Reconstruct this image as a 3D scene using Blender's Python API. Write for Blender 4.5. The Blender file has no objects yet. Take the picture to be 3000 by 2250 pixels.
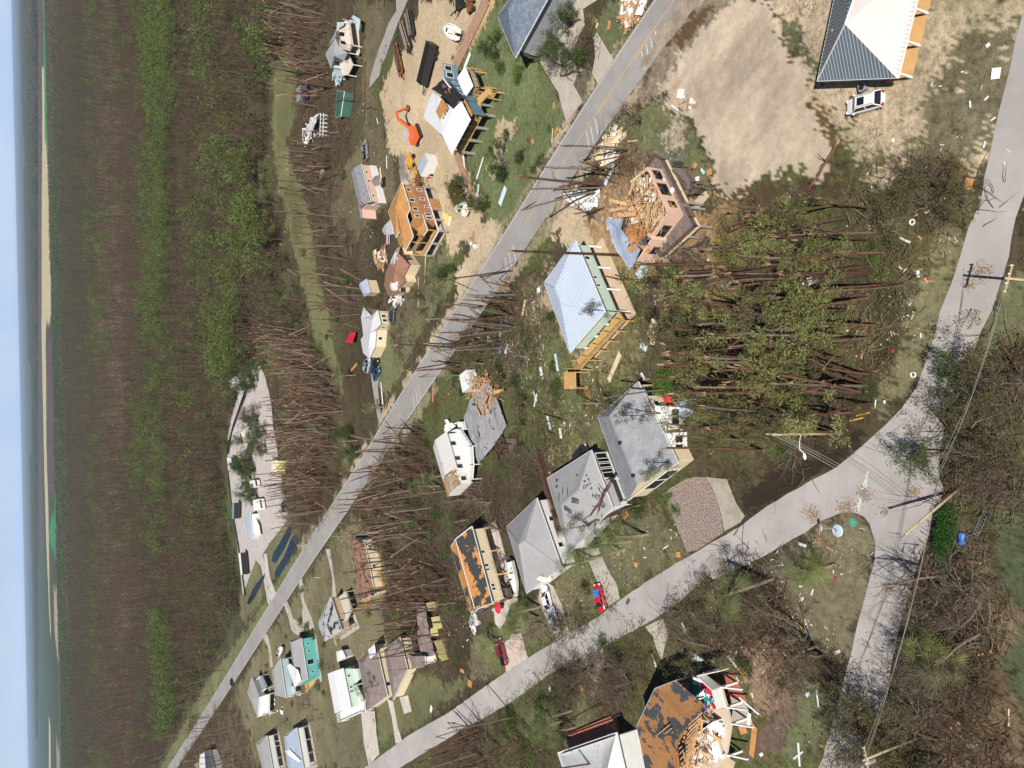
import bpy, bmesh, math, random
import numpy as np
from mathutils import Vector, Matrix, Euler, noise as mnoise
from mathutils.geometry import tessellate_polygon
random.seed(7); rng = np.random.default_rng(7)
SC = bpy.context.scene; COL = SC.collection
# ---------------------------------------------------------------- camera
F=2350.0; CX,CY=1500.0,1125.0; H=80.0          # focal length and centre in pixels of the 3000x2250 photograph, eye height in metres
def _n(v):
    k=math.sqrt(sum(c*c for c in v)); return tuple(c/k for c in v)
def _dot(a,b): return sum(p*q for p,q in zip(a,b))
def _cr(a,b): return (a[1]*b[2]-a[2]*b[1],a[2]*b[0]-a[0]*b[2],a[0]*b[1]-a[1]*b[0])
UP=_n((-1.0,0.0222,-1440/F)); _k=UP[2]
FW=_n((0-_k*UP[0],0-_k*UP[1],1-_k*UP[2])); RT=_cr(FW,UP)
def ray(X,Y):
    d=(X-CX,Y-CY,F); return (_dot(d,RT),_dot(d,FW),_dot(d,UP))
def at(X,Y,z=0.0):
    """a point of the place, from where it is seen in the photograph and its height above the ground"""
    d=ray(X,Y); t=(z-H)/d[2]; return Vector((d[0]*t,d[1]*t,z))
cam=bpy.data.cameras.new('camera'); camo=bpy.data.objects.new('camera',cam); COL.objects.link(camo)
cam.sensor_fit='HORIZONTAL'; cam.sensor_width=36.0; cam.lens=F*36/3000; cam.clip_start=1; cam.clip_end=150000
M=Matrix(((RT[0],-RT[1],-RT[2]),(FW[0],-FW[1],-FW[2]),(UP[0],-UP[1],-UP[2])))
camo.matrix_world=Matrix.Translation((0,0,H)) @ M.to_4x4()
SC.camera=camo
# ---------------------------------------------------------------- light
s=ray(2162,762); SUN_EL=math.atan2(-s[2],math.hypot(s[0],s[1])); AZ=math.atan2(s[0],s[1])   # sunlight travels towards azimuth AZ (from +y to +x)
w=bpy.data.worlds.new('World'); SC.world=w; w.use_nodes=True
nt=w.node_tree; sky=nt.nodes.new('ShaderNodeTexSky'); sky.sky_type='NISHITA'; sky.sun_disc=False
sky.sun_elevation=SUN_EL; sky.sun_rotation=AZ+math.pi; sky.altitude=100; sky.air_density=1.0; sky.dust_density=0.0; sky.ozone_density=2.0
g=nt.nodes.new('ShaderNodeTexCoord'); sp=nt.nodes.new('ShaderNodeSeparateXYZ'); nt.links.new(g.outputs['Generated'],sp.inputs[0])
mr=nt.nodes.new('ShaderNodeMapRange'); mr.inputs['From Min'].default_value=.0; mr.inputs['From Max'].default_value=.09; mr.inputs['To Min'].default_value=1; mr.inputs['To Max'].default_value=0; nt.links.new(sp.outputs[2],mr.inputs['Value'])
cn=nt.nodes.new('ShaderNodeTexNoise'); cn.inputs['Scale'].default_value=9; cn.inputs['Detail'].default_value=4; nt.links.new(g.outputs['Generated'],cn.inputs['Vector'])
cr=nt.nodes.new('ShaderNodeMix'); cr.data_type='RGBA'; cr.inputs[6].default_value=(8.6,11.6,16.8,1); cr.inputs[7].default_value=(10.3,12.6,16.8,1)
cm_=nt.nodes.new('ShaderNodeMapRange'); cm_.inputs['From Min'].default_value=.4; cm_.inputs['From Max'].default_value=.65; nt.links.new(cn.outputs['Fac'],cm_.inputs['Value']); nt.links.new(cm_.outputs[0],cr.inputs[0])
mx=nt.nodes.new('ShaderNodeMix'); mx.data_type='RGBA'; nt.links.new(mr.outputs[0],mx.inputs[0]); nt.links.new(cr.outputs[2],mx.inputs[7]); nt.links.new(sky.outputs[0],mx.inputs[6])
nt.links.new(mx.outputs[2],nt.nodes['Background'].inputs[0]); nt.nodes['Background'].inputs[1].default_value=0.045
sl=bpy.data.lights.new('sun','SUN'); sl.energy=5.0; sl.angle=math.radians(0.5); sl.color=(1.0,0.955,0.88)
so=bpy.data.objects.new('sun',sl); COL.objects.link(so)
so.rotation_euler=Vector((-s[0],-s[1],-s[2])).to_track_quat('Z','Y').to_euler()
SC.view_settings.view_transform='Standard'; SC.view_settings.look='None'; SC.view_settings.gamma=1; SC.view_settings.exposure=0.34
SC.cycles.max_bounces=5; SC.cycles.diffuse_bounces=2; SC.cycles.glossy_bounces=2; SC.cycles.volume_bounces=0; SC.cycles.transparent_max_bounces=6
SC.cycles.use_denoising=True
SC.cycles.use_adaptive_sampling=True; SC.cycles.adaptive_threshold=0.02
# ---------------------------------------------------------------- materials
MATS={}
def mat(name,col,rough=.8,spec=.25,metal=0,noise=None,bump=0,rnd=0,coord='Object',scale=1.0,alpha=None,build=None):
    """principled material; noise=(scale, amount) mottles the base colour, rnd varies value per object"""
    if name in MATS: return MATS[name]
    m=bpy.data.materials.new(name); m.use_nodes=True; nt=m.node_tree; N=nt.nodes; L=nt.links
    b=N['Principled BSDF']; b.inputs['Roughness'].default_value=rough; b.inputs['Specular IOR Level'].default_value=spec; b.inputs['Metallic'].default_value=metal
    b.inputs['Base Color'].default_value=(*col,1)
    tc=N.new('ShaderNodeTexCoord'); src=None
    if noise or bump:
        nz=N.new('ShaderNodeTexNoise'); nz.inputs['Scale'].default_value=(noise[0] if noise else 4); nz.inputs['Detail'].default_value=6; nz.inputs['Roughness'].default_value=.65
        L.new(tc.outputs[coord],nz.inputs['Vector'])
    if noise:
        mr=N.new('ShaderNodeMapRange'); mr.inputs['From Min'].default_value=.3; mr.inputs['From Max'].default_value=.7
        mr.inputs['To Min'].default_value=1-noise[1]; mr.inputs['To Max'].default_value=1+noise[1]*.7
        L.new(nz.outputs['Fac'],mr.inputs['Value'])
        hs=N.new('ShaderNodeHueSaturation'); hs.inputs['Color'].default_value=(*col,1); L.new(mr.outputs[0],hs.inputs['Value']); src=hs
    if rnd:
        oi=N.new('ShaderNodeObjectInfo'); m2=N.new('ShaderNodeMapRange'); m2.inputs['To Min'].default_value=1-rnd; m2.inputs['To Max'].default_value=1+rnd
        L.new(oi.outputs['Random'],m2.inputs['Value']); h2=N.new('ShaderNodeHueSaturation'); L.new(m2.outputs[0],h2.inputs['Value'])
        if src: L.new(src.outputs[0],h2.inputs['Color'])
        else: h2.inputs['Color'].default_value=(*col,1)
        src=h2
    if src: L.new(src.outputs[0],b.inputs['Base Color'])
    if bump:
        bp=N.new('ShaderNodeBump'); bp.inputs['Strength'].default_value=bump; bp.inputs['Distance'].default_value=.05; L.new(nz.outputs['Fac'],bp.inputs['Height']); L.new(bp.outputs[0],b.inputs['Normal'])
    if build: build(m,N,L,b,tc,src)
    MATS[name]=m; return m
def two(name,c1,c2,scale=3,lo=.45,hi=.55,rough=.8,detail=8,stretch=(1,1,1),spec=.2,rnd=0,bump=0,fine=(.7,1.25)):
    """two real colours broken up in patches by noise (worn paint, torn shingles, litter on ground)"""
    if name in MATS: return MATS[name]
    def bd(m,N,L,b,tc,src):
        mp=N.new('ShaderNodeMapping'); mp.inputs['Scale'].default_value=stretch; L.new(tc.outputs['Object'],mp.inputs['Vector'])
        nz=N.new('ShaderNodeTexNoise'); nz.inputs['Scale'].default_value=scale; nz.inputs['Detail'].default_value=detail; nz.inputs['Roughness'].default_value=.6
        L.new(mp.outputs[0],nz.inputs['Vector'])
        mr=N.new('ShaderNodeMapRange'); mr.inputs['From Min'].default_value=lo; mr.inputs['From Max'].default_value=hi; L.new(nz.outputs['Fac'],mr.inputs['Value'])
        mx=N.new('ShaderNodeMix'); mx.data_type='RGBA'; mx.inputs[6].default_value=(*c1,1); mx.inputs[7].default_value=(*c2,1)
        L.new(mr.outputs[0],mx.inputs[0])
        n2=N.new('ShaderNodeTexNoise'); n2.inputs['Scale'].default_value=scale*6; n2.inputs['Detail'].default_value=4; L.new(tc.outputs['Object'],n2.inputs['Vector'])
        m3=N.new('ShaderNodeMapRange'); m3.inputs['From Min'].default_value=.25; m3.inputs['From Max'].default_value=.75; m3.inputs['To Min'].default_value=fine[0]; m3.inputs['To Max'].default_value=fine[1]; L.new(n2.outputs['Fac'],m3.inputs['Value'])
        hs=N.new('ShaderNodeHueSaturation'); L.new(mx.outputs[2],hs.inputs['Color']); L.new(m3.outputs[0],hs.inputs['Value'])
        if rnd:
            oi=N.new('ShaderNodeObjectInfo'); m2=N.new('ShaderNodeMapRange'); m2.inputs['To Min'].default_value=1-rnd; m2.inputs['To Max'].default_value=1+rnd
            L.new(oi.outputs['Random'],m2.inputs['Value']); h2=N.new('ShaderNodeHueSaturation'); L.new(m2.outputs[0],h2.inputs['Value']); L.new(hs.outputs[0],h2.inputs['Color']); hs=h2
        L.new(hs.outputs[0],b.inputs['Base Color'])
        if bump:
            bp=N.new('ShaderNodeBump'); bp.inputs['Strength'].default_value=bump; bp.inputs['Distance'].default_value=.1; L.new(n2.outputs['Fac'],bp.inputs['Height']); L.new(bp.outputs[0],b.inputs['Normal'])
    return mat(name,c1,rough,spec,build=bd)
def metal_roof(name,col,pitch=.6,axis=0,rough=.45,metal=.0):
    """standing-seam / ribbed sheet metal: ribs as bump and thin lines, running along the slope"""
    if name in MATS: return MATS[name]
    def bd(m,N,L,b,tc,src):
        sx=N.new('ShaderNodeSeparateXYZ'); L.new(tc.outputs['Object'],sx.inputs[0])
        ms=N.new('ShaderNodeMath'); ms.operation='MULTIPLY'; ms.inputs[1].default_value=1/pitch; L.new(sx.outputs[axis],ms.inputs[0])
        fr=N.new('ShaderNodeMath'); fr.operation='FRACT'; L.new(ms.outputs[0],fr.inputs[0])
        lt=N.new('ShaderNodeMath'); lt.operation='LESS_THAN'; lt.inputs[1].default_value=.22; L.new(fr.outputs[0],lt.inputs[0])
        nz=N.new('ShaderNodeTexNoise'); nz.inputs['Scale'].default_value=.6; nz.inputs['Detail'].default_value=7; L.new(tc.outputs['Object'],nz.inputs['Vector'])
        mr=N.new('ShaderNodeMapRange'); mr.inputs['From Min'].default_value=.3; mr.inputs['From Max'].default_value=.7; mr.inputs['To Min'].default_value=.88; mr.inputs['To Max'].default_value=1.08; L.new(nz.outputs['Fac'],mr.inputs['Value'])
        ml=N.new('ShaderNodeMath'); ml.operation='MULTIPLY_ADD'; ml.inputs[1].default_value=.18; L.new(lt.outputs[0],ml.inputs[0]); L.new(mr.outputs[0],ml.inputs[2])
        hs=N.new('ShaderNodeHueSaturation'); hs.inputs['Color'].default_value=(*col,1); L.new(ml.outputs[0],hs.inputs['Value']); L.new(hs.outputs[0],b.inputs['Base Color'])
        bp=N.new('ShaderNodeBump'); bp.inputs['Strength'].default_value=.6; bp.inputs['Distance'].default_value=.04; L.new(lt.outputs[0],bp.inputs['Height']); L.new(bp.outputs[0],b.inputs['Normal'])
    return mat(name,col,rough,.5,metal,build=bd)
# ---------------------------------------------------------------- mesh building
class MB:
    def __init__(s): s.v=[]; s.f=[]; s.mi=[]; s.cur=0
    def add(s,vs,fs):
        o=len(s.v); s.v+= [tuple(p) for p in vs]; s.f+=[tuple(o+i for i in f) for f in fs]; s.mi+=[s.cur]*len(fs); return s
    def box(s,x0,x1,y0,y1,z0,z1,M=None):
        vs=[Vector(p) for p in ((x0,y0,z0),(x1,y0,z0),(x1,y1,z0),(x0,y1,z0),(x0,y0,z1),(x1,y0,z1),(x1,y1,z1),(x0,y1,z1))]
        if M is not None: vs=[M@p for p in vs]
        return s.add(vs,[(0,3,2,1),(4,5,6,7),(0,1,5,4),(1,2,6,5),(2,3,7,6),(3,0,4,7)])
    def bar(s,a,b,w=.1,h=None,up=(0,0,1)):
        a=Vector(a); b=Vector(b); d=b-a
        if d.length<1e-5: return s
        h=h or w; z=Vector(up); x=d.normalized()
        if abs(x.dot(z))>.99: z=Vector((1,0,0))
        y=z.cross(x).normalized(); z=x.cross(y)
        vs=[]
        for p in (a,b):
            for i,j in ((-1,-1),(1,-1),(1,1),(-1,1)): vs.append(p+y*i*w/2+z*j*h/2)
        return s.add(vs,[(0,1,2,3),(7,6,5,4),(0,4,5,1),(1,5,6,2),(2,6,7,3),(3,7,4,0)])
    def tube(s,pts,rs,n=6,cap=True):
        pts=[Vector(p) for p in pts]; o=len(s.v); vs=[]
        if not hasattr(rs,'__len__'): rs=[rs]*len(pts)
        for i,p in enumerate(pts):
            d=(pts[min(i+1,len(pts)-1)]-pts[max(i-1,0)]).normalized()
            a=d.orthogonal().normalized() if i==0 else (a-d*a.dot(d)).normalized()
            b=d.cross(a)
            for k in range(n):
                t=2*math.pi*k/n; vs.append(p+(a*math.cos(t)+b*math.sin(t))*rs[i])
        fs=[(i*n+k,i*n+(k+1)%n,(i+1)*n+(k+1)%n,(i+1)*n+k) for i in range(len(pts)-1) for k in range(n)]
        if cap: fs+=[tuple(range(n))[::-1],tuple((len(pts)-1)*n+k for k in range(n))]
        return s.add(vs,fs)
    def quad(s,*p): return s.add(p,[tuple(range(len(p)))])
    def slab(s,pts,t=.15):
        """a polygon (any orientation) given thickness t downwards"""
        n=len(pts); lo=[Vector(p)-Vector((0,0,t)) for p in pts]
        return s.add([Vector(p) for p in pts]+lo,[tuple(range(n)),tuple(range(n,2*n))[::-1]]+[(i,n+i,n+(i+1)%n,(i+1)%n) for i in range(n)])
    def mesh(s,name,mats,smooth=False):
        me=bpy.data.meshes.new(name); me.from_pydata(s.v,[],s.f)
        for m in (mats if isinstance(mats,(list,tuple)) else [mats]): me.materials.append(m)
        if any(s.mi): me.polygons.foreach_set('material_index',s.mi)
        bm=bmesh.new(); bm.from_mesh(me); bmesh.ops.recalc_face_normals(bm,faces=bm.faces); bm.to_mesh(me); bm.free()
        if smooth: me.polygons.foreach_set('use_smooth',[True]*len(me.polygons))
        me.update(); return me
    def build(s,name,mats,parent=None,smooth=False,loc=None):
        o=bpy.data.objects.new(name,s.mesh(name,mats,smooth)); COL.objects.link(o)
        if parent is not None: o.parent=parent
        if loc is not None: o.location=loc
        return o
def tag(o,label=None,cat=None,group=None,kind=None):
    if label: o['label']=label
    if cat: o['category']=cat
    if group: o['group']=group
    if kind: o['kind']=kind
    return o
def thing(name,label,cat,loc=(0,0,0),rz=0,group=None):
    o=bpy.data.objects.new(name,None); COL.objects.link(o); o.location=loc; o.rotation_euler=(0,0,rz); o.empty_display_size=.3
    return tag(o,label,cat,group)
KIDS={}
def children(o):
    return [c for c in COL.objects if c.parent==o]
def proto_tree(o): return (o,[(c,[g for g in children(c)]) for c in children(o)])
def dup(pt,loc,rz=0,scale=1,label=None,group=None,rot=None):
    o,ch=pt; r=o.copy(); COL.objects.link(r); r.location=loc; r.rotation_euler=rot if rot else (0,0,rz); r.scale=(scale,)*3 if not hasattr(scale,'__len__') else scale
    if label: r['label']=label
    if group: r['group']=group
    for c,gs in ch:
        d=c.copy(); COL.objects.link(d); d.parent=r
        for g in gs:
            e=g.copy(); COL.objects.link(e); e.parent=d
    return r
def big_mesh(name,verts,faces,mats,fmat=None):
    """fast mesh from numpy arrays; faces is (n,k)"""
    me=bpy.data.meshes.new(name); nf,k=faces.shape
    me.vertices.add(len(verts)); me.vertices.foreach_set('co',np.asarray(verts,np.float32).ravel())
    me.loops.add(nf*k); me.loops.foreach_set('vertex_index',faces.astype(np.int32).ravel())
    me.polygons.add(nf); me.polygons.foreach_set('loop_start',np.arange(0,nf*k,k,dtype=np.int32)); me.polygons.foreach_set('loop_total',np.full(nf,k,np.int32))
    for m in mats: me.materials.append(m)
    if fmat is not None: me.polygons.foreach_set('material_index',fmat.astype(np.int32))
    me.update(calc_edges=True); return me
def inpoly(px,py,poly):
    r=np.zeros(px.shape,bool); n=len(poly); j=n-1
    for i in range(n):
        xi,yi=poly[i]; xj,yj=poly[j]
        if yi!=yj: r^=((yi>py)!=(yj>py))&(px<(xj-xi)*(py-yi)/(yj-yi)+xi)
        j=i
    return r
def wpoly(pts): return [tuple(at(X,Y)[:2]) for X,Y in pts]
def T(ox,oy,pts,k=750/1659):
    """read-off points of an enlarged tile back to photograph pixels"""
    return [(ox+x*k,oy+y*k) for x,y in pts]
# ---------------------------------------------------------------- ground
def vnoise(x,y,sc,seed=0):
    """smooth value noise, numpy"""
    x=x/sc+seed*17.3; y=y/sc+seed*9.1; xi=np.floor(x).astype(np.int64); yi=np.floor(y).astype(np.int64); fx=x-xi; fy=y-yi
    fx=fx*fx*(3-2*fx); fy=fy*fy*(3-2*fy)
    def h(a,b):
        n=(a*374761393+b*668265263+seed*1442695)&0x7fffffff; n=((n^(n>>13))*1274126177)&0x7fffffff; return ((n^(n>>16))&0xffff)/65535.0
    return (h(xi,yi)*(1-fx)+h(xi+1,yi)*fx)*(1-fy)+(h(xi,yi+1)*(1-fx)+h(xi+1,yi+1)*fx)*fy
def fbm(x,y,sc,seed=0,o=4): return sum(vnoise(x,y,sc/2**i,seed+i)*.5**i for i in range(o))/sum(.5**i for i in range(o))
ys=[8.0]
while ys[-1]<90000: ys.append(ys[-1]+max(.42,(ys[-1]/230 if ys[-1]>230 else .42)))
ys=np.array(ys); NC=520; sx=np.linspace(-1,1,NC)
W=.56*np.sqrt(ys**2+80**2)+25
GX=(W[:,None]*sx[None,:]); GY=np.repeat(ys[:,None],NC,1)
# colours a bare surface of the place has
C_UNDER=(.068,.054,.032); C_GRASS=(.125,.13,.05); C_BGRASS=(.14,.18,.045); C_SAND=(.43,.335,.22); C_PSAND=(.44,.36,.27); C_MUD=(.05,.037,.02)
C_DRY=(.24,.185,.11); C_BROWN=(.17,.11,.06); C_CONC=(.5,.45,.38); C_FIELD=(.42,.37,.22); C_MARSH=(.045,.2,.09); C_FOREST=(.06,.055,.032); C_DIRTB=(.11,.085,.075)
col=np.zeros(GX.shape+(3,)); tex=np.ones(GX.shape)
col[:]=C_UNDER
far=1/(1+np.exp(-(GY-700)/200))
band=fbm(GX*.5,GY,900,3); 
col[:]=col*(1-far[...,None])+np.array(C_FOREST)*far[...,None]
fb=np.clip((fbm(GX*.25,GY,1500,5)-.42)*5,0,1)[...,None]*np.clip((GY-2500)/2000,0,1)[...,None]
col[:]=col*(1-fb)+np.array((.05,.085,.05))*fb
def paint(pts,c,warp=1.2,soft=None,tx=1.0,thr=None,px=True,amt=1.0):
    P=wpoly(pts) if px else pts
    xs=[p[0] for p in P]; yy=[p[1] for p in P]; m=6
    r0=max(np.searchsorted(ys,min(yy)-m)-1,0); r1=min(np.searchsorted(ys,max(yy)+m)+1,len(ys))
    gx=GX[r0:r1]; gy=GY[r0:r1]; dx=(fbm(gx,gy,warp*5,11)-.5)*warp*4+(fbm(gx,gy,warp*1.1,13)-.5)*warp*3.2+rng.normal(0,.35*warp,gx.shape); dy=(fbm(gx,gy,warp*5,23)-.5)*warp*4+(fbm(gx,gy,warp*1.1,29)-.5)*warp*3.2+rng.normal(0,.35*warp,gx.shape)
    k=inpoly(gx+dx,gy+dy,P).astype(float)
    if thr is not None: k*=np.clip((fbm(gx,gy,thr[0],31,5)-thr[1])*12,0,1)
    k*=amt
    col[r0:r1]=col[r0:r1]*(1-k[...,None])+np.array(c)*k[...,None]
    tex[r0:r1]=tex[r0:r1]*(1-k)+tx*k
# grassy tracts
G=lambda ox,oy,p:T(ox,oy,p)
# meadow strip in front of the wood
paint([(800,210),(850,180),(862,230),(872,270),(868,330),(840,400),(850,470),(880,530),(905,600),(915,700),(930,800),(965,900),(975,1000),(1000,1100),(1010,1250),(1020,1400),(960,1400),(975,1250),(965,1150),(940,1050),(910,930),(880,800),(850,700),(830,600),(805,500),(795,380),(800,300)],C_BGRASS,1.5,tx=.6)
paint([(1030,0),(1140,0),(1180,20),(1120,170),(1080,260),(1105,300),(1130,400),(1150,500),(1150,580),(1100,640),(1050,700),(980,690),(960,600),(985,500),(1060,420),(1060,300),(1070,100)],C_GRASS,1.8,tx=.7)
paint([(1380,0),(1500,0),(1480,100),(1500,170),(1570,170),(1640,300),(1660,360),(1560,560),(1500,690),(1440,680),(1410,600),(1370,470),(1360,430),(1380,200),(1350,190),(1420,60)],(.12,.19,.05),1.2,tx=.7)
paint([(1740,60),(1800,0),(1925,0),(1860,110),(1795,175),(1755,150),(1710,60)],(.12,.18,.05),1,tx=.7)
paint([(1690,170),(1720,200),(1750,240),(1710,300),(1690,250)],(.14,.15,.07),1,tx=.8)
paint([(1780,380),(1960,300),(2010,345),(2060,420),(2090,520),(2080,600),(1960,520),(1900,460),(1810,480),(1760,500)],(.13,.17,.05),1.5,tx=.8)
paint([(1150,900),(1260,760),(1330,700),(1340,820),(1280,900),(1230,1000),(1150,1120),(1130,1180),(1110,1130),(1120,1000)],(.135,.18,.055),1.2,tx=.7)
paint([(1200,690),(1240,700),(1250,850),(1170,1000),(1140,1000),(1170,850)],C_GRASS,1,tx=.7)
# verges of the main road far end
paint([(470,2250),(610,1990),(740,1820),(830,1670),(880,1600),(930,1510),(960,1500),(640,2030),(510,2250)],(.15,.2,.06),1,tx=.6)
paint([(1035,1500),(1060,1540),(1120,1600),(1130,1700),(1130,1850),(1160,1900),(1120,2000),(1090,2100),(1080,2250),(560,2250),(640,2130),(760,1900),(900,1700)],(.16,.175,.065),1.5,tx=.7)
paint([(930,2050),(1060,2080),(1080,2250),(920,2250)],(.14,.16,.06),1.5,tx=.6)
paint([(1100,2080),(1180,2000),(1210,1980),(1330,2000),(1380,1980),(1350,2030),(1210,2130),(1110,2180)],(.13,.165,.05),1.2,tx=.7)
paint([(750,1600),(770,1500),(860,1500),(880,1560),(800,1700),(720,1830),(700,1800),(710,1700)],(.14,.17,.06),1.2,tx=.8)
# lots along the lower street
paint([(1380,1880),(1480,1800),(1500,1930),(1400,2000),(1370,1990)],(.16,.165,.065),1.2)
paint([(1530,1810),(1620,1700),(1720,1640),(1760,1770),(1660,1840),(1560,1910),(1520,1880)],(.15,.17,.06),1,tx=.8)
paint([(1730,1660),(1790,1560),(1850,1500),(1960,1470),(2000,1600),(2020,1620),(1880,1700),(1815,1745),(1790,1700)],(.14,.165,.055),1.2,tx=.85)
paint([(1600,1340),(1700,1180),(1780,1200),(1760,1320),(1680,1370)],(.2,.165,.1),1.5)
paint([(1500,830),(1640,830),(1720,1040),(1760,1180),(1740,1300),(1620,1330),(1560,1200),(1500,1050)],(.13,.14,.05),2.2)
paint([(1600,780),(1640,800),(1700,980),(1700,1060),(1640,960),(1580,860)],(.34,.27,.19),1.2)
# lawn along curving road
paint([(2700,640),(2860,640),(2840,760),(2770,900),(2720,1070),(2640,1190),(2560,1230),(2570,1150),(2620,1050),(2660,900),(2690,760)],(.165,.19,.065),1.4,tx=.7)
paint([(2920,850),(3010,800),(3010,980),(2890,1040),(2880,950)],(.13,.18,.055),1,tx=.7)
paint([(2250,1640),(2380,1560),(2470,1510),(2520,1510),(2560,1580),(2550,1700),(2520,1820),(2480,1950),(2430,1900),(2200,1850),(2150,1760)],(.155,.165,.07),1.2,tx=.75)
paint([(2350,2000),(2430,2010),(2420,2140),(2380,2250),(2300,2250),(2330,2120)],(.13,.185,.055),1.2,tx=.6)
paint([(2250,2050),(2340,2010),(2330,2130),(2310,2250),(2180,2250),(2240,2150)],(.15,.105,.08),1.2,tx=.8)
paint([(2210,1830),(2300,1930),(2290,2080),(2200,2090),(2170,1980)],(.24,.16,.11),1.2,tx=.8)
paint([(1680,2120),(1700,2000),(1740,2100),(1720,2190),(1650,2200)],(.15,.16,.06),1)
paint([(2910,1690),(3010,1650),(3010,2150),(2930,1980),(2900,1830)],(.09,.15,.05),1.4,tx=.6)
paint([(2950,1480),(3010,1400),(3010,1700),(2930,1660)],(.09,.15,.05),1.4,tx=.6)
paint([(2880,1600),(2930,1700),(2930,1900),(3010,2150),(3010,2250),(2700,2250),(2700,2100),(2900,2050),(2880,1800)],(.16,.115,.07),1.6,tx=.9)
# dry yard under the metal roofed house (top right)
paint([(2250,-60),(3010,-60),(3010,60),(2950,250),(2870,560),(2830,640),(2600,620),(2500,420),(2400,330),(2350,150),(2260,60)],(.40,.315,.22),1.6)
paint([(2740,100),(2960,-20),(3000,-20),(2960,300),(2880,560),(2840,700),(2640,700),(2600,560),(2720,420)],(.14,.15,.06),2.2,tx=1)
paint([(2250,40),(2310,60),(2380,180),(2400,260),(2370,240),(2300,130)],(.11,.14,.05),1)
paint([(2620,400),(2760,330),(2700,470),(2500,470)],(.15,.16,.06),2,thr=(3,.45))
# construction sand
paint(T(750,0,[(1060,0),(1040,80),(980,170),(990,300),(890,340),(870,450),(800,600),(820,700),(850,830),(870,960),(940,1010),(960,1170),(1100,1200),(1180,1300),(1230,1500),(1240,1659),(1659,1400),(1500,1520),(1440,1310),(1340,1010),(1280,1000),(1280,400),(1400,150),(1520,0)]),C_SAND,1.0,tx=.45)
paint(T(750,0,[(1280,380),(1500,0),(1560,0),(1400,300),(1280,420)]),(.45,.3,.16),.6,tx=.5)
paint(T(750,0,[(910,1010),(960,990),(1000,1200),(940,1180)]),(.2,.17,.16),.7)
paint(T(750,0,[(1570,760),(1659,790),(1659,900),(1540,1160),(1500,1100),(1560,900)]),C_SAND,.8,tx=.5)
paint([(1385,720),(1440,640),(1500,700),(1440,790),(1400,860),(1340,870),(1330,830),(1360,760)],(.45,.36,.25),.6,tx=.5)
# big sandy lot
LOT=[(2133,18),(2079,59),(2020,145),(1961,199),(1939,253),(1970,307),(2011,335),(2042,389),(2088,452),(2101,520),(2133,570),(2160,601),(2178,533),(2250,500),(2400,510),(2444,420),(2386,289),(2336,194),(2277,90),(2240,-30),(2150,-30)]
paint([(1960,-30),(2240,-30),(2200,60),(2100,90),(2020,180),(1960,240),(1900,300),(1850,290),(1800,350),(1770,390),(1900,170),(2040,0)],(.2,.165,.12),1.2,tx=.9)
paint(LOT,C_PSAND,.8,tx=.3)
paint(T(1500,0,[(1180,30),(1290,0),(1330,60),(1200,160),(1120,270),(1080,330),(1020,300),(1100,160)]),(.1,.065,.03),.9,tx=.3)
paint(T(1500,0,[(900,440),(920,470),(830,590),(740,640),(780,560)]),(.1,.065,.03),.6,tx=.3)
paint([(2110,610),(2165,600),(2250,540),(2400,545),(2450,470),(2510,500),(2500,560),(2350,600),(2200,700),(2150,700)],(.07,.05,.03),1.0,tx=.5)
paint([(2375,285),(2390,290),(2420,360),(2455,420),(2440,440),(2400,350)],(.12,.075,.035),.5,tx=.5)
# muddy floor of the wood nearest the camera and its ditch
paint([(1960,560),(2100,640),(2150,700),(2500,560),(2640,560),(2750,640),(2720,900),(2630,1080),(2540,1200),(2400,1330),(2200,1430),(2060,1330),(1960,1100),(1900,800)],(.085,.075,.035),3)
paint([(2000,620),(2120,600),(2150,640),(2130,800),(2050,870),(1960,800)],(.27,.16,.085),2.0)
paint([(2100,600),(2500,560),(2550,800),(2400,1000),(2200,900),(2150,700)],(.065,.055,.03),2,thr=(8,.5))
paint([(2150,1450),(2250,1400),(2400,1340),(2520,1240),(2560,1260),(2440,1370),(2330,1430),(2200,1500),(2160,1490)],(.035,.035,.018),.8,tx=.25)
paint([(2570,930),(2620,900),(2640,1000),(2560,1150),(2500,1180),(2530,1050)],(.05,.045,.022),1.2,tx=.4)
# around the wrecked pink house and road side
paint([(1830,430),(1900,460),(1860,560),(1780,680),(1740,700),(1760,560)],(.22,.15,.09),1.5)
paint([(1600,600),(1680,560),(1720,640),(1800,700),(1780,790),(1680,760),(1640,700),(1600,700)],(.42,.33,.22),1.2,tx=.6)
paint([(1700,640),(2110,640),(2090,780),(2000,850),(1850,820),(1760,800)],(.26,.165,.09),1.5)
paint([(1950,340),(2010,380),(2030,430),(1960,420)],(.36,.3,.22),1)
paint([(1920,430),(2000,440),(2010,480),(1930,510)],(.13,.12,.12),1)
paint([(1740,900),(1860,880),(1880,1050),(1800,1120),(1740,1080),(1720,1000)],(.28,.2,.12),2)
for E_ in ([(1927,-60),(1860,80),(1798,167),(1744,253),(1636,418),(1590,493),(1500,643),(1442,740),(1376,847),(1295,970),(1211,1098),(1121,1238),(1048,1365),(967,1490),(886,1608)],):
    paint([(x-1,y) for x,y in E_]+[(x-15,y-9) for x,y in reversed(E_)],(.36,.29,.2),.5,thr=(5,.42)); 
E_=[(2035,0),(1975,80),(1905,185),(1850,275),(1740,430),(1694,500),(1600,640),(1527,745),(1480,812),(1400,925),(1300,1065),(1202,1216),(1139,1316),(1080,1400),(1030,1478)]
paint([(x,y) for x,y in E_]+[(x+26,y+16) for x,y in reversed(E_)],(.34,.27,.19),.6,thr=(5,.45))
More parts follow.
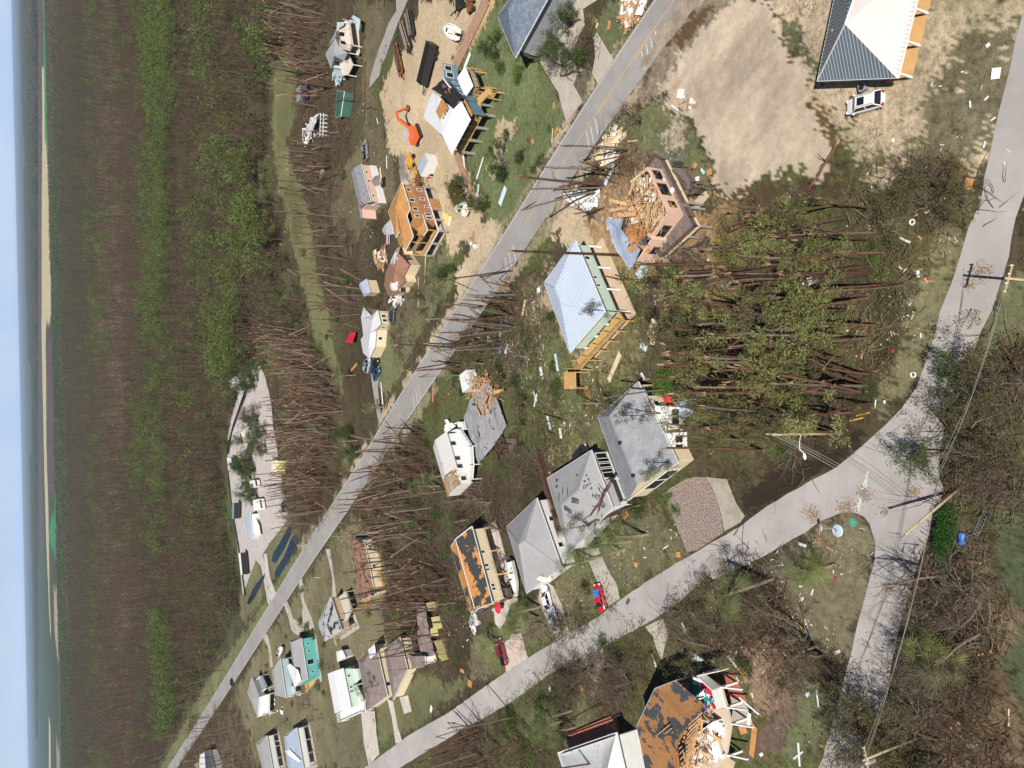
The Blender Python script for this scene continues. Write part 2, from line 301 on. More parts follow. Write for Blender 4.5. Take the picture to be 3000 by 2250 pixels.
# far fields, marsh and bare strips beyond the wood
def farpoly(pts,c,tx=.5,warp=30):
    # give coarse zones their own ragged border in metres
    paint(pts,c,warp,tx=tx)
farpoly([(127,-400),(160,-400),(160,500),(164,900),(168,1400),(200,1700),(200,2700),(175,2700),(172,1800),(168,1640),(142,1580),(150,1500),(160,1500),(155,700),(131,400),(125,0)],C_MARSH,.3,15)
farpoly([(85,-400),(107,-400),(107,100),(104,160),(92,155),(85,60)],C_FIELD,.3,20)
farpoly([(95,235),(103,235),(103,285),(96,270)],C_FIELD,.3,10)
farpoly([(123,200),(129,200),(131,400),(145,520),(155,700),(158,930),(135,950),(122,900),(121,700),(124,400)],C_FIELD,.3,12)
farpoly([(120,900),(134,900),(136,1300),(142,1500),(145,1750),(150,1860),(147,1860),(136,1600),(130,1400),(124,1100)],C_FIELD,.3,12)
farpoly([(160,640),(173,760),(175,1100),(178,1260),(172,1260),(166,1000)],(.2,.27,.1),.3,10)
farpoly([(133,1000),(160,1000),(165,1450),(143,1450)],(.09,.06,.05),.3,15)
farpoly([(112,-400),(122,-400),(122,1000),(128,1600),(118,1600),(112,900)],(.1,.065,.055),.3,20)
farpoly([(163,1500),(172,1500),(168,1630),(164,1600)],(.2,.3,.15),.3,10)
farpoly([(157,1720),(166,1720),(172,1950),(160,1860)],(.3,.25,.17),.3,12)
farpoly([(143,2100),(148,2130),(152,2700),(143,2700)],C_FIELD,.3,12)
farpoly([(165,2150),(180,2250),(183,2700),(165,2700)],(.24,.2,.14),.3,12)
farpoly([(120,1950),(170,1950),(175,2700),(120,2700),(115,2200)],(.17,.12,.11),.3,30) if False else None
farpoly([(232,-300),(232,100),(280,300),(290,700),(250,850),(235,1250),(215,1300),(210,2000),(230,2700),(420,2700),(430,2000),(440,1700),(330,1400),(440,900),(410,350),(330,100),(330,-300)],(.2,.13,.1),.8,12)
farpoly([(175,-300),(230,-300),(270,300),(285,700),(245,850),(230,1250),(205,1400),(200,2700),(176,2700),(175,1500),(165,500)],(.05,.065,.035),.6,12)
# smooth sandbar colour noise
nz=fbm(GX,GY,14,41,5); nz2=fbm(GX,GY,3.0,47,4)
lum=col.mean(-1,keepdims=True); isg=((col[...,1]>col[...,0]*.98)&(GY<900))[...,None]; col=np.where(isg,(col*.72+lum*.28)*np.array((1.02,.84,.95)),col)
col*=(1+(nz-.5)*.7+(nz2-.5)*.6*tex)[...,None]
# green and brown patchiness on rough ground
g=np.clip((fbm(GX,GY,22,61,5)-.5)*6,0,1)*(tex>.9)*(GY<900); gc=np.array((.10,.125,.04))
col=col*(1-.55*g[...,None])+gc*(.55*g[...,None])
# low relief
lm=np.zeros(GX.shape); r1_=np.searchsorted(ys,260); LW=wpoly([(x,y) for x,y in LOT]); lm[:r1_]=inpoly(GX[:r1_],GY[:r1_],LW)
rid=1-np.abs(fbm(GX+GY*.6,(GY-GX*.6)*.35,2.2,77,3)*2-1)
GZ=np.zeros(GX.shape); GZ[:r1_]=(lm*((rid-.6)*.5+(fbm(GX,GY,6,71,3)-.5)*.5))[:r1_]
for _ in range(2): GZ[1:-1,1:-1]=(GZ[1:-1,1:-1]*2+GZ[:-2,1:-1]+GZ[2:,1:-1]+GZ[1:-1,:-2]+GZ[1:-1,2:])/6
GZ[:,0]=0; GZ=np.maximum(GZ,-.3)
col*=(1-lm*.16*(fbm(GX+GY*.5,GY*.4,5,79,4)>.52))[...,None]
R_,C_=GX.shape
verts=np.stack([GX,GY,GZ],-1).reshape(-1,3); idx=np.arange(R_*C_).reshape(R_,C_)
faces=np.stack([idx[:-1,:-1],idx[:-1,1:],idx[1:,1:],idx[1:,:-1]],-1).reshape(-1,4)
def gbuild(m,N,L,b,tc,src):
    a=N.new('ShaderNodeAttribute'); a.attribute_name='Col'; t=N.new('ShaderNodeAttribute'); t.attribute_name='tex'
    n1=N.new('ShaderNodeTexNoise'); n1.inputs['Scale'].default_value=1.1; n1.inputs['Detail'].default_value=9; n1.inputs['Roughness'].default_value=.72; L.new(tc.outputs['Object'],n1.inputs['Vector'])
    m1=N.new('ShaderNodeMapRange'); m1.inputs['From Min'].default_value=.33; m1.inputs['From Max'].default_value=.67; m1.inputs['To Min'].default_value=-1; m1.inputs['To Max'].default_value=1; L.new(n1.outputs['Fac'],m1.inputs['Value'])
    mm=N.new('ShaderNodeMath'); mm.operation='MULTIPLY'; L.new(m1.outputs[0],mm.inputs[0]); L.new(t.outputs['Fac'],mm.inputs[1])
    ma=N.new('ShaderNodeMath'); ma.operation='MULTIPLY_ADD'; ma.inputs[1].default_value=.5; ma.inputs[2].default_value=1.0; L.new(mm.outputs[0],ma.inputs[0])
    hs=N.new('ShaderNodeHueSaturation'); L.new(a.outputs['Color'],hs.inputs['Color']); L.new(ma.outputs[0],hs.inputs['Value'])
    nf=N.new('ShaderNodeTexNoise'); nf.inputs['Scale'].default_value=5.5; nf.inputs['Detail'].default_value=6; nf.inputs['Roughness'].default_value=.75; L.new(tc.outputs['Object'],nf.inputs['Vector'])
    mf=N.new('ShaderNodeMapRange'); mf.inputs['From Min'].default_value=.32; mf.inputs['From Max'].default_value=.68; mf.inputs['To Min'].default_value=-.38; mf.inputs['To Max'].default_value=.38; L.new(nf.outputs['Fac'],mf.inputs['Value'])
    mg=N.new('ShaderNodeMath'); mg.operation='MULTIPLY'; L.new(mf.outputs[0],mg.inputs[0]); L.new(t.outputs['Fac'],mg.inputs[1]); mh=N.new('ShaderNodeMath'); mh.operation='ADD'; L.new(mg.outputs[0],mh.inputs[0]); L.new(ma.outputs[0],mh.inputs[1]); L.new(mh.outputs[0],hs.inputs['Value'])
    # pale scraps of litter
    n2=N.new('ShaderNodeTexNoise'); n2.inputs['Scale'].default_value=2.6; n2.inputs['Detail'].default_value=3; L.new(tc.outputs['Object'],n2.inputs['Vector'])
    m2=N.new('ShaderNodeMapRange'); m2.inputs['From Min'].default_value=.69; m2.inputs['From Max'].default_value=.73; L.new(n2.outputs['Fac'],m2.inputs['Value'])
    m3=N.new('ShaderNodeMath'); m3.operation='MULTIPLY'; L.new(m2.outputs[0],m3.inputs[0]); L.new(t.outputs['Fac'],m3.inputs[1])
    m4=N.new('ShaderNodeMath'); m4.operation='MULTIPLY'; m4.inputs[1].default_value=.6; L.new(m3.outputs[0],m4.inputs[0])
    mx=N.new('ShaderNodeMix'); mx.data_type='RGBA'; mx.inputs[7].default_value=(.42,.33,.2,1); L.new(m4.outputs[0],mx.inputs[0]); L.new(hs.outputs[0],mx.inputs[6])
    L.new(mx.outputs[2],b.inputs['Base Color'])
    bp=N.new('ShaderNodeBump'); bp.inputs['Strength'].default_value=.35; bp.inputs['Distance'].default_value=.25; L.new(n1.outputs['Fac'],bp.inputs['Height']); L.new(bp.outputs[0],b.inputs['Normal'])
gm=mat('earth and grass',(.1,.1,.05),.95,.05,build=gbuild)
me=big_mesh('ground',verts,faces,[gm])
ca=me.attributes.new('Col','FLOAT_COLOR','POINT'); ca.data.foreach_set('color',np.concatenate([np.clip(col,0,1),np.ones(GX.shape+(1,))],-1).astype(np.float32).ravel())
ta=me.attributes.new('tex','FLOAT','POINT'); ta.data.foreach_set('value',tex.astype(np.float32).ravel())
go=bpy.data.objects.new('ground',me); COL.objects.link(go); tag(go,kind='structure')
# outer skirt so that the land also goes on beyond the sheet, and behind the camera
mb=MB(); BIG=95000; mb.quad((-BIG,-3000,-.6),(BIG,-3000,-.6),(BIG,BIG,-.6),(-BIG,BIG,-.6)); tag(mb.build('terrain',mat('far earth',(.1,.085,.055),.95,.05)),kind='structure')
# ---------------------------------------------------------------- roads and paved sheets
def rag(pts,step=2.5,amp=.18,seed=0):
    out=[]; n=len(pts)
    for i in range(n):
        a=Vector(pts[i]); b=Vector(pts[(i+1)%n]); L=(b-a).length; k=max(1,min(300,int(L/step)))
        for j in range(k):
            p=a+(b-a)*(j/k); q=mnoise.noise_vector(Vector((p.x*.6+seed,p.y*.6,seed*3.3)))+.6*mnoise.noise_vector(Vector((p.x*2+seed,p.y*2,3.3)))
            out.append((p.x+q.x*amp,p.y+q.y*amp))
    return out
def smooth(pts,it=2):
    for _ in range(it):
        o=[pts[0]]
        for a,b in zip(pts,pts[1:]): o+= [(a[0]*.75+b[0]*.25,a[1]*.75+b[1]*.25),(a[0]*.25+b[0]*.75,a[1]*.25+b[1]*.75)]
        pts=o+[pts[-1]]
    return pts
def sheet(name,pts,m,z=.02,amp=.15,step=2.0,label=None,kind='structure',px=True,th=0):
    P=wpoly(pts) if px else pts
    P=rag(P,step,amp,random.random()*50) if amp else P
    V=[Vector((x,y,z)) for x,y in P]; tri=tessellate_polygon([V])
    mb=MB(); mb.add(V,[tuple(t) for t in tri])
    me=bpy.data.meshes.new(name); me.from_pydata([tuple(v) for v in V],[],[tuple(t) for t in tri]); me.materials.append(m)
    bm=bmesh.new(); bm.from_mesh(me)
    for f in bm.faces:
        f.normal_update()
        if f.normal.z<0: f.normal_flip()
    bm.to_mesh(me); bm.free()
    o=bpy.data.objects.new(name,me); COL.objects.link(o); tag(o,label,kind=kind); return o
ASPH=two('worn asphalt',(.26,.243,.235),(.30,.282,.27),.08,.4,.6,.9,8,fine=(.92,1.08))
ASPH2=two('pale asphalt',(.33,.305,.29),(.39,.36,.345),.09,.4,.6,.9,8,fine=(.92,1.08))
CONC=two('old concrete',(.37,.325,.27),(.43,.385,.325),.5,.4,.6,.9,8,fine=(.9,1.1))
SHELL=two('crushed shell',(.46,.41,.36),(.53,.47,.42),.4,.4,.6,.95,8)
WATER=mat('dark water',(.008,.014,.022),.06,.5)
L1=[(1985,-80),(1927,0),(1860,80),(1798,167),(1744,253),(1636,418),(1590,493),(1500,643),(1442,740),(1376,847),(1295,970),(1211,1098),(1121,1238),(1048,1365),(967,1490),(886,1608),(820,1715),(750,1835),(690,1930),(633,2027),(565,2128),(488,2245),(430,2330)]
R1=[(2090,-80),(2035,0),(1975,80),(1905,185),(1850,275),(1740,430),(1694,500),(1600,640),(1527,745),(1480,812),(1400,925),(1300,1065),(1202,1216),(1139,1316),(1080,1400),(1030,1478),(955,1590),(881,1700),(812,1805),(750,1903),(680,2010),(601,2138),(520,2260),(470,2330)]
def resamp(pts,n):
    P=[Vector(p) for p in pts]; L=[0]
    for a,b in zip(P,P[1:]): L.append(L[-1]+(b-a).length)
    o=[]
    for i in range(n):
        t=L[-1]*i/(n-1); j=max(k for k in range(len(L)) if L[k]<=t+1e-9); j=min(j,len(P)-2); f=(t-L[j])/(L[j+1]-L[j]); o.append(P[j].lerp(P[j+1],f))
    return o
l=resamp(smooth(wpoly(L1)),80); r=resamp(smooth(wpoly(R1)),80)
ctr=[(a+b)/2 for a,b in zip(l,r)]
for _ in range(3): ctr=[ctr[0]]+[(ctr[i-1]+2*ctr[i]+ctr[i+1])/4 for i in range(1,len(ctr)-1)]+[ctr[-1]]
HW=[(b-a).length/2 for a,b in zip(l,r)]
print('main road half widths',[round(h,2) for h in HW[::8]])
HWm=3.45
def nrm(i,P=None):
    P=P or ctr; d=(P[min(i+1,len(P)-1)]-P[max(i-1,0)]).normalized(); return Vector((-d.y,d.x))
def ribbon(name,o1,o2,m,z,i0=0,i1=None,parts=None,kind='structure',mb=None):
    i1=i1 or len(ctr)-1; own=mb is None; mb=mb or MB()
    for i in range(i0,i1):
        a,b=ctr[i],ctr[i+1]; na,nb=nrm(i),nrm(i+1)
        mb.quad((*(a+na*o1),z),(*(b+nb*o1),z),(*(b+nb*o2),z),(*(a+na*o2),z))
    if own: return tag(mb.build(name,m),kind=kind)
ribbon('main_road',-HWm-.35,HWm+.35,ASPH,.03)
WL=two('faded white paint',(.56,.54,.5),(.38,.35,.33),2.5,.5,.62,.8); YL=two('worn yellow paint',(.62,.36,.08),(.38,.31,.24),2.5,.52,.65,.8)
ribbon('road_edge_line',-HWm-.07,-HWm+.07,WL,.036); ribbon('road_edge_line',HWm-.07,HWm+.07,WL,.036,8)
def along(dist):   # point and normal at a distance along the centre line
    L=0
    for i,(a,b) in enumerate(zip(ctr,ctr[1:])):
        d=(b-a).length
        if L+d>=dist: f=(dist-L)/d; return a.lerp(b,f),nrm(i)
        L+=d
    return ctr[-1],nrm(len(ctr)-1)
def near_s(X,Y):
    p=at(X,Y).xy; L=0; best=(1e9,0)
    for a,b in zip(ctr,ctr[1:]):
        d=(b-a).length; t=max(0,min(1,(p-a).dot(b-a)/d/d)); q=a.lerp(b,t)
        if (q-p).length<best[0]: best=((q-p).length,L+t*d)
        L+=d
    return best[1]
TOT=sum((b-a).length for a,b in zip(ctr,ctr[1:]))
mb=MB()
def dash(mb,s0,s1,off,wd=.12,z=.036):
    n=max(1,int((s1-s0)/3))
    for k in range(n):
        a,na=along(s0+(s1-s0)*k/n); b,nb=along(s0+(s1-s0)*(k+1)/n)
        mb.quad((*(a+na*(off-wd)),z),(*(b+nb*(off-wd)),z),(*(b+nb*(off+wd)),z),(*(a+na*(off+wd)),z))
s_y=near_s(1225,1134); dash(mb,0,near_s(1540,660),-.14,.07); dash(mb,near_s(1905,110),near_s(1860,170),.16,.07); dash(mb,near_s(1790,270),near_s(1750,330),.16,.07)
s=s_y
while s<TOT: dash(mb,s,s+3.2,0,.08); s+=12
tag(mb.build('road_centre_line',YL),kind='structure')
mb=MB()   # white cross bars painted between the lane and the verge
for X,Y in ((1920,90),(1906,110),(1893,128),(1880,150),(1745,350),(1732,372),(1720,390),(1510,735),(1498,755),(1488,775),(1232,1150),(1224,1162),(1216,1175)):
    a,na=along(near_s(X,Y)); d=Vector((na.y,-na.x))
    sg=-1 if (at(X+30,Y+30).xy-a).dot(na)<0 else 1
    p=a+na*sg*.35; q=a+na*sg*3.3+d*.9
    w_=(q-p).normalized(); w_=Vector((-w_.y,w_.x))*.11
    mb.quad((*(p-w_),.037),(*(q-w_),.037),(*(q+w_),.037),(*(p+w_),.037))
tag(mb.build('road_bar_marking',WL),kind='structure')
ST=[(3020,-30),(3000,22),(2973,127),(2942,271),(2901,452),(2874,588),(2838,669),(2815,750),(2788,831),(2756,908),(2738,985),(2711,1066),(2684,1139),(2639,1198),(2594,1247),(2521,1311),(2449,1369),(2340,1428),(2250,1482),(2169,1541),(2006,1636),(1889,1708),(1816,1758),(1753,1808),(1663,1857),(1545,1929),(1500,1957),(1396,2029),(1311,2090),(1202,2151),(1060,2255),(1000,2300),(1120,2300),(1170,2250),(1351,2140),(1500,2056),(1604,1979),(1717,1920),(1889,1830),(1975,1776),(2042,1717),(2133,1681),(2250,1622),(2358,1559),(2404,1527),(2467,1503),(2500,1500),(2530,1512),(2548,1536),(2564,1590),(2562,1649),(2539,1726),(2517,1816),(2490,1929),(2453,2065),(2431,2155),(2399,2250),(2385,2300),(2520,2300),(2539,2250),(2548,2169),(2566,2124),(2598,2033),(2616,1929),(2639,1816),(2680,1680),(2707,1604),(2725,1559),(2734,1500),(2752,1491),(2765,1428),(2747,1374),(2774,1202),(2815,1157),(2838,1066),(2874,976),(2905,908),(2928,840),(2955,750),(2975,640),(3005,560),(3040,400),(3060,200)]
sheet('side_street',ST,ASPH2,.03,.12,1.5)
# concrete aprons, drives and paths
def pave(name,pts,m=CONC,z=.02,amp=.1,**k): return sheet(name,pts,m,z,amp,1.5,**k)
pave('driveway',T(1500,0,[(350,0),(400,-60),(640,-60),(460,60),(470,160),(410,290),(400,380),(430,470),(300,490),(240,500),(160,370),(200,250)]))
pave('driveway',T(1500,0,[(240,500),(300,480),(430,470),(400,550),(460,660),(350,790),(300,600)]),z=.024)
pave('driveway',T(1500,0,[(550,210),(660,390),(555,545),(520,470),(540,370),(530,250)]))
pave('path',T(750,0,[(905,-60),(1010,-60),(975,20),(920,150),(870,280),(840,370),(810,430),(800,490),(760,540),(735,570),(740,500),(770,400),(790,330),(830,240),(860,150),(910,70)]),two('path asphalt',(.3,.28,.26),(.34,.3,.27),.5))
pave('driveway',[(2011,1401),(2065,1397),(2090,1440),(2110,1500),(2119,1559),(2042,1613),(2011,1617),(1966,1500),(1945,1446)],two('mottled gravel',(.32,.25,.21),(.15,.115,.105),4.5,.48,.56,.95,3),.02,.15)
pave('driveway',[(2067,1397),(2092,1440),(2112,1500),(2121,1557),(2168,1530),(2182,1512),(2158,1475),(2130,1405)],two('dusty concrete',(.3,.26,.21),(.36,.32,.26),.5,fine=(.9,1.1)),.024)
sheet('road_sand',T(1500,0,[(1350,-80),(1120,-80),(1065,60),(960,190),(905,330),(855,380),(830,450),(900,420),(1000,290),(1180,60)]),two('dirt over asphalt',(.25,.2,.15),(.34,.28,.21),.35,fine=(.8,1.15)),.042,.7,1.2)
pave('driveway',T(1500,1500,[(470,250),(560,230),(600,330),(680,470),(700,560),(630,610),(560,470),(490,300)]),two('patchy concrete',(.42,.38,.33),(.3,.26,.23),1.5,.5,.6),.024)  # concrete broken into paler and darker patches by noise
pave('driveway',T(1500,1500,[(190,440),(270,480),(330,620),(370,780),(270,845),(230,720),(170,560)]),CONC,.024)
pave('driveway',T(1500,1500,[(-10,790),(60,790),(105,950),(0,1010),(-30,1020)]),two('pink concrete',(.5,.4,.33),(.55,.45,.38),.8),.024)
pave('driveway',T(750,1500,[(1600,850),(1680,800),(1700,1020),(1620,1045)]),SHELL,.02)
pave('driveway',T(750,1500,[(1540,640),(1650,590),(1620,700),(1580,760),(1550,720)]),SHELL,.02)
pave('driveway',T(1500,1500,[(860,745),(980,690),(1010,800),(970,960),(940,900),(910,800)]),CONC,.024)
pave('driveway',T(1500,1500,[(430,950),(590,870),(600,1000),(560,1060),(640,1140),(560,1180),(520,1090)]),two('gritty concrete',(.36,.32,.27),(.2,.16,.11),1.2,.5,.6),.024)
pave('driveway',T(750,1500,[(680,1290),(770,1290),(780,1430),(800,1570),(730,1640),(700,1500)]),SHELL,.02)
pave('driveway',T(750,1500,[(850,1210),(890,1230),(920,1400),(950,1490),(905,1500),(880,1330)]),SHELL,.02)
pave('driveway',T(750,1500,[(930,1200),(985,1190),(1010,1290),(960,1310)]),SHELL,.02)
pave('driveway',T(750,1500,[(450,240),(480,240),(500,380),(515,480),(520,550),(495,550),(495,430),(470,310)]),CONC,.02)
pave('driveway',T(750,1500,[(275,450),(300,430),(315,580),(360,680),(390,800),(410,960),(430,1100),(400,1110),(370,980),(340,850),(320,760),(270,800),(230,770),(210,680),(180,600),(205,580),(240,690),(300,720),(300,600)]),CONC,.02,.05)
pave('driveway',T(750,1500,[(40,800),(75,790),(100,900),(110,1000),(95,1010),(80,880)]),CONC,.02,.05)
pave('driveway',T(750,750,[(735,690),(770,680),(800,760),(790,850),(800,960),(815,1060),(800,1100),(780,1000),(755,850)]),two('grey gravel',(.34,.31,.29),(.28,.25,.23),1),.02)
pave('driveway',T(750,750,[(1060,380),(1090,380),(1100,560),(1060,600)]),CONC,.02) if False else None
pave('parking_ground',[(655,1125),(700,1095),(755,1060),(775,1100),(795,1180),(800,1250),(810,1300),(825,1400),(838,1480),(845,1520),(815,1560),(790,1590),(770,1625),(790,1700),(803,1765),(785,1770),(765,1660),(750,1640),(720,1720),(712,1745),(695,1600),(683,1500),(675,1420),(667,1350),(668,1280),(680,1215),(700,1150)],two('shell parking',(.4,.36,.34),(.47,.42,.4),.3,.4,.6,.95),.02,.3)
pave('driveway',T(750,1500,[(50,270),(70,270),(90,420),(130,530),(85,600),(75,520),(70,430)]),SHELL,.024)
for q in ([(745,1080),(760,1120),(730,1160),(700,1240),(680,1300),(668,1320),(664,1300),(680,1250),(700,1200),(725,1120)],): pass
def water(pts,z=.026): return sheet('ditch_water',pts,WATER,z,.15,1.5)
water([(728,1130),(722,1160),(700,1215),(680,1270),(672,1330),(664,1330),(664,1310),(680,1250),(700,1190),(718,1140)])
water([(669,1380),(674,1430),(684,1500),(700,1590),(715,1700),(722,1745),(716,1745),(705,1660),(690,1560),(678,1480),(667,1400)])
water(T(750,1500,[(245,60),(240,120),(190,230),(130,330),(100,320),(110,270),(160,190),(200,110)]))
water(T(750,1500,[(265,130),(268,200),(210,320),(150,420),(122,420),(125,380),(180,290),(230,170)]))
water(T(750,1500,[(60,395),(55,430),(0,540),(-40,600),(-60,590),(-10,480)]))
water([(795,1165),(803,1165),(806,1210),(798,1215)])
sheet('ditch_mud',[(2190,1480),(2260,1425),(2350,1375),(2440,1320),(2500,1262),(2520,1270),(2440,1350),(2340,1420),(2230,1480)],mat('murky water',(.03,.026,.014),.35,.15),.02,.4,2.0)
# ---------------------------------------------------------------- vegetation
def foliage(name,c1,c2,rnd=.25,spec=.15):
    def bd(m,N,L,b,tc,src):
        oi=N.new('ShaderNodeObjectInfo'); nz=N.new('ShaderNodeTexNoise'); nz.inputs['Scale'].default_value=.9; nz.inputs['Detail'].default_value=4; L.new(tc.outputs['Object'],nz.inputs['Vector'])
        ad=N.new('ShaderNodeMath'); ad.operation='MULTIPLY_ADD'; ad.inputs[1].default_value=.8; L.new(oi.outputs['Random'],ad.inputs[0])
        mr=N.new('ShaderNodeMapRange'); mr.inputs['From Min'].default_value=.3; mr.inputs['From Max'].default_value=.7; mr.inputs['To Min'].default_value=-.35; mr.inputs['To Max'].default_value=.6; L.new(nz.outputs['Fac'],mr.inputs['Value']); L.new(mr.outputs[0],ad.inputs[2])
        mx=N.new('ShaderNodeMix'); mx.data_type='RGBA'; mx.inputs[6].default_value=(*c1,1); mx.inputs[7].default_value=(*c2,1); L.new(ad.outputs[0],mx.inputs[0])
        L.new(mx.outputs[2],b.inputs['Base Color'])
        tr=N.new('ShaderNodeBsdfTranslucent'); L.new(mx.outputs[2],tr.inputs['Color']); ms=N.new('ShaderNodeMixShader'); ms.inputs[0].default_value=.3
        L.new(b.outputs[0],ms.inputs[1]); L.new(tr.outputs[0],ms.inputs[2]); L.new(ms.outputs[0],N['Material Output'].inputs['Surface'])
    return mat(name,c1,.6,spec,build=bd)
F_PINE=foliage('pine needles',(.15,.165,.05),(.30,.30,.12)); F_FARG=foliage('far green crowns',(.085,.115,.03),(.16,.20,.055)); F_DARK=foliage('dark leaves',(.04,.07,.018),(.09,.13,.03)); F_OLIVE=foliage('olive leaves',(.10,.09,.04),(.17,.15,.07))
F_DEAD=foliage('dead leaves',(.16,.12,.08),(.10,.078,.052)); F_PALM=foliage('palm fronds',(.10,.135,.045),(.23,.26,.11)); F_PALMY=foliage('yellow green fronds',(.14,.19,.045),(.28,.31,.10)); F_BRIGHT=foliage('fresh leaves',(.09,.16,.03),(.15,.22,.05))
F_PALMD=foliage('dark palm fronds',(.045,.085,.025),(.09,.13,.05))
BARK=mat('pine bark',(.125,.068,.046),.9,.1,noise=(1.2,.5),rnd=.35); BARKG=mat('grey bark',(.19,.15,.115),.9,.1,noise=(3,.3),rnd=.3); WOOD=mat('torn wood',(.36,.23,.14),.8,.1,noise=(2,.25),rnd=.2)
BARKD=mat('dark bark',(.11,.075,.05),.9,.1,noise=(3,.3),rnd=.3); PALMT=mat('palm trunk',(.26,.2,.14),.9,.1,noise=(6,.4))
TWIG=mat('broken twigs',(.145,.105,.07),.9,.1,rnd=.45); 
def leafquads(C,n,r,size,R,asp=.5,up=.0):
    """n small leaf faces round each centre C (k,3) in a ball of radius r"""
    k=len(C); c=np.repeat(C,n,0); d=R.normal(size=(k*n,3)); d/=np.linalg.norm(d,axis=1)[:,None]+1e-9
    rr=np.asarray(r); rr=np.repeat(rr,n)[:,None] if rr.ndim else rr
    p=c+d*rr*(R.random((k*n,1))**.5)
    a=d+R.normal(size=(k*n,3))*.6; a[:,2]+=up; a/=np.linalg.norm(a,axis=1)[:,None]; b=np.cross(a,R.normal(size=(k*n,3))); b/=np.linalg.norm(b,axis=1)[:,None]+1e-9
    s=size*(.6+.8*R.random((k*n,1)))
    v=np.stack([p-b*s*asp*.5,p+a*s*.5-b*s*asp*.1,p+a*s,p+a*s*.45+b*s*asp*.6],1).reshape(-1,3)
    f=np.arange(k*n*4).reshape(-1,4); return v,f
def join(parts,name,mats):
    """parts: list of (verts, quads, material index)"""
    vs=[];fs=[];mi=[];o=0
    for v,f,m in parts:
        v=np.asarray(v,float).reshape(-1,3); f=np.asarray(f); vs.append(v); fs.append(f+o); mi.append(np.full(len(f),m)); o+=len(v)
    return big_mesh(name,np.concatenate(vs),np.concatenate(fs),mats,np.concatenate(mi))
def tubeq(pts,rs,n=4):
    """numpy tube, quads only"""
    P=np.array(pts,float); m=len(P); d=np.gradient(P,axis=0); d/=np.linalg.norm(d,axis=1)[:,None]+1e-9
    ref=np.array((0.3,.9,.1)) if abs(d[0,2])>.7 else np.array((0,0,1.0)); a=np.cross(d,ref); a/=np.linalg.norm(a,axis=1)[:,None]+1e-9; b=np.cross(d,a)
    t=np.arange(n)*2*np.pi/n; rs=np.asarray(rs,float)
    v=P[:,None,:]+(a[:,None,:]*np.cos(t)[None,:,None]+b[:,None,:]*np.sin(t)[None,:,None])*rs[:,None,None]
    i=np.arange(m*n).reshape(m,n); f=np.stack([i[:-1],np.roll(i,-1,1)[:-1],np.roll(i,-1,1)[1:],i[1:]],-1).reshape(-1,4); return v.reshape(-1,3),f
def curve(p,d,L,n,R,wig=.15,grav=0):
    P=[np.array(p,float)]; d=np.array(d,float); d/=np.linalg.norm(d)
    for i in range(n): d=d+R.normal(size=3)*wig; d[2]+=grav; d/=np.linalg.norm(d); P.append(P[-1]+d*L/n)
    return P
def branch(parts,p,d,L,r,lev,R,mi=0,tips=None,n=4,wig=.16,spread=.75,kids=(3,5),sides=4,grav=.0):
    P=curve(p,d,L,n,R,wig,grav); parts.append((*tubeq(P,np.linspace(r,r*.35,len(P)),sides),mi))
    if tips is not None and lev<=1: tips+=P[-2:]
    if lev>0:
        for k in range(R.integers(*kids)):
            i=R.integers(1,len(P)); dd=P[i]-P[i-1]; dd/=np.linalg.norm(dd); q=R.normal(size=3); q-=dd*q.dot(dd); q/=np.linalg.norm(q)
            branch(parts,P[i],dd+q*spread,L*(.45+.3*R.random()),r*.5*(1-.12*i),lev-1,R,mi,tips,max(2,n-1),wig,spread,kids,3,grav)
VEG={}
def live_pine(k):
    R=np.random.default_rng(100+k); h=13+R.random()*5; tr=[]; T_=curve((0,0,-.2),(R.normal()*.05,R.normal()*.05,1),h,7,R,.035); rad=.16+.06*R.random()
    tr.append((*tubeq(T_,np.linspace(rad,.05,len(T_)),6),0)); tips=[]
    for b in range(R.integers(10,16)):
        f=.52+.48*R.random(); i=min(int(f*7),6); p=T_[i]*(1-(f*7-i))+T_[i+1]*(f*7-i); az=R.random()*6.283; L=(1.3-f)*4.4*(.5+.7*R.random())
        P=curve(p,(math.cos(az),math.sin(az),.15+.3*R.random()),L,3,R,.2); tr.append((*tubeq(P,[.05,.04,.03,.015],3),0)); tips+=[P[-1]]+([P[-1]+R.normal(size=3)*.5] if R.random()<.6 else [])+([P[2]+R.normal(size=3)*.3] if L>1.6 else [])
    tips+=[T_[-1],T_[-1]+[0,0,.4]]; tm=join(tr,'trunk',[BARK])
    v,f=leafquads(np.array(tips),42,.62,.36,R,.42,.3); cm=join([(v,f,0)],'crown',[F_PINE if k%3 else F_OLIVE]); return tm,cm
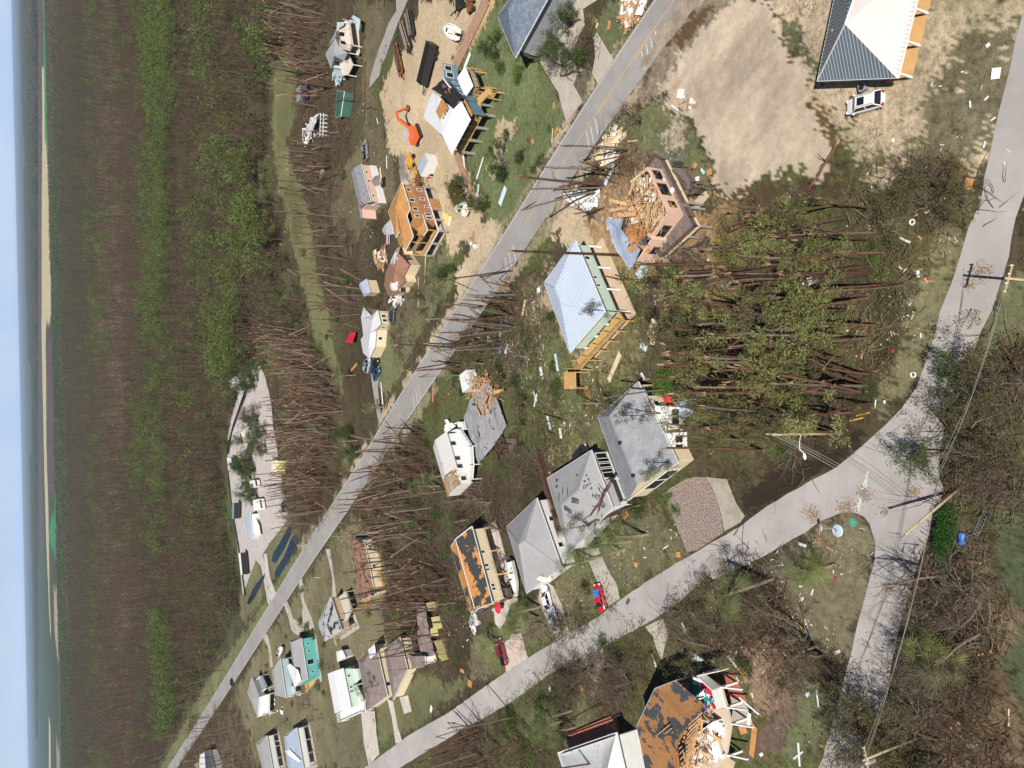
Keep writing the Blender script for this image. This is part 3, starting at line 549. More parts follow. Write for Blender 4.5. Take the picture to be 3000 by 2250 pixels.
def snapped(k):
    R=np.random.default_rng(300+k); h=6.0+R.random()*8.5; rad=.11+.07*R.random(); tr=[]
    T_=curve((0,0,-.2),(R.normal()*.05,R.normal()*.05,1),h,5,R,.03); tr.append((*tubeq(T_,np.linspace(rad,rad*.66,len(T_)),6),0))
    for b in range(R.integers(2,7)):
        i=R.integers(2,5); P=curve(T_[i],(R.normal(),R.normal(),.4),.5+1.2*R.random(),2,R,.25); tr.append((*tubeq(P,[.04,.03,.015],3),0))
    tm=join(tr,'trunk',[BARK if k%4 else BARKG]); sp=[]; top=T_[-1]
    for j in range(4):
        q=R.normal(size=3)*rad*.5; q[2]=-.1; sp.append((*tubeq([top+q,top+q*.8+np.array((R.normal()*.06,R.normal()*.06,.35+.6*R.random()))],[rad*.4,.015],4),0))
    if k%3==0:   # the snapped-off upper length hangs down from the break
        az=R.random()*6.283; dv=np.array((math.cos(az),math.sin(az),-1.1-R.random())); L=min(h*.95,4+3*R.random())
        P=curve(top+[0,0,.2],dv,L,4,R,.06); tr2=(*tubeq(P,np.linspace(rad*.7,.04,5),5),1); sp.append(tr2)
    bm_=join(sp,'broken_top',[WOOD,BARK]); return tm,bm_
def bare_tree(k,leaf=None,h=None,dense=3):
    R=np.random.default_rng(500+k); h=h or 3.5+R.random()*2.5; tr=[];tips=[]
    for j in range(1 if k%2 else 2):
        branch(tr,(R.normal()*.2,R.normal()*.2,-.1),(R.normal()*.25,R.normal()*.25,1),h,.15+.05*R.random(),dense,R,0,tips,5,.13,.8,(4,7))
    tm=join(tr,'trunk',[BARKG if k%3 else BARKD]); cm=None
    if leaf:
        t=np.array(tips); t=t[R.random(len(t))<leaf[1]]; v,f=leafquads(t,leaf[2],.34,.24,R,.6); cm=join([(v,f,0)],'crown',[leaf[0]])
    return tm,cm
def palm(k,h=None,low=False,m=None):
    R=np.random.default_rng(700+k); h=(4.5+R.random()*3) if h is None else h; T_=curve((0,0,-.1),(R.normal()*.06,R.normal()*.06,1),h,5,R,.03)
    tm=join([(*tubeq(T_,np.linspace(.24,.19,6),8),0)],'trunk',[PALMT]); vs=[];o=0;fs=[]; top=T_[-1]
    nf=30 if not low else 16
    for j in range(nf):
        az=6.283*j/nf*2.4+R.random(); el=(-.5+1.5*R.random()); d=np.array((math.cos(az)*math.cos(el),math.sin(az)*math.cos(el),math.sin(el))); L=.6+1.2*R.random()
        P=curve(top,d,L,3,R,.03,-.08); v,f=tubeq(P,[.04,.03,.025,.02],3); vs.append(v); fs.append(f+o); o+=len(v)
        dd=P[-1]-P[-2]; dd/=np.linalg.norm(dd); side=np.cross(dd,(0,0,1.)); side/=np.linalg.norm(side)+1e-9; nn=np.cross(side,dd)
        for b in range(11):
            t=(b-5)/5*1.3; q=dd*math.cos(t)+side*math.sin(t); L2=(1.5 if abs(t)<.9 else 1.1)*(.8+.3*R.random()); e=P[-1]+q*L2-np.array((0,0,.28*L2*(.6+R.random()*.8))); mdd=P[-1]+q*L2*.5+nn*.05; w=np.cross(q,nn)*.024
            vs.append(np.array([P[-1],mdd-w,e,mdd+w])); fs.append(np.array([[0,1,2,3]])+o); o+=4
    cm=join([(np.concatenate(vs),np.concatenate(fs),0)],'crown',[m or F_PALM]); return tm,cm
def shrub(k,m,h=1.6,w=1.6,n=40,q=26,sz=.2):
    R=np.random.default_rng(900+k); t=[]; tr=[]
    for j in range(n):
        a=R.random()*6.283; r=w*math.sqrt(R.random()); t.append((r*math.cos(a),r*math.sin(a),.2+R.random()*h*(1-.5*(r/w)**2)))
    for j in range(7):
        P=curve((0,0,-.1),(R.normal(),R.normal(),1.2),h,3,R,.2); tr.append((*tubeq(P,[.06,.05,.03,.02],3),0))
    tm=join(tr,'stem',[BARKD]); v,f=leafquads(np.array(t),q,.38,sz,R,.6); return tm,join([(v,f,0)],'foliage',[m])
def plant_proto(names,meshes): return names,meshes
def place(kind,meshes,loc,rz=0,sc=1,label='',cat='tree',group=None,lean=None,pn=('trunk','crown')):
    o=bpy.data.objects.new(kind,None); COL.objects.link(o); o.location=loc; o.scale=(sc,)*3 if not hasattr(sc,'__len__') else sc
    e=Euler((0,0,rz)).to_matrix()
    if lean:   # lean=(azimuth of fall, angle)
        ax=Vector((-math.sin(lean[0]),math.cos(lean[0]),0)); e=Matrix.Rotation(lean[1],3,ax) @ e
    o.rotation_euler=e.to_euler(); tag(o,label,cat,group)
    for n,me in zip(pn,meshes):
        if me: c=bpy.data.objects.new(n,me); COL.objects.link(c); c.parent=o
    return o
LIVE=[live_pine(k) for k in range(7)]; SNAP=[snapped(k) for k in range(10)]; BARE=[bare_tree(k) for k in range(5)]; LEAFY=[bare_tree(20+k,(F_DARK,.9,9)) for k in range(3)]
OLIVE=[bare_tree(30+k,(F_OLIVE,.6,7)) for k in range(3)]; DEADT=[bare_tree(40+k,(F_DEAD,.35,5)) for k in range(3)]
PALMS=[palm(k) for k in range(4)]; PALMY=[palm(30+k,h=3.8,m=F_PALMY) for k in range(2)]; PALMB=[palm(10+k,h=.8,low=True,m=F_BRIGHT) for k in range(2)]+[palm(20+k,h=.5,low=True,m=F_PALMD) for k in range(2)]
SHR=[shrub(k,(F_DARK,F_OLIVE,F_BRIGHT,F_DARK)[k]) for k in range(4)]
# scattering of what nobody could count
def gn_scatter(name,protos,P,scl,rz,idx,tilt=None,kind='stuff',label=None):
    pc=bpy.data.collections.new(name+' sources')
    for i,me in enumerate(protos): pc.objects.link(bpy.data.objects.new('%s source %02d'%(name,i),me))
    me=bpy.data.meshes.new(name); me.vertices.add(len(P)); me.vertices.foreach_set('co',np.asarray(P,np.float32).ravel())
    rot=np.zeros((len(P),3),np.float32); rot[:,2]=rz
    if tilt is not None: rot[:,0]=tilt[:,0]; rot[:,1]=tilt[:,1]
    a=me.attributes.new('rot','FLOAT_VECTOR','POINT'); a.data.foreach_set('vector',rot.ravel())
    a=me.attributes.new('scl','FLOAT','POINT'); a.data.foreach_set('value',np.asarray(scl,np.float32))
    a=me.attributes.new('idx','INT','POINT'); a.data.foreach_set('value',np.asarray(idx,np.int32))
    o=bpy.data.objects.new(name,me); COL.objects.link(o); tag(o,label,kind=kind)
    g=bpy.data.node_groups.new(name,'GeometryNodeTree'); g.interface.new_socket('Geometry',in_out='INPUT',socket_type='NodeSocketGeometry'); g.interface.new_socket('Geometry',in_out='OUTPUT',socket_type='NodeSocketGeometry')
    N=g.nodes; L=g.links; gi=N.new('NodeGroupInput'); go_=N.new('NodeGroupOutput'); ip=N.new('GeometryNodeInstanceOnPoints'); ci=N.new('GeometryNodeCollectionInfo')
    ci.inputs['Collection'].default_value=pc; ci.inputs['Separate Children'].default_value=True; ci.inputs['Reset Children'].default_value=True; ip.inputs['Pick Instance'].default_value=True
    def na(nm,t):
        n=N.new('GeometryNodeInputNamedAttribute'); n.data_type=t; n.inputs[0].default_value=nm; return n.outputs[0]
    L.new(gi.outputs[0],ip.inputs['Points']); L.new(ci.outputs[0],ip.inputs['Instance']); L.new(na('idx','INT'),ip.inputs['Instance Index']); L.new(na('rot','FLOAT_VECTOR'),ip.inputs['Rotation']); L.new(na('scl','FLOAT'),ip.inputs['Scale']); L.new(ip.outputs[0],go_.inputs[0])
    md=o.modifiers.new('scatter','NODES'); md.node_group=g; return o
def projpx(x,y,z=0):
    v=np.stack([x,y,np.full_like(x,z)-H if not hasattr(z,'__len__') else z-H],-1); A=np.array([RT,FW,UP])  # rows
    c=v@A; return CX+F*c[...,0]/c[...,2],CY+F*c[...,1]/c[...,2]
def pts_in(poly,n,px=True,excl=()):
    P=np.array(wpoly(poly) if px else poly); out=[]; lo=P.min(0); hi=P.max(0); tot=0
    while tot<n:
        q=lo+rng.random((n*3+50,2))*(hi-lo); k=inpoly(q[:,0],q[:,1],[tuple(a) for a in P])
        for e in excl: k&=~inpoly(q[:,0],q[:,1],e)
        q=q[k]; out.append(q); tot+=len(q)
        if len(q)==0: break
    return np.concatenate(out)[:n]
# --- far wood
def far_tree(k,kind):
    R=np.random.default_rng(1200+k); h=9+R.random()*5; parts=[]; T_=curve((0,0,0),(R.normal()*.06,R.normal()*.06,1),h,3,R,.04)
    mats=[BARK if k%2 else BARKD,F_FARG if kind=='g' else F_DEAD if kind=='d' else F_OLIVE if kind=='o' else F_DARK]
    if kind=='s': parts.append((*tubeq(np.array(T_)*[1,1,.75],[.15,.13,.11,.09],4),0))
    else: parts.append((*tubeq(T_,[.15,.13,.1,.05],3),0))
    if kind=='g':
        C=np.array([T_[-1]+R.normal(size=3)*[1.1,1.1,1.6]+[0,0,-1.2] for _ in range(16)]); parts.append((*leafquads(C,8,.6,.75,R,.6),1))
    if kind in 'do':
        C=np.array([T_[0]+[0,0,1+R.random()*h*.65]+R.normal(size=3)*[1.3,1.3,.5] for _ in range(16)]); parts.append((*leafquads(C,5,.8,.75,R,.35),1))
        for j in range(6):
            P=curve([0,0,h*(.3+.5*R.random())],(R.normal(),R.normal(),.6),2,2,R,.2); parts.append((*tubeq(P,[.06,.04,.02],3),0))
    if kind=='k':
        C=np.array([[R.normal()*1.3,R.normal()*1.3,.6+R.random()*3] for _ in range(16)]); parts.append((*leafquads(C,7,.8,.7,R,.6),1))
    return join(parts,'far tree',mats)
FAR=[far_tree(0,'g'),far_tree(1,'g'),far_tree(2,'g'),far_tree(3,'s'),far_tree(4,'s'),far_tree(5,'d'),far_tree(6,'d'),far_tree(7,'o'),far_tree(8,'o'),far_tree(9,'k'),far_tree(10,'k')]
def patch(k,kind):
    R=np.random.default_rng(1400+k); parts=[]; m={'g':F_DARK,'d':F_DEAD,'o':F_OLIVE}[kind]
    C=np.stack([R.normal(size=60)*11,R.normal(size=60)*11,2+R.random(60)*6],-1); parts.append((*leafquads(C,7,2.6,3.0,R,.6,.2),0))
    C=np.stack([R.normal(size=26)*11,R.normal(size=26)*11,2+R.random(26)*5],-1); parts.append((*leafquads(C,4,2.2,2.6,R,.5,.2),1))
    return join(parts,'far patch',[m,F_OLIVE if kind!='o' else F_DEAD])
PATCH=[patch(0,'g'),patch(1,'g'),patch(2,'d'),patch(3,'d'),patch(4,'o')]
EDGE=[(850,-400),(855,60),(846,150),(797,215),(790,380),(800,500),(822,600),(842,700),(868,800),(895,900),(905,980),(800,1000),(770,1050),(740,1085),(715,1130),(693,1200),(672,1270),(655,1310),(657,1390),(668,1480),(690,1600),(706,1740),(712,1790),(680,1850),(640,1920),(606,1990),(560,2080),(510,2170),(400,2330),(330,2700)]
FW_W=wpoly([(X,Y) for X,Y in EDGE]); 
def edge_y(x):  # nearest depth of the wood at side position x
    P=sorted(FW_W); return np.interp(x,[p[0] for p in P],[p[1] for p in P])
def wood_field(y0,y1,area):
    w1=.53*y1*1.02+30; n=int((y1-y0)*w1*2/area); y=y0+(y1-y0)*rng.random(n); x=(rng.random(n)*2-1)*w1; k=np.abs(x)<.53*np.sqrt(y*y+6400)+25; return x[k],y[k]
X1,Y1=wood_field(230,760,13); X2,Y2=wood_field(760,1750,38)
x=np.concatenate([X1,X2]); y=np.concatenate([Y1,Y2]); poly=FW_W+[(-3000,3000),(3000,3000)]
# inside the wood polygon (edge list runs from +x to -x)
k=inpoly(x,y,[(FW_W[0][0]+2000,FW_W[0][1])]+FW_W+[(FW_W[-1][0]-3000,FW_W[-1][1]),(-6000,9000),(6000,9000)]); x=x[k]; y=y[k]
px_,py_=projpx(x,y)
def sm(a,lo,hi): return np.clip((a-lo)/(hi-lo),0,1)
nz=fbm(x,y,38,81,4); nz2=fbm(x,y,120,85,3)
green=np.exp(-((px_-(560+.02*py_))/105)**2)*.5+.35*np.exp(-((px_-330)/40)**2)+.75*sm(px_,390,460)
green=green*(.08+1.6*sm(nz,.45,.62))*(.3+1.0*sm(nz2,.4,.6))
pale=np.exp(-((px_-340)/60)**2)*(py_<1500)+sm(py_,1300,1900)*.8*(px_<560)
green*=1-.6*np.exp(-((px_-455)/55)**2)
u=rng.random(len(x)); g=green*.55
g=green*.62; idx=np.where(u<g,rng.integers(0,3,len(x)),np.where(u<g+.1+.12*sm(px_,500,700),rng.integers(3,5,len(x)),np.where(rng.random(len(x))<.35+.4*pale,rng.integers(5,7,len(x)),np.where(rng.random(len(x))<.5,rng.integers(7,9,len(x)),rng.integers(9,11,len(x))))))
dk_=(px_<285+40*(nz2-.5))&(px_>160)&(rng.random(len(x))<.8); idx=np.where(dk_,rng.integers(9,11,len(x)),idx)
gn_scatter('far_wood',FAR,np.stack([x,y,np.zeros_like(x)],-1),(.75+.5*rng.random(len(x)))*(1+.25*(y>760)),rng.random(len(x))*6.28,idx,rng.normal(0,.06,(len(x),2)))
x,y=wood_field(1700,2330,260); px_,py_=projpx(x,y); nz=fbm(x,y,300,91,3)
idx=np.where(rng.random(len(x))<sm(px_,225,205)*.2+.55*(nz>.45),rng.integers(0,2,len(x)),np.where(rng.random(len(x))<.6,rng.integers(2,4,len(x)),4))
x2,y2=wood_field(3400,9000,3500); p2,q2=projpx(x2,y2)
keep=(p2<112)&(fbm(x2,y2,900,95,3)>.45)
x2=x2[keep]; y2=y2[keep]
x=np.concatenate([x,x2]); y=np.concatenate([y,y2]); idx=np.concatenate([idx,rng.integers(0,4,len(x2))])
gn_scatter('distant_wood',PATCH,np.stack([x,y,np.zeros_like(x)],-1),np.where(y>3000,1.6,.7)+.5*rng.random(len(x)),rng.random(len(x))*6.28,idx)
print('far trees',len(idx))
# ---------------------------------------------------------------- building kit
WHITE=mat('white paint',(.72,.71,.68),.6,noise=(1.2,.1)); CREAM=mat('cream siding',(.68,.56,.38),.7,noise=(1,.08)); PINK=mat('pink stucco',(.66,.45,.34),.8,noise=(.8,.06)); MINT=mat('mint siding',(.5,.62,.53),.7,noise=(1,.07))
TEAL=mat('teal siding',(.12,.43,.4),.6,noise=(1,.08)); BLUE=mat('blue siding',(.13,.22,.29),.7,noise=(1,.08)); YELL=mat('yellow siding',(.62,.54,.24),.7,noise=(1.5,.15)); TAN=mat('tan siding',(.55,.4,.28),.7,noise=(1,.08)); PALEB=mat('pale blue siding',(.4,.5,.54),.7,noise=(1,.1))
GLASS=mat('dark window glass',(.012,.014,.018),.12,.6); DARK=mat('dark opening',(.012,.012,.013),.9,.05); TIMBER=mat('yellow timber',(.5,.31,.12),.75,noise=(1.5,.25),rnd=.1); OLDWOOD=mat('weathered wood',(.12,.085,.07),.85,noise=(2,.35)); LUMBER=mat('broken lumber',(.52,.31,.16),.8,noise=(2,.4),rnd=.2)
PLY=two('plywood sheets',(.47,.24,.085),(.38,.19,.075),.6,.35,.65,.8); CONCP=mat('concrete pier',(.27,.245,.22),.9,noise=(2,.2)); FLOORC=mat('bare interior floor',(.55,.42,.28),.8,noise=(.8,.2)); REDDECK=mat('red painted deck',(.36,.12,.085),.7,noise=(1,.15)); GREYB=mat('grey metal',(.28,.29,.3),.5,noise=(1,.1)); BLACK=mat('black paint',(.02,.02,.022),.4,.5)
def shingle(name,c,c2=None,lo=.58,hi=.6,sc=.9,st=(1,1,1)): return two(name,c,c2 or tuple(v*1.25 for v in c),sc,lo,hi,.9,7,st,bump=.2,fine=(.84,1.12))
R_GREY=shingle('grey shingles',(.24,.245,.265),(.29,.295,.31),.4,.6,.5); R_LIGHT=two('light grey shingles',(.285,.28,.282),(.315,.31,.31),.25,.35,.65,.85,6,fine=(.94,1.05)); R_SLATE=shingle('slate shingles',(.13,.155,.2),(.19,.22,.27),.45,.6,1.2); R_BROWN=shingle('brown shingles',(.235,.185,.17),(.19,.15,.14),.4,.6,.8)
R_WHITE=mat('white roofing',(.66,.66,.67),.6,.3,noise=(.5,.08)); R_TORN=shingle('torn black and orange roof',(.045,.048,.05),(.48,.22,.07),.49,.505,.28,(1,1,1)); R_TORN2=shingle('shingles stripped to boards',(.07,.078,.085),(.40,.19,.075),.475,.485,.5,(1,.5,1))
R_BRTORN=shingle('torn brown roof',(.26,.14,.095),(.04,.035,.035),.56,.58,.5); R_BW=shingle('brown roof torn to felt',(.27,.14,.09),(.66,.66,.66),.54,.56,.16); R_GB=shingle('grey roof torn to felt',(.36,.36,.36),(.03,.032,.035),.54,.56,.4); R_SPOT=shingle('white roof with lifted shingles',(.5,.49,.48),(.1,.1,.11),.64,.66,1.6); R_GSPOT=shingle('grey roof with lifted shingles',(.24,.235,.25),(.05,.05,.055),.6,.62,1.1)
M_BLUE=mat('pale blue metal roof',(.40,.46,.57),.42,.5,.15,noise=(.4,.08)); M_GREY=mat('grey metal roof',(.15,.175,.20),.42,.5,.15,noise=(.4,.08)); M_GLARE=mat('grey metal in sun glare',(.5,.45,.43),.5,.3,0,noise=(.4,.06)); RIBB=mat('bright rib',(.62,.67,.74),.4,.5); RIBD=mat('grey rib',(.34,.38,.42),.4,.5); RIBP=mat('rib on glare side',(.33,.28,.27),.4,.5)
R_GREEN=mat('green sheet roof',(.03,.1,.07),.5,.4,noise=(.5,.2))
def TT(ox,oy,k): return lambda x,y:(ox+x*k,oy+y*k)
class House:
    def __init__(s,name,label,cat,c,group=None):
        s.o=at(*c,0); s.root=thing(name,label,cat,s.o,0,group)
    def p(s,q,z=0.0):
        if len(q)==3 and not isinstance(q,Vector): q,z=(q[0],q[1]),q[2]
        return at(q[0],q[1],z)-s.o
    def mb(s): return MB()
    def part(s,mb,name,m,label=None,parent=None):
        o=mb.build(name,m,parent or s.root)
        if label: o['label']=label
        return o
def inset(P,d):
    c=sum(P,Vector())/len(P); out=[]; n=len(P); ar=sum(P[i].x*P[(i+1)%n].y-P[(i+1)%n].x*P[i].y for i in range(n)); sg=1 if ar>0 else -1
    for i in range(n):
        a,b,q=P[i-1],P[i],P[(i+1)%n]; e1=(b-a).xy.normalized(); e2=(q-b).xy.normalized(); n1=Vector((-e1.y,e1.x))*sg; n2=Vector((-e2.y,e2.x))*sg; m=(n1+n2); m=m/max(m.dot(n1),.35); out.append(Vector((b.x+m.x*d,b.y+m.y*d,b.z)))
    return out
def wallring(h,P,z0,z1,m,name='wall',t=.15,skip=()):
    mb=MB(); n=len(P)
    for i in range(n):
        if i in skip: continue
        a,b=P[i],P[(i+1)%n]; mb.bar((a.x,a.y,(z0+z1)/2),(b.x,b.y,(z0+z1)/2),t,z1-z0)
    return h.part(mb,name,m)
def window(h,a,b,t,z,w=1.0,hh=1.1,m=GLASS,fm=WHITE,out=None,name='window'):
    """a framed window in the wall from a to b (local points), t along it, sill height z"""
    a=Vector((a.x,a.y,0)); b=Vector((b.x,b.y,0)); d=(b-a).normalized(); nn=Vector((d.y,-d.x,0)); c=a.lerp(b,t)
    if out is not None and nn.dot(out)<0: nn=-nn
    mb=MB(); q=c+nn*.09; zc=z+hh/2
    mb.bar(q-d*w/2+Vector((0,0,z)),q-d*w/2+Vector((0,0,z+hh)),.1,.1,d); mb.bar(q+d*w/2+Vector((0,0,z)),q+d*w/2+Vector((0,0,z+hh)),.1,.1,d)
    mb.bar(q-d*(w/2+.08)+Vector((0,0,z-.04)),q+d*(w/2+.08)+Vector((0,0,z-.04)),.1,.1); mb.bar(q-d*(w/2+.08)+Vector((0,0,z+hh+.04)),q+d*(w/2+.08)+Vector((0,0,z+hh+.04)),.1,.1)
    f=h.part(mb,name,fm); mb=MB(); g=c+nn*.085; mb.bar(g-d*w/2+Vector((0,0,zc)),g+d*w/2+Vector((0,0,zc)),.03,hh); h.part(mb,'pane',m,parent=f)
def ribs(mb,P,sp=.6,w=.07,hgt=.05,off=0.02):
    """raised ribs running down the slope of a planar facet P"""
    n=(P[1]-P[0]).cross(P[2]-P[0]).normalized(); 
    if n.z<0: n=-n
    hx=Vector((n.y,-n.x,0))
    if hx.length<1e-3: return
    hx.normalize(); dn=n.cross(hx).normalized(); o=P[0]; q=[((p-o).dot(hx),(p-o).dot(dn)) for p in P]
    x=min(a for a,_ in q)+sp/2; X=max(a for a,_ in q)
    while x<X:
        ys=[]
        for (x0,y0),(x1,y1) in zip(q,q[1:]+q[:1]):
            if (x0-x)*(x1-x)<0: ys.append(y0+(y1-y0)*(x-x0)/(x1-x0))
        if len(ys)>=2:
            a,b=min(ys),max(ys)
            if b-a>.3: mb.bar(o+hx*x+dn*a+n*off,o+hx*x+dn*b+n*off,w,hgt,n)
        x+=sp
def eave4(h,E,ze):
    P=[h.p(e,ze) for e in E]
    if len(P)==3: P.append(P[0]+P[2]-P[1])
    return P
def roof(h,P,ze,r0,r1,m,kind='hip',rib=None,rm=None,name='roof',t=.16,over=.45,facets=None,trim=None):
    """roof over the eave rectangle P; ridge parallel to P0P1.  r0/r1: ('px',X,Y) solved on the mid plane, or (s,z)"""
    M0=(P[0]+P[3])/2; M1=(P[1]+P[2])/2; ax=(M1-M0); L=ax.length; ax=ax/L
    def rp(r):
        if r[0]=='px':
            d=Vector(ray(r[1],r[2])); o=Vector((0,0,H))-h.o; nn=Vector((-ax.y,ax.x,0)); t_=(M0-o).dot(nn)/d.dot(nn); q=o+d*t_; return q
        return Vector((*(M0+ax*L*r[0]).xy,r[1]))
    a,b=rp(r0),rp(r1)
    if kind!='hip' : pass
    zr=max(a.z,b.z)
    print(h.root.name,'sides %.1f x %.1f'%((P[1]-P[0]).length,(P[2]-P[1]).length),'ridge s %.2f..%.2f z %.1f %.1f (eave %.1f)'%((a-M0).dot(ax)/L,(b-M0).dot(ax)/L,a.z,b.z,ze))
    F=[[P[0],P[1],b,a],[P[2],P[3],a,b]]; s0=(a-M0).dot(ax)/L; s1=(b-M0).dot(ax)/L
    if s0>.02: F.append([P[3],P[0],a])
    if s1<.98: F.append([P[1],P[2],b])
    mb=MB()
    for f in F: mb.slab(f,t)
    mats=[m]
    ro=h.part(mb,name,m)
    if rib:
        mb=MB()
        for f in F: ribs(mb,f,rib)
        h.part(mb,'rib',rm or RIBB,parent=ro)
    mb=MB()
    for q in ((a,b),): mb.bar(q[0]+Vector((0,0,.03)),q[1]+Vector((0,0,.03)),.22,.05)
    if s0>.02: mb.bar(P[3]+Vector((0,0,.02)),a+Vector((0,0,.03)),.16,.05); mb.bar(P[0]+Vector((0,0,.02)),a+Vector((0,0,.03)),.16,.05)
    if s1<.98: mb.bar(P[1]+Vector((0,0,.02)),b+Vector((0,0,.03)),.16,.05); mb.bar(P[2]+Vector((0,0,.02)),b+Vector((0,0,.03)),.16,.05)
    h.part(mb,'ridge_cap',trim or m,parent=ro)
    mb=MB()
    for i in range(4): mb.bar(P[i]-Vector((0,0,.1)),P[(i+1)%4]-Vector((0,0,.1)),.1,.2)
    h.part(mb,'eave_trim',WHITE,parent=ro)
    W=inset(P,over); wl=None
    gables=[]
    if s0<=.02: gables.append((W[3],W[0],a))
    if s1>=.98: gables.append((W[1],W[2],b))
    return W,gables,(a,b),ro
def gable_fill(h,W,gables,ze,m):
    mb=MB()
    for p,q,r in gables:
        p=Vector((p.x,p.y,ze-.1)); q=Vector((q.x,q.y,ze-.1)); mm=(p+q)/2; top=Vector((mm.x,mm.y,r.z-.25)); d=(q-p).normalized(); n=Vector((-d.y,d.x,0))*.08
        mb.add([p-n,q-n,top-n,p+n,q+n,top+n],[(0,1,2),(3,5,4),(0,3,4,1),(1,4,5,2),(2,5,3,0)])
    if gables: h.part(mb,'gable',m)
def posts(h,pts,z0,z1,m,w=.3,name='post'):
    for q in pts:
        mb=MB(); mb.box(q.x-w/2,q.x+w/2,q.y-w/2,q.y+w/2,z0,z1); h.part(mb,name,m)
def rail(mb,pts,z,hh=1.0,step=1.6,w=.07,mid=2,pick=0):
    for a,b in zip(pts,pts[1:]):
        L=(b-a).length; n=max(1,int(L/step))
        for k in range(n+1):
            q=a.lerp(b,k/n); mb.bar((q.x,q.y,z),(q.x,q.y,z+hh),w*1.3)
        for j in range(mid+1):
            zz=z+hh*(1-j/(mid+1)); mb.bar((a.x,a.y,zz),(b.x,b.y,zz),w,w*1.2)
        if pick:
            n=int(L/pick)
            for k in range(n): q=a.lerp(b,k/n); mb.bar((q.x,q.y,z+.1),(q.x,q.y,z+hh),.04)
def deck(h,P,z,m,name='deck',t=.25,railm=None,rp=None,pm=None,pw=.3,pp=None,mid=2,pick=0,planks=None):
    mb=MB(); mb.slab([Vector((p.x,p.y,z)) for p in P],t); d=h.part(mb,name,m)
    if railm and rp:
        mb=MB(); rail(mb,rp,z,1.0,1.6,.08,mid,pick); h.part(mb,'railing',railm,parent=d)
    if pm and pp: posts(h,pp,-.05,z-t,pm,pw)
    return d
def beams(h,poly,n,z0,z1,L=(1,3.5),w=.09,m=None,name='broken_rafters',up=.25,seed=1,parent=None,fl=.25):
    """loose lumber strewn inside the polygon (local points)"""
    R=random.Random(seed); mb=MB(); P=[(p.x,p.y) for p in poly]; xs=[p[0] for p in P]; ys_=[p[1] for p in P]; k=0; tries=0
    while k<n and tries<n*30:
        tries+=1; x=R.uniform(min(xs),max(xs)); y=R.uniform(min(ys_),max(ys_))
        if not inpoly(np.array([x]),np.array([y]),P)[0]: continue
        a=R.random()*6.28; l=R.uniform(*L); z=R.uniform(z0,z1); dz=R.gauss(0,up)*l; dx=math.cos(a)*l/2; dy=math.sin(a)*l/2
        ww=w if R.random()>fl else w*R.uniform(3,7); mb.bar((x-dx,y-dy,max(z0,z-dz/2)),(x+dx,y+dy,max(z0,z+dz/2)),ww,w*.7,(R.gauss(0,.3),R.gauss(0,.3),1)); k+=1
    return h.part(mb,name,m or LUMBER,parent=parent)
def crumple(h,pts,m,name='fallen_roof',amp=.35,n=7,seed=1,rib=None,t=.05,label=None,parent=None):
    """a sheet of roofing over the outline pts (local 3-D points), buckled"""
    R=random.Random(seed); bm=bmesh.new(); vs=[bm.verts.new(p) for p in pts]
    tri=tessellate_polygon([[Vector(p) for p in pts]])
    for t3 in tri:
        try: bm.faces.new([vs[i] for i in t3])
        except ValueError: pass
    for _ in range(3): bmesh.ops.subdivide_edges(bm,edges=[e for e in bm.edges if e.calc_length()>1.2],cuts=1,use_grid_fill=True)
    bmesh.ops.triangulate(bm,faces=bm.faces)
    for v in bm.verts: v.co.z+=mnoise.noise(Vector((v.co.x*.45+seed*7,v.co.y*.45,seed)))*amp*2+R.gauss(0,amp*.12); 
    zmin=.08
    for v in bm.verts: v.co.z=max(zmin,v.co.z)
    r=bmesh.ops.solidify(bm,geom=bm.faces[:],thickness=t)
    me=bpy.data.meshes.new(name); bm.to_mesh(me); bm.free(); me.materials.append(m); o=bpy.data.objects.new(name,me); COL.objects.link(o); o.parent=parent or h.root
    if label: o['label']=label
    return o
def simple(name,label,cat,q,E,ze,m,wm,r0=(.25,None),r1=(.75,None),zr=None,floor=0,kind='hip',rib=None,rm=None,win=(),pier=None,over=.45,slab=None,trim=None,deep=0):
    """house with a four-cornered roof; E photo corners at eave height"""
    c=E[0]; h=House(name,label,cat,(sum(e[0] for e in E)/len(E),sum(e[1] for e in E)/len(E)))
    P=eave4(h,E,ze); zr=zr or ze+1.8
    r0=r0 if r0[0]=='px' else (r0[0],r0[1] or zr); r1=r1 if r1[0]=='px' else (r1[0],r1[1] or zr)
    W,g,ab,ro=roof(h,P,ze,r0,r1,m,kind,rib,rm,over=over,trim=trim)
    if deep: dv=(W[3]-W[0]).normalized()*deep; W[0]=W[0]+dv; W[1]=W[1]+dv
    wallring(h,W,floor,ze-.12,wm); gable_fill(h,W,g,ze,wm)
    if floor>0.5:
        deck(h,W,floor,wm,'floor',.3); n=4; pp=[W[i].lerp(W[(i+1)%4],k/3) for i in range(4) for k in range(3)]; posts(h,pp,-.05,floor-.3,pier or CONCP,.3)
        mb=MB(); mb.slab([Vector((p.x,p.y,.09)) for p in inset(P,-.6)],.12); h.part(mb,'ground_slab',slab or CONC)
    out=None; c=sum(W,Vector())/4
    for e,t,z,w_,hh in win:
        if len(win)>1 and w_<1.5: w_*=.72; hh*=.75; z+=.15
        a,b=W[e],W[(e+1)%4]; mm=(a+b)/2-c; window(h,a,b,t,z,w_,hh,out=Vector((mm.x,mm.y,0)))
    return h,P,W,ab,ro
# ---------------------------------------------------------------- houses
BC='house'
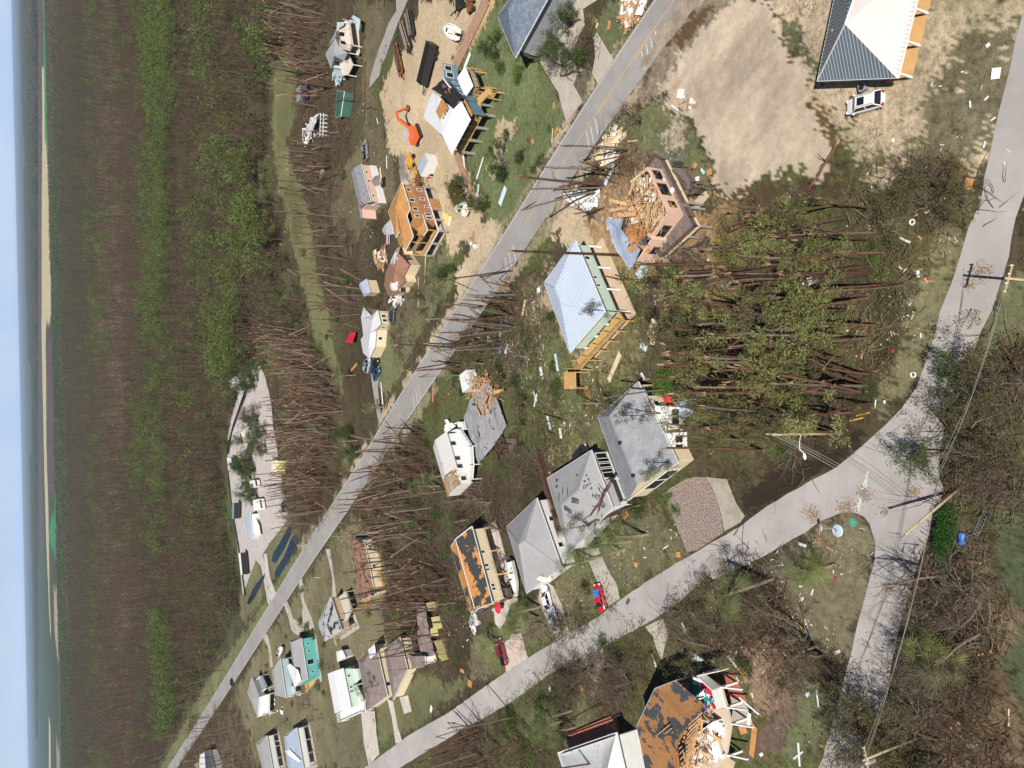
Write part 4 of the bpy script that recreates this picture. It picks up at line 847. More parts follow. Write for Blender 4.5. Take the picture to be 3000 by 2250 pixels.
# grey metal roofed house, top right of the place
q=TT(2300,0,500/2074)
h,P,W,ab,ro=simple('metal_roof_house','large house with ribbed grey metal hip roof and tan porch by white suv',BC,None,[q(1370,945),q(1735,-555),q(700,-520),q(390,985)],3.1,M_GREY,WHITE,('px',*q(735,285)),(.82,None),zr=5.6,rib=.42,rm=RIBD,trim=WHITE,over=.5,deep=3.2)
mb=MB(); a,b=P[0],P[1]; c1=h.p(q(1530,950),.12); c2=c1+(b-a); dv=(P[3]-P[0]).normalized()*3.6; mb.slab([Vector((a.x,a.y,.14))+dv,c1,Vector((c2.x,c2.y,.12)),Vector((b.x,b.y,.14))+dv],.14); h.part(mb,'porch_slab',mat('tan porch floor',(.56,.33,.14),.8,noise=(.6,.15)))
c0=c1.lerp(c2,.0)
for k in range(5):
    s_=.01+k*.27; x=c1.lerp(c2,s_); 
    if s_<1: posts(h,[x+(a.lerp(b,s_)-x)*.12],.1,2.9,WHITE,.22); 
for k in range(5):
    s_=.01+k*.27; mb=MB(); x=c1.lerp(c2,s_); y=a.lerp(b,s_); mb.bar((x.x,x.y,2.85),(y.x,y.y,2.85),.2,.25); h.part(mb,'porch_beam',WHITE)
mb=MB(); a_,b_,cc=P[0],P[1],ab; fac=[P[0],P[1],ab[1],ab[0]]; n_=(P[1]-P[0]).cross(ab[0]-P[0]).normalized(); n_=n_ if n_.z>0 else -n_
F2=[v+n_*.06 for v in fac]; mb.add(F2+[v-n_*.03 for v in F2],[(0,1,2,3),(7,6,5,4),(0,4,5,1),(1,5,6,2),(2,6,7,3),(3,7,4,0)]); rp_=h.part(mb,'sun_glare_overlay',M_GLARE,'sunlit side of the roof with pinkish white glare in its colour'); mb=MB(); ribs(mb,F2,.42,.05,.03); h.part(mb,'rib',RIBP,parent=rp_)  # sun glare on the grey metal slope put in as a pale overlay
for X,Y,z in ((655,677,4.0),(600,387,3.8)):
    mb=MB(); pp=h.p(q(X,Y),z); mb.tube([pp-Vector((0,0,.3)),pp+Vector((0,0,.35))],.08,8); mb.bar(pp+Vector((-.2,0,.3)),pp+Vector((.2,0,.3)),.12); h.part(mb,'vent_pipe',WHITE,parent=ro)
ac=thing('air_conditioner','grey outdoor air conditioner unit on a slab beside the grey metal roof house','air conditioner',at(*q(985,1075)),.2)
mb=MB(); mb.box(-.6,.9,-.55,.6,0,.1); mb.build('base_slab',CONC,ac); mb=MB(); mb.box(-.4,.4,-.4,.4,.1,.85); mb.build('casing',GREYB,ac); mb=MB(); mb.tube([(0,0,.85),(0,0,.9)],.32,14); mb.build('fan_grille',BLACK,ac)
# blue metal hip roof with mint wall
q=TT(1560,680,300/1310)
h,P,W,ab,ro=simple('blue_metal_roof_house','mint green house under a pale blue ribbed metal hip roof near the road',BC,None,[q(545,100),q(930,1020),q(475,1545),q(145,645)],5.3,M_BLUE,MINT,('px',*q(280,715)),('px',*q(360,920)),floor=2.7,rib=.42,over=.55,pier=WHITE,slab=mat('tan ground slab',(.5,.38,.26),.9,noise=(.8,.12)),win=[(0,.5,3.5,.7,.9),(0,.62,3.5,.7,.9),(0,.2,3.3,1,1.2)])
P2=[h.p(q(1150,860)),h.p(q(860,170)),h.p(q(770,200)),h.p(q(1060,900))]; mb=MB(); mb.slab([Vector((p.x,p.y,.1)) for p in P2],.1); h.part(mb,'porch_slab',mat('tan porch concrete',(.52,.4,.28),.9,noise=(.8,.12)))
a,b=P[1],P[2]; d=(b-a).normalized(); n_=Vector((d.y,-d.x,0)); n_=n_ if n_.y<0 else -n_
dk=[a+n_*1.8-d*.3,b+n_*1.8+d*2.2,b+d*2.2,a]; deck(h,[Vector((p.x,p.y,0)) for p in dk],2.6,TIMBER,'deck',.2,TIMBER,[dk[0],dk[1],dk[2]],TIMBER,.18,[dk[0].lerp(dk[1],k/5) for k in range(6)])
posts(h,[dk[0].lerp(dk[1],k/4)-n_*.2 for k in range(5)],2.6,5.2,TIMBER,.12)
# wooden landing and stair by it
l=thing('stair_landing','small yellow timber landing on posts at the corner of the blue metal roof house','landing',at(*T(1500,750,[(455,805)])[0])); mb=MB(); mb.box(-1.4,1.4,-1.6,1.6,2.4,2.6); mb.build('platform',TIMBER,l)
for sx_,sy_ in ((-1,-1),(1,-1),(1,1),(-1,1)): mb=MB(); mb.box(sx_*1.3-.08,sx_*1.3+.08,sy_*1.5-.08,sy_*1.5+.08,0,2.4); mb.build('leg',TIMBER,l)
# grey shingle hip roof
q=TT(1720,1080,340/1343)
h,P,W,ab,ro=simple('grey_shingle_house','big grey shingle roofed white house with green pine boughs over its roof',BC,None,[q(1050,1085),q(590,150),q(125,560),q(465,1530)],3.5,R_GREY,CREAM,(0.0,6.2),(.8,6.2),over=.4,win=[(0,.9,1.1,1.6,1.6),(0,.75,1.1,1,1.2),(0,.45,1.1,1.4,1.3),(3,.62,.3,3.2,2.2),(3,.36,.3,3.2,2.2)])
for t0 in ((.12,),(.6,)):
    mb=MB(); v=ab[0].lerp(ab[1],t0[0])+Vector((0,0,.12)); mb.box(v.x-.25,v.x+.25,v.y-.25,v.y+.25,v.z-.2,v.z+.12); h.part(mb,'roof_vent',BLACK,parent=ro)
for k in range(2):   # porch pop-outs on the sunny side
    c_=h.p((q(890,560),q(930,870))[k],2.6); mb=MB(); mb.box(c_.x-1.6,c_.x+1.6,c_.y-1.2,c_.y+1.4,0,3.0); f=h.part(mb,'bay',WHITE); mb=MB(); mb.box(c_.x-1.0,c_.x-.1,c_.y-1.24,c_.y-1.2,.9,2.2); mb.box(c_.x+.2,c_.x+1.1,c_.y-1.24,c_.y-1.2,.9,2.2); h.part(mb,'pane',GLASS,parent=f)
# grey white hip roofs and the two beside the street
q=TT(1460,1280,400/1443)
h,P,W,ab,ro=simple('pale_hip_roof_house','pale grey hip roof house with rows of lifted shingle tabs and dark screened porch',BC,None,[q(980,140),q(510,440),q(750,1225),q(1205,750)],3.4,R_LIGHT,WHITE,('px',*q(850,560)),('px',*q(665,720)),over=.4)
mb=MB(); rr=random.Random(4); U_=(P[2]-P[1]).normalized(); 
def onroof(h,P,ab,x,y):  # drop a photo point on the roof slopes
    d=Vector(ray(*q(x,y))); o=Vector((0,0,H))-h.o; best=None
    for f in ([P[0],P[1],ab[1],ab[0]],[P[2],P[3],ab[0],ab[1]],[P[3],P[0],ab[0]],[P[1],P[2],ab[1]]):
        n=(f[1]-f[0]).cross(f[2]-f[0]); 
        if n.z<0: n=-n
        n.normalize(); t=(f[0]-o).dot(n)/d.dot(n); g=o+d*t
        if inpoly(np.array([g.x]),np.array([g.y]),[(v.x,v.y) for v in f])[0]: best=(g,n)
    return best
cl=[(930,400),(910,470),(900,525),(925,525),(945,510),(965,495),(980,545),(955,445),(830,395),(1000,615),(1065,615),(1065,550),(1020,620),(1100,730),(1130,715),(1070,760)]
pts_=[(x+rr.gauss(0,6),y+rr.gauss(0,8)) for x,y in cl for _ in range(3)]+[(640+9*rr.random(),590+i*15) for i in range(6)]+[(680+3*rr.random(),540+i*14) for i in range(5)]+[(730+4*rr.random(),540+i*14) for i in range(6)]+[(700+i*14,760-j*16+i*9) for i in range(6) for j in range(3)]+[(780+i*13,640+j*15+i*3) for i in range(6) for j in range(4)]+[(605+rr.random()*30,440+rr.random()*90) for _ in range(14)]
for x,y in pts_:
    r_=onroof(h,P,ab,x,y)
    if r_:
        g,n=r_; a_=rr.random()*.5; dx=Vector((U_.x,U_.y,0)); mb.bar(g+n*.05-dx*.09,g+n*.05+dx*(.14+.1*rr.random()),.1,.05,n)
h.part(mb,'lifted_shingles',BLACK,parent=ro)['kind']='stuff'
a,b=W[3],W[0]; d=(b-a).normalized(); out=Vector((0,-1,0))
for k in range(4): window(h,a,b,.6+.1*k,.5,1.55,2.1,DARK,WHITE,out,'screen')
porch=[a+Vector((.3,-1.6,0)),a.lerp(b,.48)+Vector((.3,-1.6,0)),a.lerp(b,.48),a]; deck(h,porch,2.7,R_LIGHT,'porch_roof',.15,None,None,WHITE,.15,[porch[0],porch[1]])
h5=h
h,P,W,ab,ro=simple('pale_street_house','light grey hip roof house between the brown fence and the small boat',BC,None,[q(405,645),q(85,950),q(295,1655),q(665,1380)],3.3,R_LIGHT,WHITE,('px',*q(285,1095)),('px',*q(215,1140)),over=.4,win=[(3,.3,1,1.2,1.2),(3,.7,1,1.2,1.2)])
mb=MB(); v=h.p(q(470,1440),3.2); mb.box(v.x-1.3,v.x+1.3,v.y-1.1,v.y+1.1,2.2,3.75); f=h.part(mb,'dormer',WHITE); mb=MB(); mb.box(v.x-.4,v.x+1.2,v.y-1.16,v.y+1.0,3.75,3.8); mb.box(v.x-.4,v.x+1.2,v.y-1.16,v.y-1.1,2.4,3.75); h.part(mb,'plywood_cover',PLY,'orange plywood covering the dormer',f)
# brown board fence between these two
fa,fb=at(*q(460,150),0),at(*q(760,1235),0); o=thing('board_fence','tall reddish brown board fence between the two pale hip roof houses','fence',fa)
mb=MB(); v=fb-fa; n=int(v.length/.16)
for k in range(n):
    p=v*(k/n); hh=1.75+.05*random.random(); mb.bar((p.x,p.y,0),(p.x,p.y,hh),.15,.03,v.normalized())
mb.build('boards',mat('red brown boards',(.15,.06,.04),.85,noise=(2,.3)),o); mb=MB()
for zz in (.4,1.5): mb.bar((.03,-.05,zz),(v.x+.03,v.y-.05,zz),.06,.09)
mb.build('fence_rail',OLDWOOD,o)
# black felt and orange board roof on stilts
q=TT(1300,1520,260/1348)
h,P,W,ab,ro=simple('torn_roof_stilt_house','cream house on stilts whose black roof is torn to orange boards beside palms',BC,None,[q(425,115),q(735,1280),q(400,1425),q(105,435)],5.3,R_TORN,CREAM,(0.02,6.6),(.98,6.6),floor=2.6,over=.5,pier=TIMBER,slab=SHELL,win=[(0,.33,3.6,.8,1),(0,.52,3.6,.8,1),(0,.58,3.6,.6,1),(0,.8,3.4,.8,1),(0,.85,3.4,.8,1)],trim=WHITE)
mb=MB()
for k in (0,1,2):
    a_=W[0].lerp(W[1],.35+.2*k); b_=W[0].lerp(W[1],.55+.2*k); mb.bar((a_.x,a_.y,2.3),(b_.x,b_.y,.1),.12); mb.bar((a_.x,a_.y,.1),(b_.x,b_.y,2.3),.12)
h.part(mb,'cross_brace',OLDWOOD)
for qa in (((520,150),(600,150),(610,270),(545,280)),((780,1095),(850,1080),(880,1230),(800,1240)),((890,1075),(1000,1040),(1040,1200),(940,1230))):
    pl=[h.p(q(*t_),1.6) for t_ in qa]; deck(h,pl,1.6,OLDWOOD,'stair_landing',.15,OLDWOOD,pl+[pl[0]],OLDWOOD,.12,pl)
pl=[h.p(q(*t_),.9) for t_ in ((480,1420),(620,1440),(985,1210),(950,1180))]; deck(h,pl,.9,OLDWOOD,'walkway',.15,OLDWOOD,[pl[1],pl[2]],OLDWOOD,.12,pl)
# long low white house, far end unroofed
q=TT(1250,1180,300/1659)
h=House('white_deck_house','long white house with white decks and a roof broken open at one end',BC,q(400,1000)); ze=4.8
P=[h.p(q(310,470),ze),h.p(q(560,1330),ze),h.p(q(345,1545),ze),h.p(q(105,720),ze)]; f_=.68; PM=[P[0],P[0].lerp(P[1],f_),P[3].lerp(P[2],f_),P[3]]
Wf,g,ab,ro=roof(h,PM,ze,(.0,ze+1.0),(1.0,ze+1.0),R_SPOT); W=inset(P,.35); wallring(h,W,2.2,ze-.1,WHITE); gable_fill(h,Wf,[(W[3],W[0],ab[0])],ze,WHITE)
deck(h,W,2.2,FLOORC,'floor',.3); posts(h,[W[i].lerp(W[(i+1)%4],k/4) for i in range(4) for k in range(4)],0,1.9,OLDWOOD,.25)
mb=MB()
for k in range(11):
    a_=P[0].lerp(P[1],f_+.03*k); b_=P[3].lerp(P[2],f_+.03*k); r_=(a_+b_)/2; r_.z=ze+.9
    if k not in (3,4,7): mb.bar(a_,r_,.08,.15)
    mb.bar(b_,r_,.08,.15)
h.part(mb,'bare_rafters',LUMBER); beams(h,[W[1],W[2],W[3].lerp(W[2],f_),W[0].lerp(W[1],f_)],26,2.3,3.2,(1,2.5),seed=5,name='indoor_debris')
out=Vector((1,-1,0))
for t0 in (.2,.5,.66,.9): window(h,W[0],W[1],t0,3.1,1.0,1.2,out=Vector((0,-1,0)))
pl=[h.p(q(*t_),2.1) for t_ in ((390,490),(560,420),(740,700),(760,1000),(740,1240),(560,1180),(500,900))]; deck(h,pl,2.1,WHITE,'deck',.2,WHITE,pl[:5],WHITE,.15,pl,pick=.35)
pl=[h.p(q(*t_),1.6) for t_ in ((495,340),(600,300),(640,430),(520,450))]; deck(h,pl,1.6,WHITE,'stair_landing',.2,WHITE,pl[:3],WHITE,.12,pl)
# collapsed grey roof with lumber
h=House('collapsed_house','collapsed house with sagging grey shingle roof and a heap of orange lumber',BC,(1420,1250))
crumple(h,[h.p(a) for a in ((1392,1135,2.4),(1358,1225,1.2),(1400,1358,1.0),(1418,1340,2.2),(1400,1260,2.8),(1398,1190,2.8))],R_GREY,'fallen_roof',.15,seed=3)
crumple(h,[h.p(a) for a in ((1394,1135,2.5),(1400,1260,2.7),(1418,1340,2.2),(1450,1300,1.0),(1482,1247,.9),(1460,1180,1.4),(1430,1120,2.0))],R_GSPOT,'fallen_roof',.3,seed=4)
lum=[h.p(a,0) for a in ((1405,1110),(1470,1095),(1482,1120),(1478,1185),(1450,1215),(1420,1190))]; beams(h,lum,150,.8,3.2,(1.2,4),.1,LUMBER,'lumber_heap',.3,9,fl=.15)
crumple(h,[h.p(a) for a in ((1482,1285,1.0),(1515,1285,.6),(1513,1330,.5),(1490,1318,.8))],OLDWOOD,'fallen_roof',.2,seed=8); beams(h,[h.p(a,0) for a in ((1440,1280),(1500,1280),(1510,1330),(1450,1340))],40,.3,1.4,(1,3),.09,BARK,'splintered_wood',.3,10)
t_=thing('white_box_trailer','small white box trailer beside the heap of orange lumber','trailer',at(*T(750,750,[(1425,810)])[0]),.35); mb=MB(); mb.box(-1.9,1.9,-1.6,1.6,.5,2.7); mb.build('box',WHITE,t_); mb=MB(); mb.box(-1.85,1.85,-1.55,1.55,2.7,2.76); mb.build('roof',R_WHITE,t_)
for sx_ in (-1,1): mb=MB(); mb.tube([(0,sx_*1.3,.35),(0,sx_*1.55,.35)],.35,12); mb.build('wheel',BLACK,t_)
# pink house torn open
q=TT(1750,420,400/1659)
h=House('pink_wrecked_house','pink house on a raised deck, roof gone, rooms full of splintered lumber',BC,q(700,850)); zt,zf=5.5,2.8
A,B,C,D,E_,Fp,G_,I_=[h.p(q(*t_),zt) for t_ in ((600,290),(862,845),(655,1120),(655,1165),(478,1432),(115,905),(262,692),(390,465))]
fl=[A,B,C,D,E_,Fp,G_,I_]; mb=MB(); mb.slab([Vector((v.x,v.y,zf)) for v in fl],.3); h.part(mb,'floor',FLOORC)
def wl(a,b,z0,z1,m,n='wall',t=.16):
    mb=MB(); mb.bar((a.x,a.y,(z0+z1)/2),(b.x,b.y,(z0+z1)/2),t,z1-z0); return h.part(mb,n,m)
wl(A,B,zf,zt,PINK); wl(B,C,zf,zt,PINK); wl(D,E_,.1,zt,PINK); wl(I_,A,zf,zt-.2,CREAM); wl(C,D,zf,zt,PINK); mid=G_.lerp(Fp,.5); wl(G_,Fp,zf,zt-.9,LUMBER); wl(E_,Fp,zf,zt-1.5,PINK)
for a_,b_ in (((470,480),(560,620)),((560,620),(640,470)),((620,830),(690,960)),((690,960),(800,850)),((430,720),(520,960)),((300,700),(430,940)),((700,780),(640,840))): wl(h.p(q(*a_),zt-.5),h.p(q(*b_),zt-.5),zf,zt-.5-.5*random.random(),CREAM,'partition',.1)
inn=[A.lerp(B,.1),B,C,D,Fp,G_,I_]; beams(h,inn,230,zf+.1,zt+.1,(1,4),.08,LUMBER,'splintered_rafters',.25,21,fl=.12); beams(h,inn,26,zf+.2,zf+1.4,(1,2.2),.5,WHITE,'torn_ceiling_sheets',.1,22,fl=0)
for t0,w0,h0 in ((.16,1.6,1.3),(.48,2.0,1.6),(.8,1.0,1.1)): window(h,A,B,t0,3.5,w0,h0,fm=OLDWOOD,out=Vector((0,-1,0)))
for t0,w0 in ((.62,1.0),(.86,1.5)): window(h,B,C,t0,3.4,w0,1.3,fm=OLDWOOD,out=Vector((-1,-1,0)))
window(h,D,E_,.45,3.1,1.2,1.1,fm=OLDWOOD,out=Vector((-1,-1,0))); window(h,I_,A,.6,3.6,1.3,1.2,fm=OLDWOOD,out=Vector((0,-1,0)))
dk=[h.p(q(*t_),zf) for t_ in ((740,145),(615,285),(740,305),(1005,850),(810,1095),(700,1160),(815,1385),(1232,1005),(1175,900),(1120,780),(1090,720),(830,200))]
WOODDK=two('weathered deck boards',(.17,.135,.125),(.3,.17,.06),.35,.6,.7,.85,4,(1,3,1)); d_=deck(h,dk,zf,WOODDK,'deck',.25,OLDWOOD,[dk[6],dk[7],dk[8],dk[9]],CONCP,.3,[dk[7],dk[7].lerp(dk[6],.33),dk[7].lerp(dk[6],.66),dk[6],dk[9],dk[10]],mid=3)
mb=MB(); rail(mb,[dk[10],dk[11],dk[0],dk[1]],zf,1,1.8,.09,3); rail(mb,[dk[5],dk[6]],zf,1,1.6,.09,3); h.part(mb,'railing',OLDWOOD,parent=d_)
mb=MB(); 
for a_,b_ in ((dk[6],dk[7]),(dk[7],dk[8]),(dk[10],dk[11])): mb.bar(a_-Vector((0,0,.18)),b_-Vector((0,0,.18)),.12,.4)
h.part(mb,'deck_edge',CREAM,parent=d_)
lo=[h.p(q(*t_),1.4) for t_ in ((865,270),(1110,300),(1200,480),(1190,520),(1100,560),(960,440))]; deck(h,lo,1.4,WOODDK,'lower_deck',.2,OLDWOOD,lo[:4],OLDWOOD,.2,lo,mid=3)
st=[h.p(q(*t_),.9) for t_ in ((1190,520),(1310,560),(1240,620),(1100,640)) ]; d_=deck(h,st,.9,OLDWOOD,'stair_landing',.15,OLDWOOD,st,OLDWOOD,.12,st,mid=2)
mb=MB()
for k in range(7): a_=h.p(q(905+k*18,330+k*22),2.7-.2*k); mb.bar(a_,a_+Vector((-.9,-1.2,0)),.3,.06)
h.part(mb,'stair',OLDWOOD)
pad=[h.p(q(*t_),.06) for t_ in ((1165,840),(1180,700),(1305,560),(1360,640),(1280,735))]; mb=MB(); mb.slab(pad,.06); h.part(mb,'ground_slab',mat('sand coloured pad',(.46,.39,.28),.9,noise=(1,.1)))
crumple(h,[h.p((*q(x,y),z)) for x,y,z in ((108,930,5.2),(300,912,6.3),(305,1040,6.3),(400,1185,5.8),(545,1290,6.0),(372,1538,5.3),(190,1200,5.2))],M_BLUE,'fallen_roof',.3,seed=12,label='crumpled pale blue metal roof sheet')
beams(h,[h.p(q(*t_),5) for t_ in ((300,940),(650,1110),(560,1290),(400,1190))],60,4.6,6,(1.5,3.5),.1,R_TORN2,'broken_roof_deck',.2,33,fl=.5)
# big wreck at the near end, shingles torn to boards
q=TT(1600,1900,650/2212)
h=House('roofless_wreck','largest wrecked house, black and orange torn roof, belongings on its open floor',BC,q(1400,800)); zf,ze,zr=3.0,6.0,8.6
V=lambda x,y,z:h.p((*q(x,y),z))
R1_=[V(1295,320,ze),V(1085,400,ze),V(905,770,ze),V(985,1190,ze),V(1060,1420,ze)]; R2_=[V(1585,565,ze+.9),V(1420,760,zr-.4),V(1300,960,zr),V(1330,1250,zr),V(1360,1450,zr)]
mb=MB()
mb.slab([R1_[0],R1_[1],R1_[2],R2_[1],R2_[0]],.15); mb.slab([R1_[2],R1_[3],R2_[2],R2_[1]],.15); mb.slab([R1_[3],R1_[4],R2_[4],R2_[3],R2_[2]],.15); h.part(mb,'roof',R_TORN2)
mb=MB(); 
for k in range(16):
    a_=R1_[2].lerp(R1_[4],k/15)+(R2_[1].lerp(R2_[4],k/15)-R1_[2].lerp(R1_[4],k/15))*.5; b_=V(1560-k*9,640+k*38,ze+.5); a2=R2_[1].lerp(R2_[4],k/15); mb.bar(a2,b_,.09,.18)
for k in range(12): a_=V(1100+k*26,870+k*34,7.3); b_=V(1230+k*20,760+k*36,7.9); mb.bar(a_,b_,.1,.14)
h.part(mb,'bare_rafters',LUMBER)
def dn(v): return Vector((v.x,v.y,zf))
fl=[dn(R1_[1]),dn(R1_[0]),V(1400,300,zf),V(1555,252,zf),V(1745,385,zf),V(1845,745,zf),V(1790,1100,zf),V(1700,1200,zf),V(1690,1450,zf),dn(R1_[4]),dn(R1_[2])]
mb=MB(); mb.slab(fl,.35); h.part(mb,'floor',mat('pale floor',(.55,.45,.35),.7,noise=(.5,.1)))
mb=MB()
for a_,b_,z1 in ((0,1,ze),(10,0,ze),(9,10,ze)): mb.bar((fl[a_].x,fl[a_].y,(zf+z1)/2),(fl[b_].x,fl[b_].y,(zf+z1)/2),.15,z1-zf)
h.part(mb,'wall',PALEB)
mb=MB(); 
for a_,b_ in (((1590,250),(1820,200)),((1595,260),(1740,390)),((1740,395),(1790,580)),((1560,660),(1680,700)),((1500,960),(1500,1190)),((1620,970),(1740,1090)),((1530,860),(1760,700)),((1560,820),(1640,960))):
    A_=V(*a_,zf); B_=V(*b_,zf); mb.bar((A_.x,A_.y,zf+.8),(B_.x,B_.y,zf+.8),.12,1.6)
h.part(mb,'partition',WHITE)
mb=MB(); 
for x0,y0 in ((1640,770),(1650,840),(1510,990),(1600,980)):
    a_=V(x0,y0,zf+.5); mb.bar(a_,a_+Vector((.3,.9,.9)),.9,.05)
h.part(mb,'window_sash',GLASS)
beams(h,[V(1400,700,zf),V(1700,560,zf),V(1760,900,zf),V(1700,1190,zf),V(1350,1190,zf)],120,zf+.1,zf+2.4,(1,4),.09,LUMBER,'splintered_rafters',.2,41,fl=.12)
beams(h,[V(1560,700,zf),V(1800,700,zf),V(1740,1100,zf),V(1540,1190,zf)],30,zf+.1,zf+1,(1,2.5),.6,WHITE,'torn_ceiling_sheets',.06,42,fl=0)
BR=[mat('bright blue cloth',(.04,.1,.35),.8),mat('red cloth',(.5,.03,.04),.8),mat('green cloth',(.03,.3,.18),.8),mat('white cloth',(.75,.75,.75),.8)]
for i,(n_,mm) in enumerate((('mattress',BR[3]),('blanket',BR[0]),('clothes_heap',BR[1]),('curtain',BR[2]))):
    beams(h,[V(1440,320,zf),V(1560,300,zf),V(1720,460,zf),V(1680,620,zf),V(1560,560,zf)],10,zf+.05,zf+.5,(.5,1.6),.3,mm,n_,.05,50+i,fl=.3)
ps=[V(1745,385,0),V(1795,585,0),V(1850,760,0),V(1800,1060,0),V(1860,1140,0),V(1590,250,0)]
posts(h,[Vector((v.x,v.y,0)) for v in [V(1745,385,zf),V(1795,585,zf),V(1848,750,zf),V(1790,1080,zf),V(1555,255,zf)]],-.05,zf-.3,WHITE,.28)
mb=MB()
for a_ in ((1745,385),(1795,585),(1848,750),(1800,1060)): p0=V(*a_,zf-.1); mb.bar(p0,p0+Vector((.8,-3.6,0)),.18,.25)
h.part(mb,'projecting_joist',WHITE)
lo=[V(1760,250,.1),V(1860,230,.1),V(2000,520,.1),V(1960,600,.1),V(1830,480,.1)]; mb=MB(); mb.slab(lo,.1); h.part(mb,'ground_slab',REDDECK)
lo=[V(1830,480,.12),V(1990,560,.12),V(2060,760,.12),V(1960,800,.12),V(1850,740,.12)]; mb=MB(); mb.slab(lo,.12); h.part(mb,'ground_slab',CONC)
lo=[V(1690,1190,2.2),V(1800,1070,2.2),V(1880,1130,2.2),V(1840,1250,2.2),V(1700,1300,2.2)]; mb=MB(); mb.slab(lo,.2); h.part(mb,'landing',FLOORC)
# grey roof house with red deck, sun glare painted white on one slope
h=House('red_deck_house','grey roofed house, one slope white with painted sun glare, standing on a red painted deck',BC,q(450,1100))
P=[V2:=None]*0
P=[h.p(q(700,838),4.2),h.p(q(850,1500),4.2),h.p(q(330,1700),4.2),h.p(q(115,1040),4.2)]
W,g,ab,ro=roof(h,P,4.2,('px',*q(597,850)),(1,5.6),shingle('pale roof with board patches',(.40,.41,.43),(.4,.19,.08),.66,.675,.35)); wallring(h,W,0,4.1,WHITE); gable_fill(h,W,g,4.2,WHITE)
fac=[P[0],P[1],ab[1],ab[0]]; n_=(fac[1]-fac[0]).cross(fac[2]-fac[0]).normalized(); n_=n_ if n_.z>0 else -n_; F2=[v+n_*.03 for v in fac]; mb=MB(); mb.add(F2+[v-n_*.02 for v in F2],[(0,1,2,3),(7,6,5,4),(0,4,5,1),(1,5,6,2),(2,6,7,3),(3,7,4,0)]); h.part(mb,'sun_glare_overlay',R_WHITE,'sunlit roof slope with white glare in its colour')  # white overlay puts sun glare into the colour of this grey slope
dk=[h.p(q(*t_),.5) for t_ in ((190,860),(640,675),(720,800),(870,1190),(960,1450),(700,1450),(260,1100))]; deck(h,dk,.5,REDDECK,'deck',.2)
o=thing('trellis','dark timber trellis lying along the edge of the red deck','trellis',at(*q(400,680))); mb=MB(); a_=at(*q(200,790))-at(*q(400,680)); b_=at(*q(615,560))-at(*q(400,680)); n=24
for k in range(n+1): p=a_.lerp(b_,k/n); mb.bar((p.x,p.y,.1),(p.x,p.y,1.4),.07)
for zz in (.2,1.35): mb.bar((a_.x,a_.y,zz),(b_.x,b_.y,zz),.09)
mb.build('lattice',OLDWOOD,o)
# brown trailer with cream wall
q=TT(920,1560,220/635)
h,P,W,ab,ro=simple('brown_roof_trailer','long brown roofed cream house with torn roof end among snapped pines',BC,None,[q(420,60),q(515,525),q(390,578),q(288,65)],3.2,R_BRTORN,CREAM,(0.0,4.0),(1.0,4.0),over=.25,win=[(0,.12,1.3,.8,1.3),(0,.17,1.3,.8,1.3),(0,.5,1.3,.9,1)])
crumple(h,[h.p((*q(x,y),z)) for x,y,z in ((398,585,1.5),(435,618,.5),(502,535,2.2),(440,565,3))],PLY,'torn_roof_end',.1,seed=5); beams(h,[h.p(q(*t_),0) for t_ in ((520,60),(570,90),(560,180),(520,170))],40,.1,2,(1,2.5),.09,OLDWOOD,'collapsed_porch',.3,55); beams(h,[h.p(q(*t_),0) for t_ in ((580,330),(640,400),(640,440),(600,440))],30,.1,1.4,(1,3),.1,TIMBER,'collapsed_porch',.3,56)
# tan stilt house with dark patched roof
h,P,W,ab,ro=simple('patched_roof_house','tan stilt house whose pale roof is torn to black felt near the drive loop',BC,None,[q(140,545),q(232,822),q(92,918),q(28,770)],5.0,R_GB,TAN,(.3,6.2),(.7,6.2),floor=2.4,over=.4,win=[(0,.75,3.3,.9,.9)])
dk=[h.p(q(*t_),2.4) for t_ in ((213,538),(275,500),(322,650),(268,775),(250,770))]; deck(h,dk,2.4,mat('pale deck',(.5,.45,.36),.8,noise=(2,.3)),'deck',.2,WHITE,dk[1:4],TIMBER,.2,dk)
mb=MB(); a_=h.p(q(170,900),.1); b_=h.p(q(190,950),.1); mb.bar(a_,b_,1.4,.1); h.part(mb,'ramp',TIMBER)
# white roof mint house
q=TT(940,1850,370/1270)
h,P,W,ab,ro=simple('white_roof_stilt_house','mint stilt house under a plain white roof with white stairs facing the lawn',BC,None,[q(222,370),q(302,770),q(140,822),q(68,425)],5.2,R_WHITE,MINT,(.0,5.7),(1.0,5.7),floor=2.6,over=.3,win=[(0,.2,3.4,.8,1),(0,.5,3.4,.8,1),(0,.62,3.4,.6,1)])
dk=[h.p(q(*t_),2.5) for t_ in ((325,540),(360,535),(440,690),(445,800),(205,905),(190,825),(300,775),(320,700))]; deck(h,dk,2.5,WHITE,'deck',.2,WHITE,dk,WHITE,.18,dk,pick=.5)
dk=[h.p(q(*t_),2.5) for t_ in ((240,380),(380,370),(400,470),(330,540),(265,560))]; deck(h,dk,2.5,MINT,'porch',.2,WHITE,dk[:3],WHITE,.18,dk)
h,P,W,ab,ro=simple('brown_hip_roof_house','brown shingle roofed house with one white patch beside the white roof house',BC,None,[q(552,122),q(668,650),q(472,795),q(372,290)],2.8,R_BROWN,CREAM,(.2,4.3),(.8,4.3),over=.4,win=[(0,.8,1.2,1,1)])
mb=MB(); pl=[h.p((*q(x,y),z)) for x,y,z in ((485,182,4.2),(548,125,3.7),(565,225,4.0),(500,280,4.8))]; mb.slab([v+Vector((0,0,.25)) for v in pl],.06); h.part(mb,'felt_patch',R_WHITE,'bright white felt patch on the roof',ro)
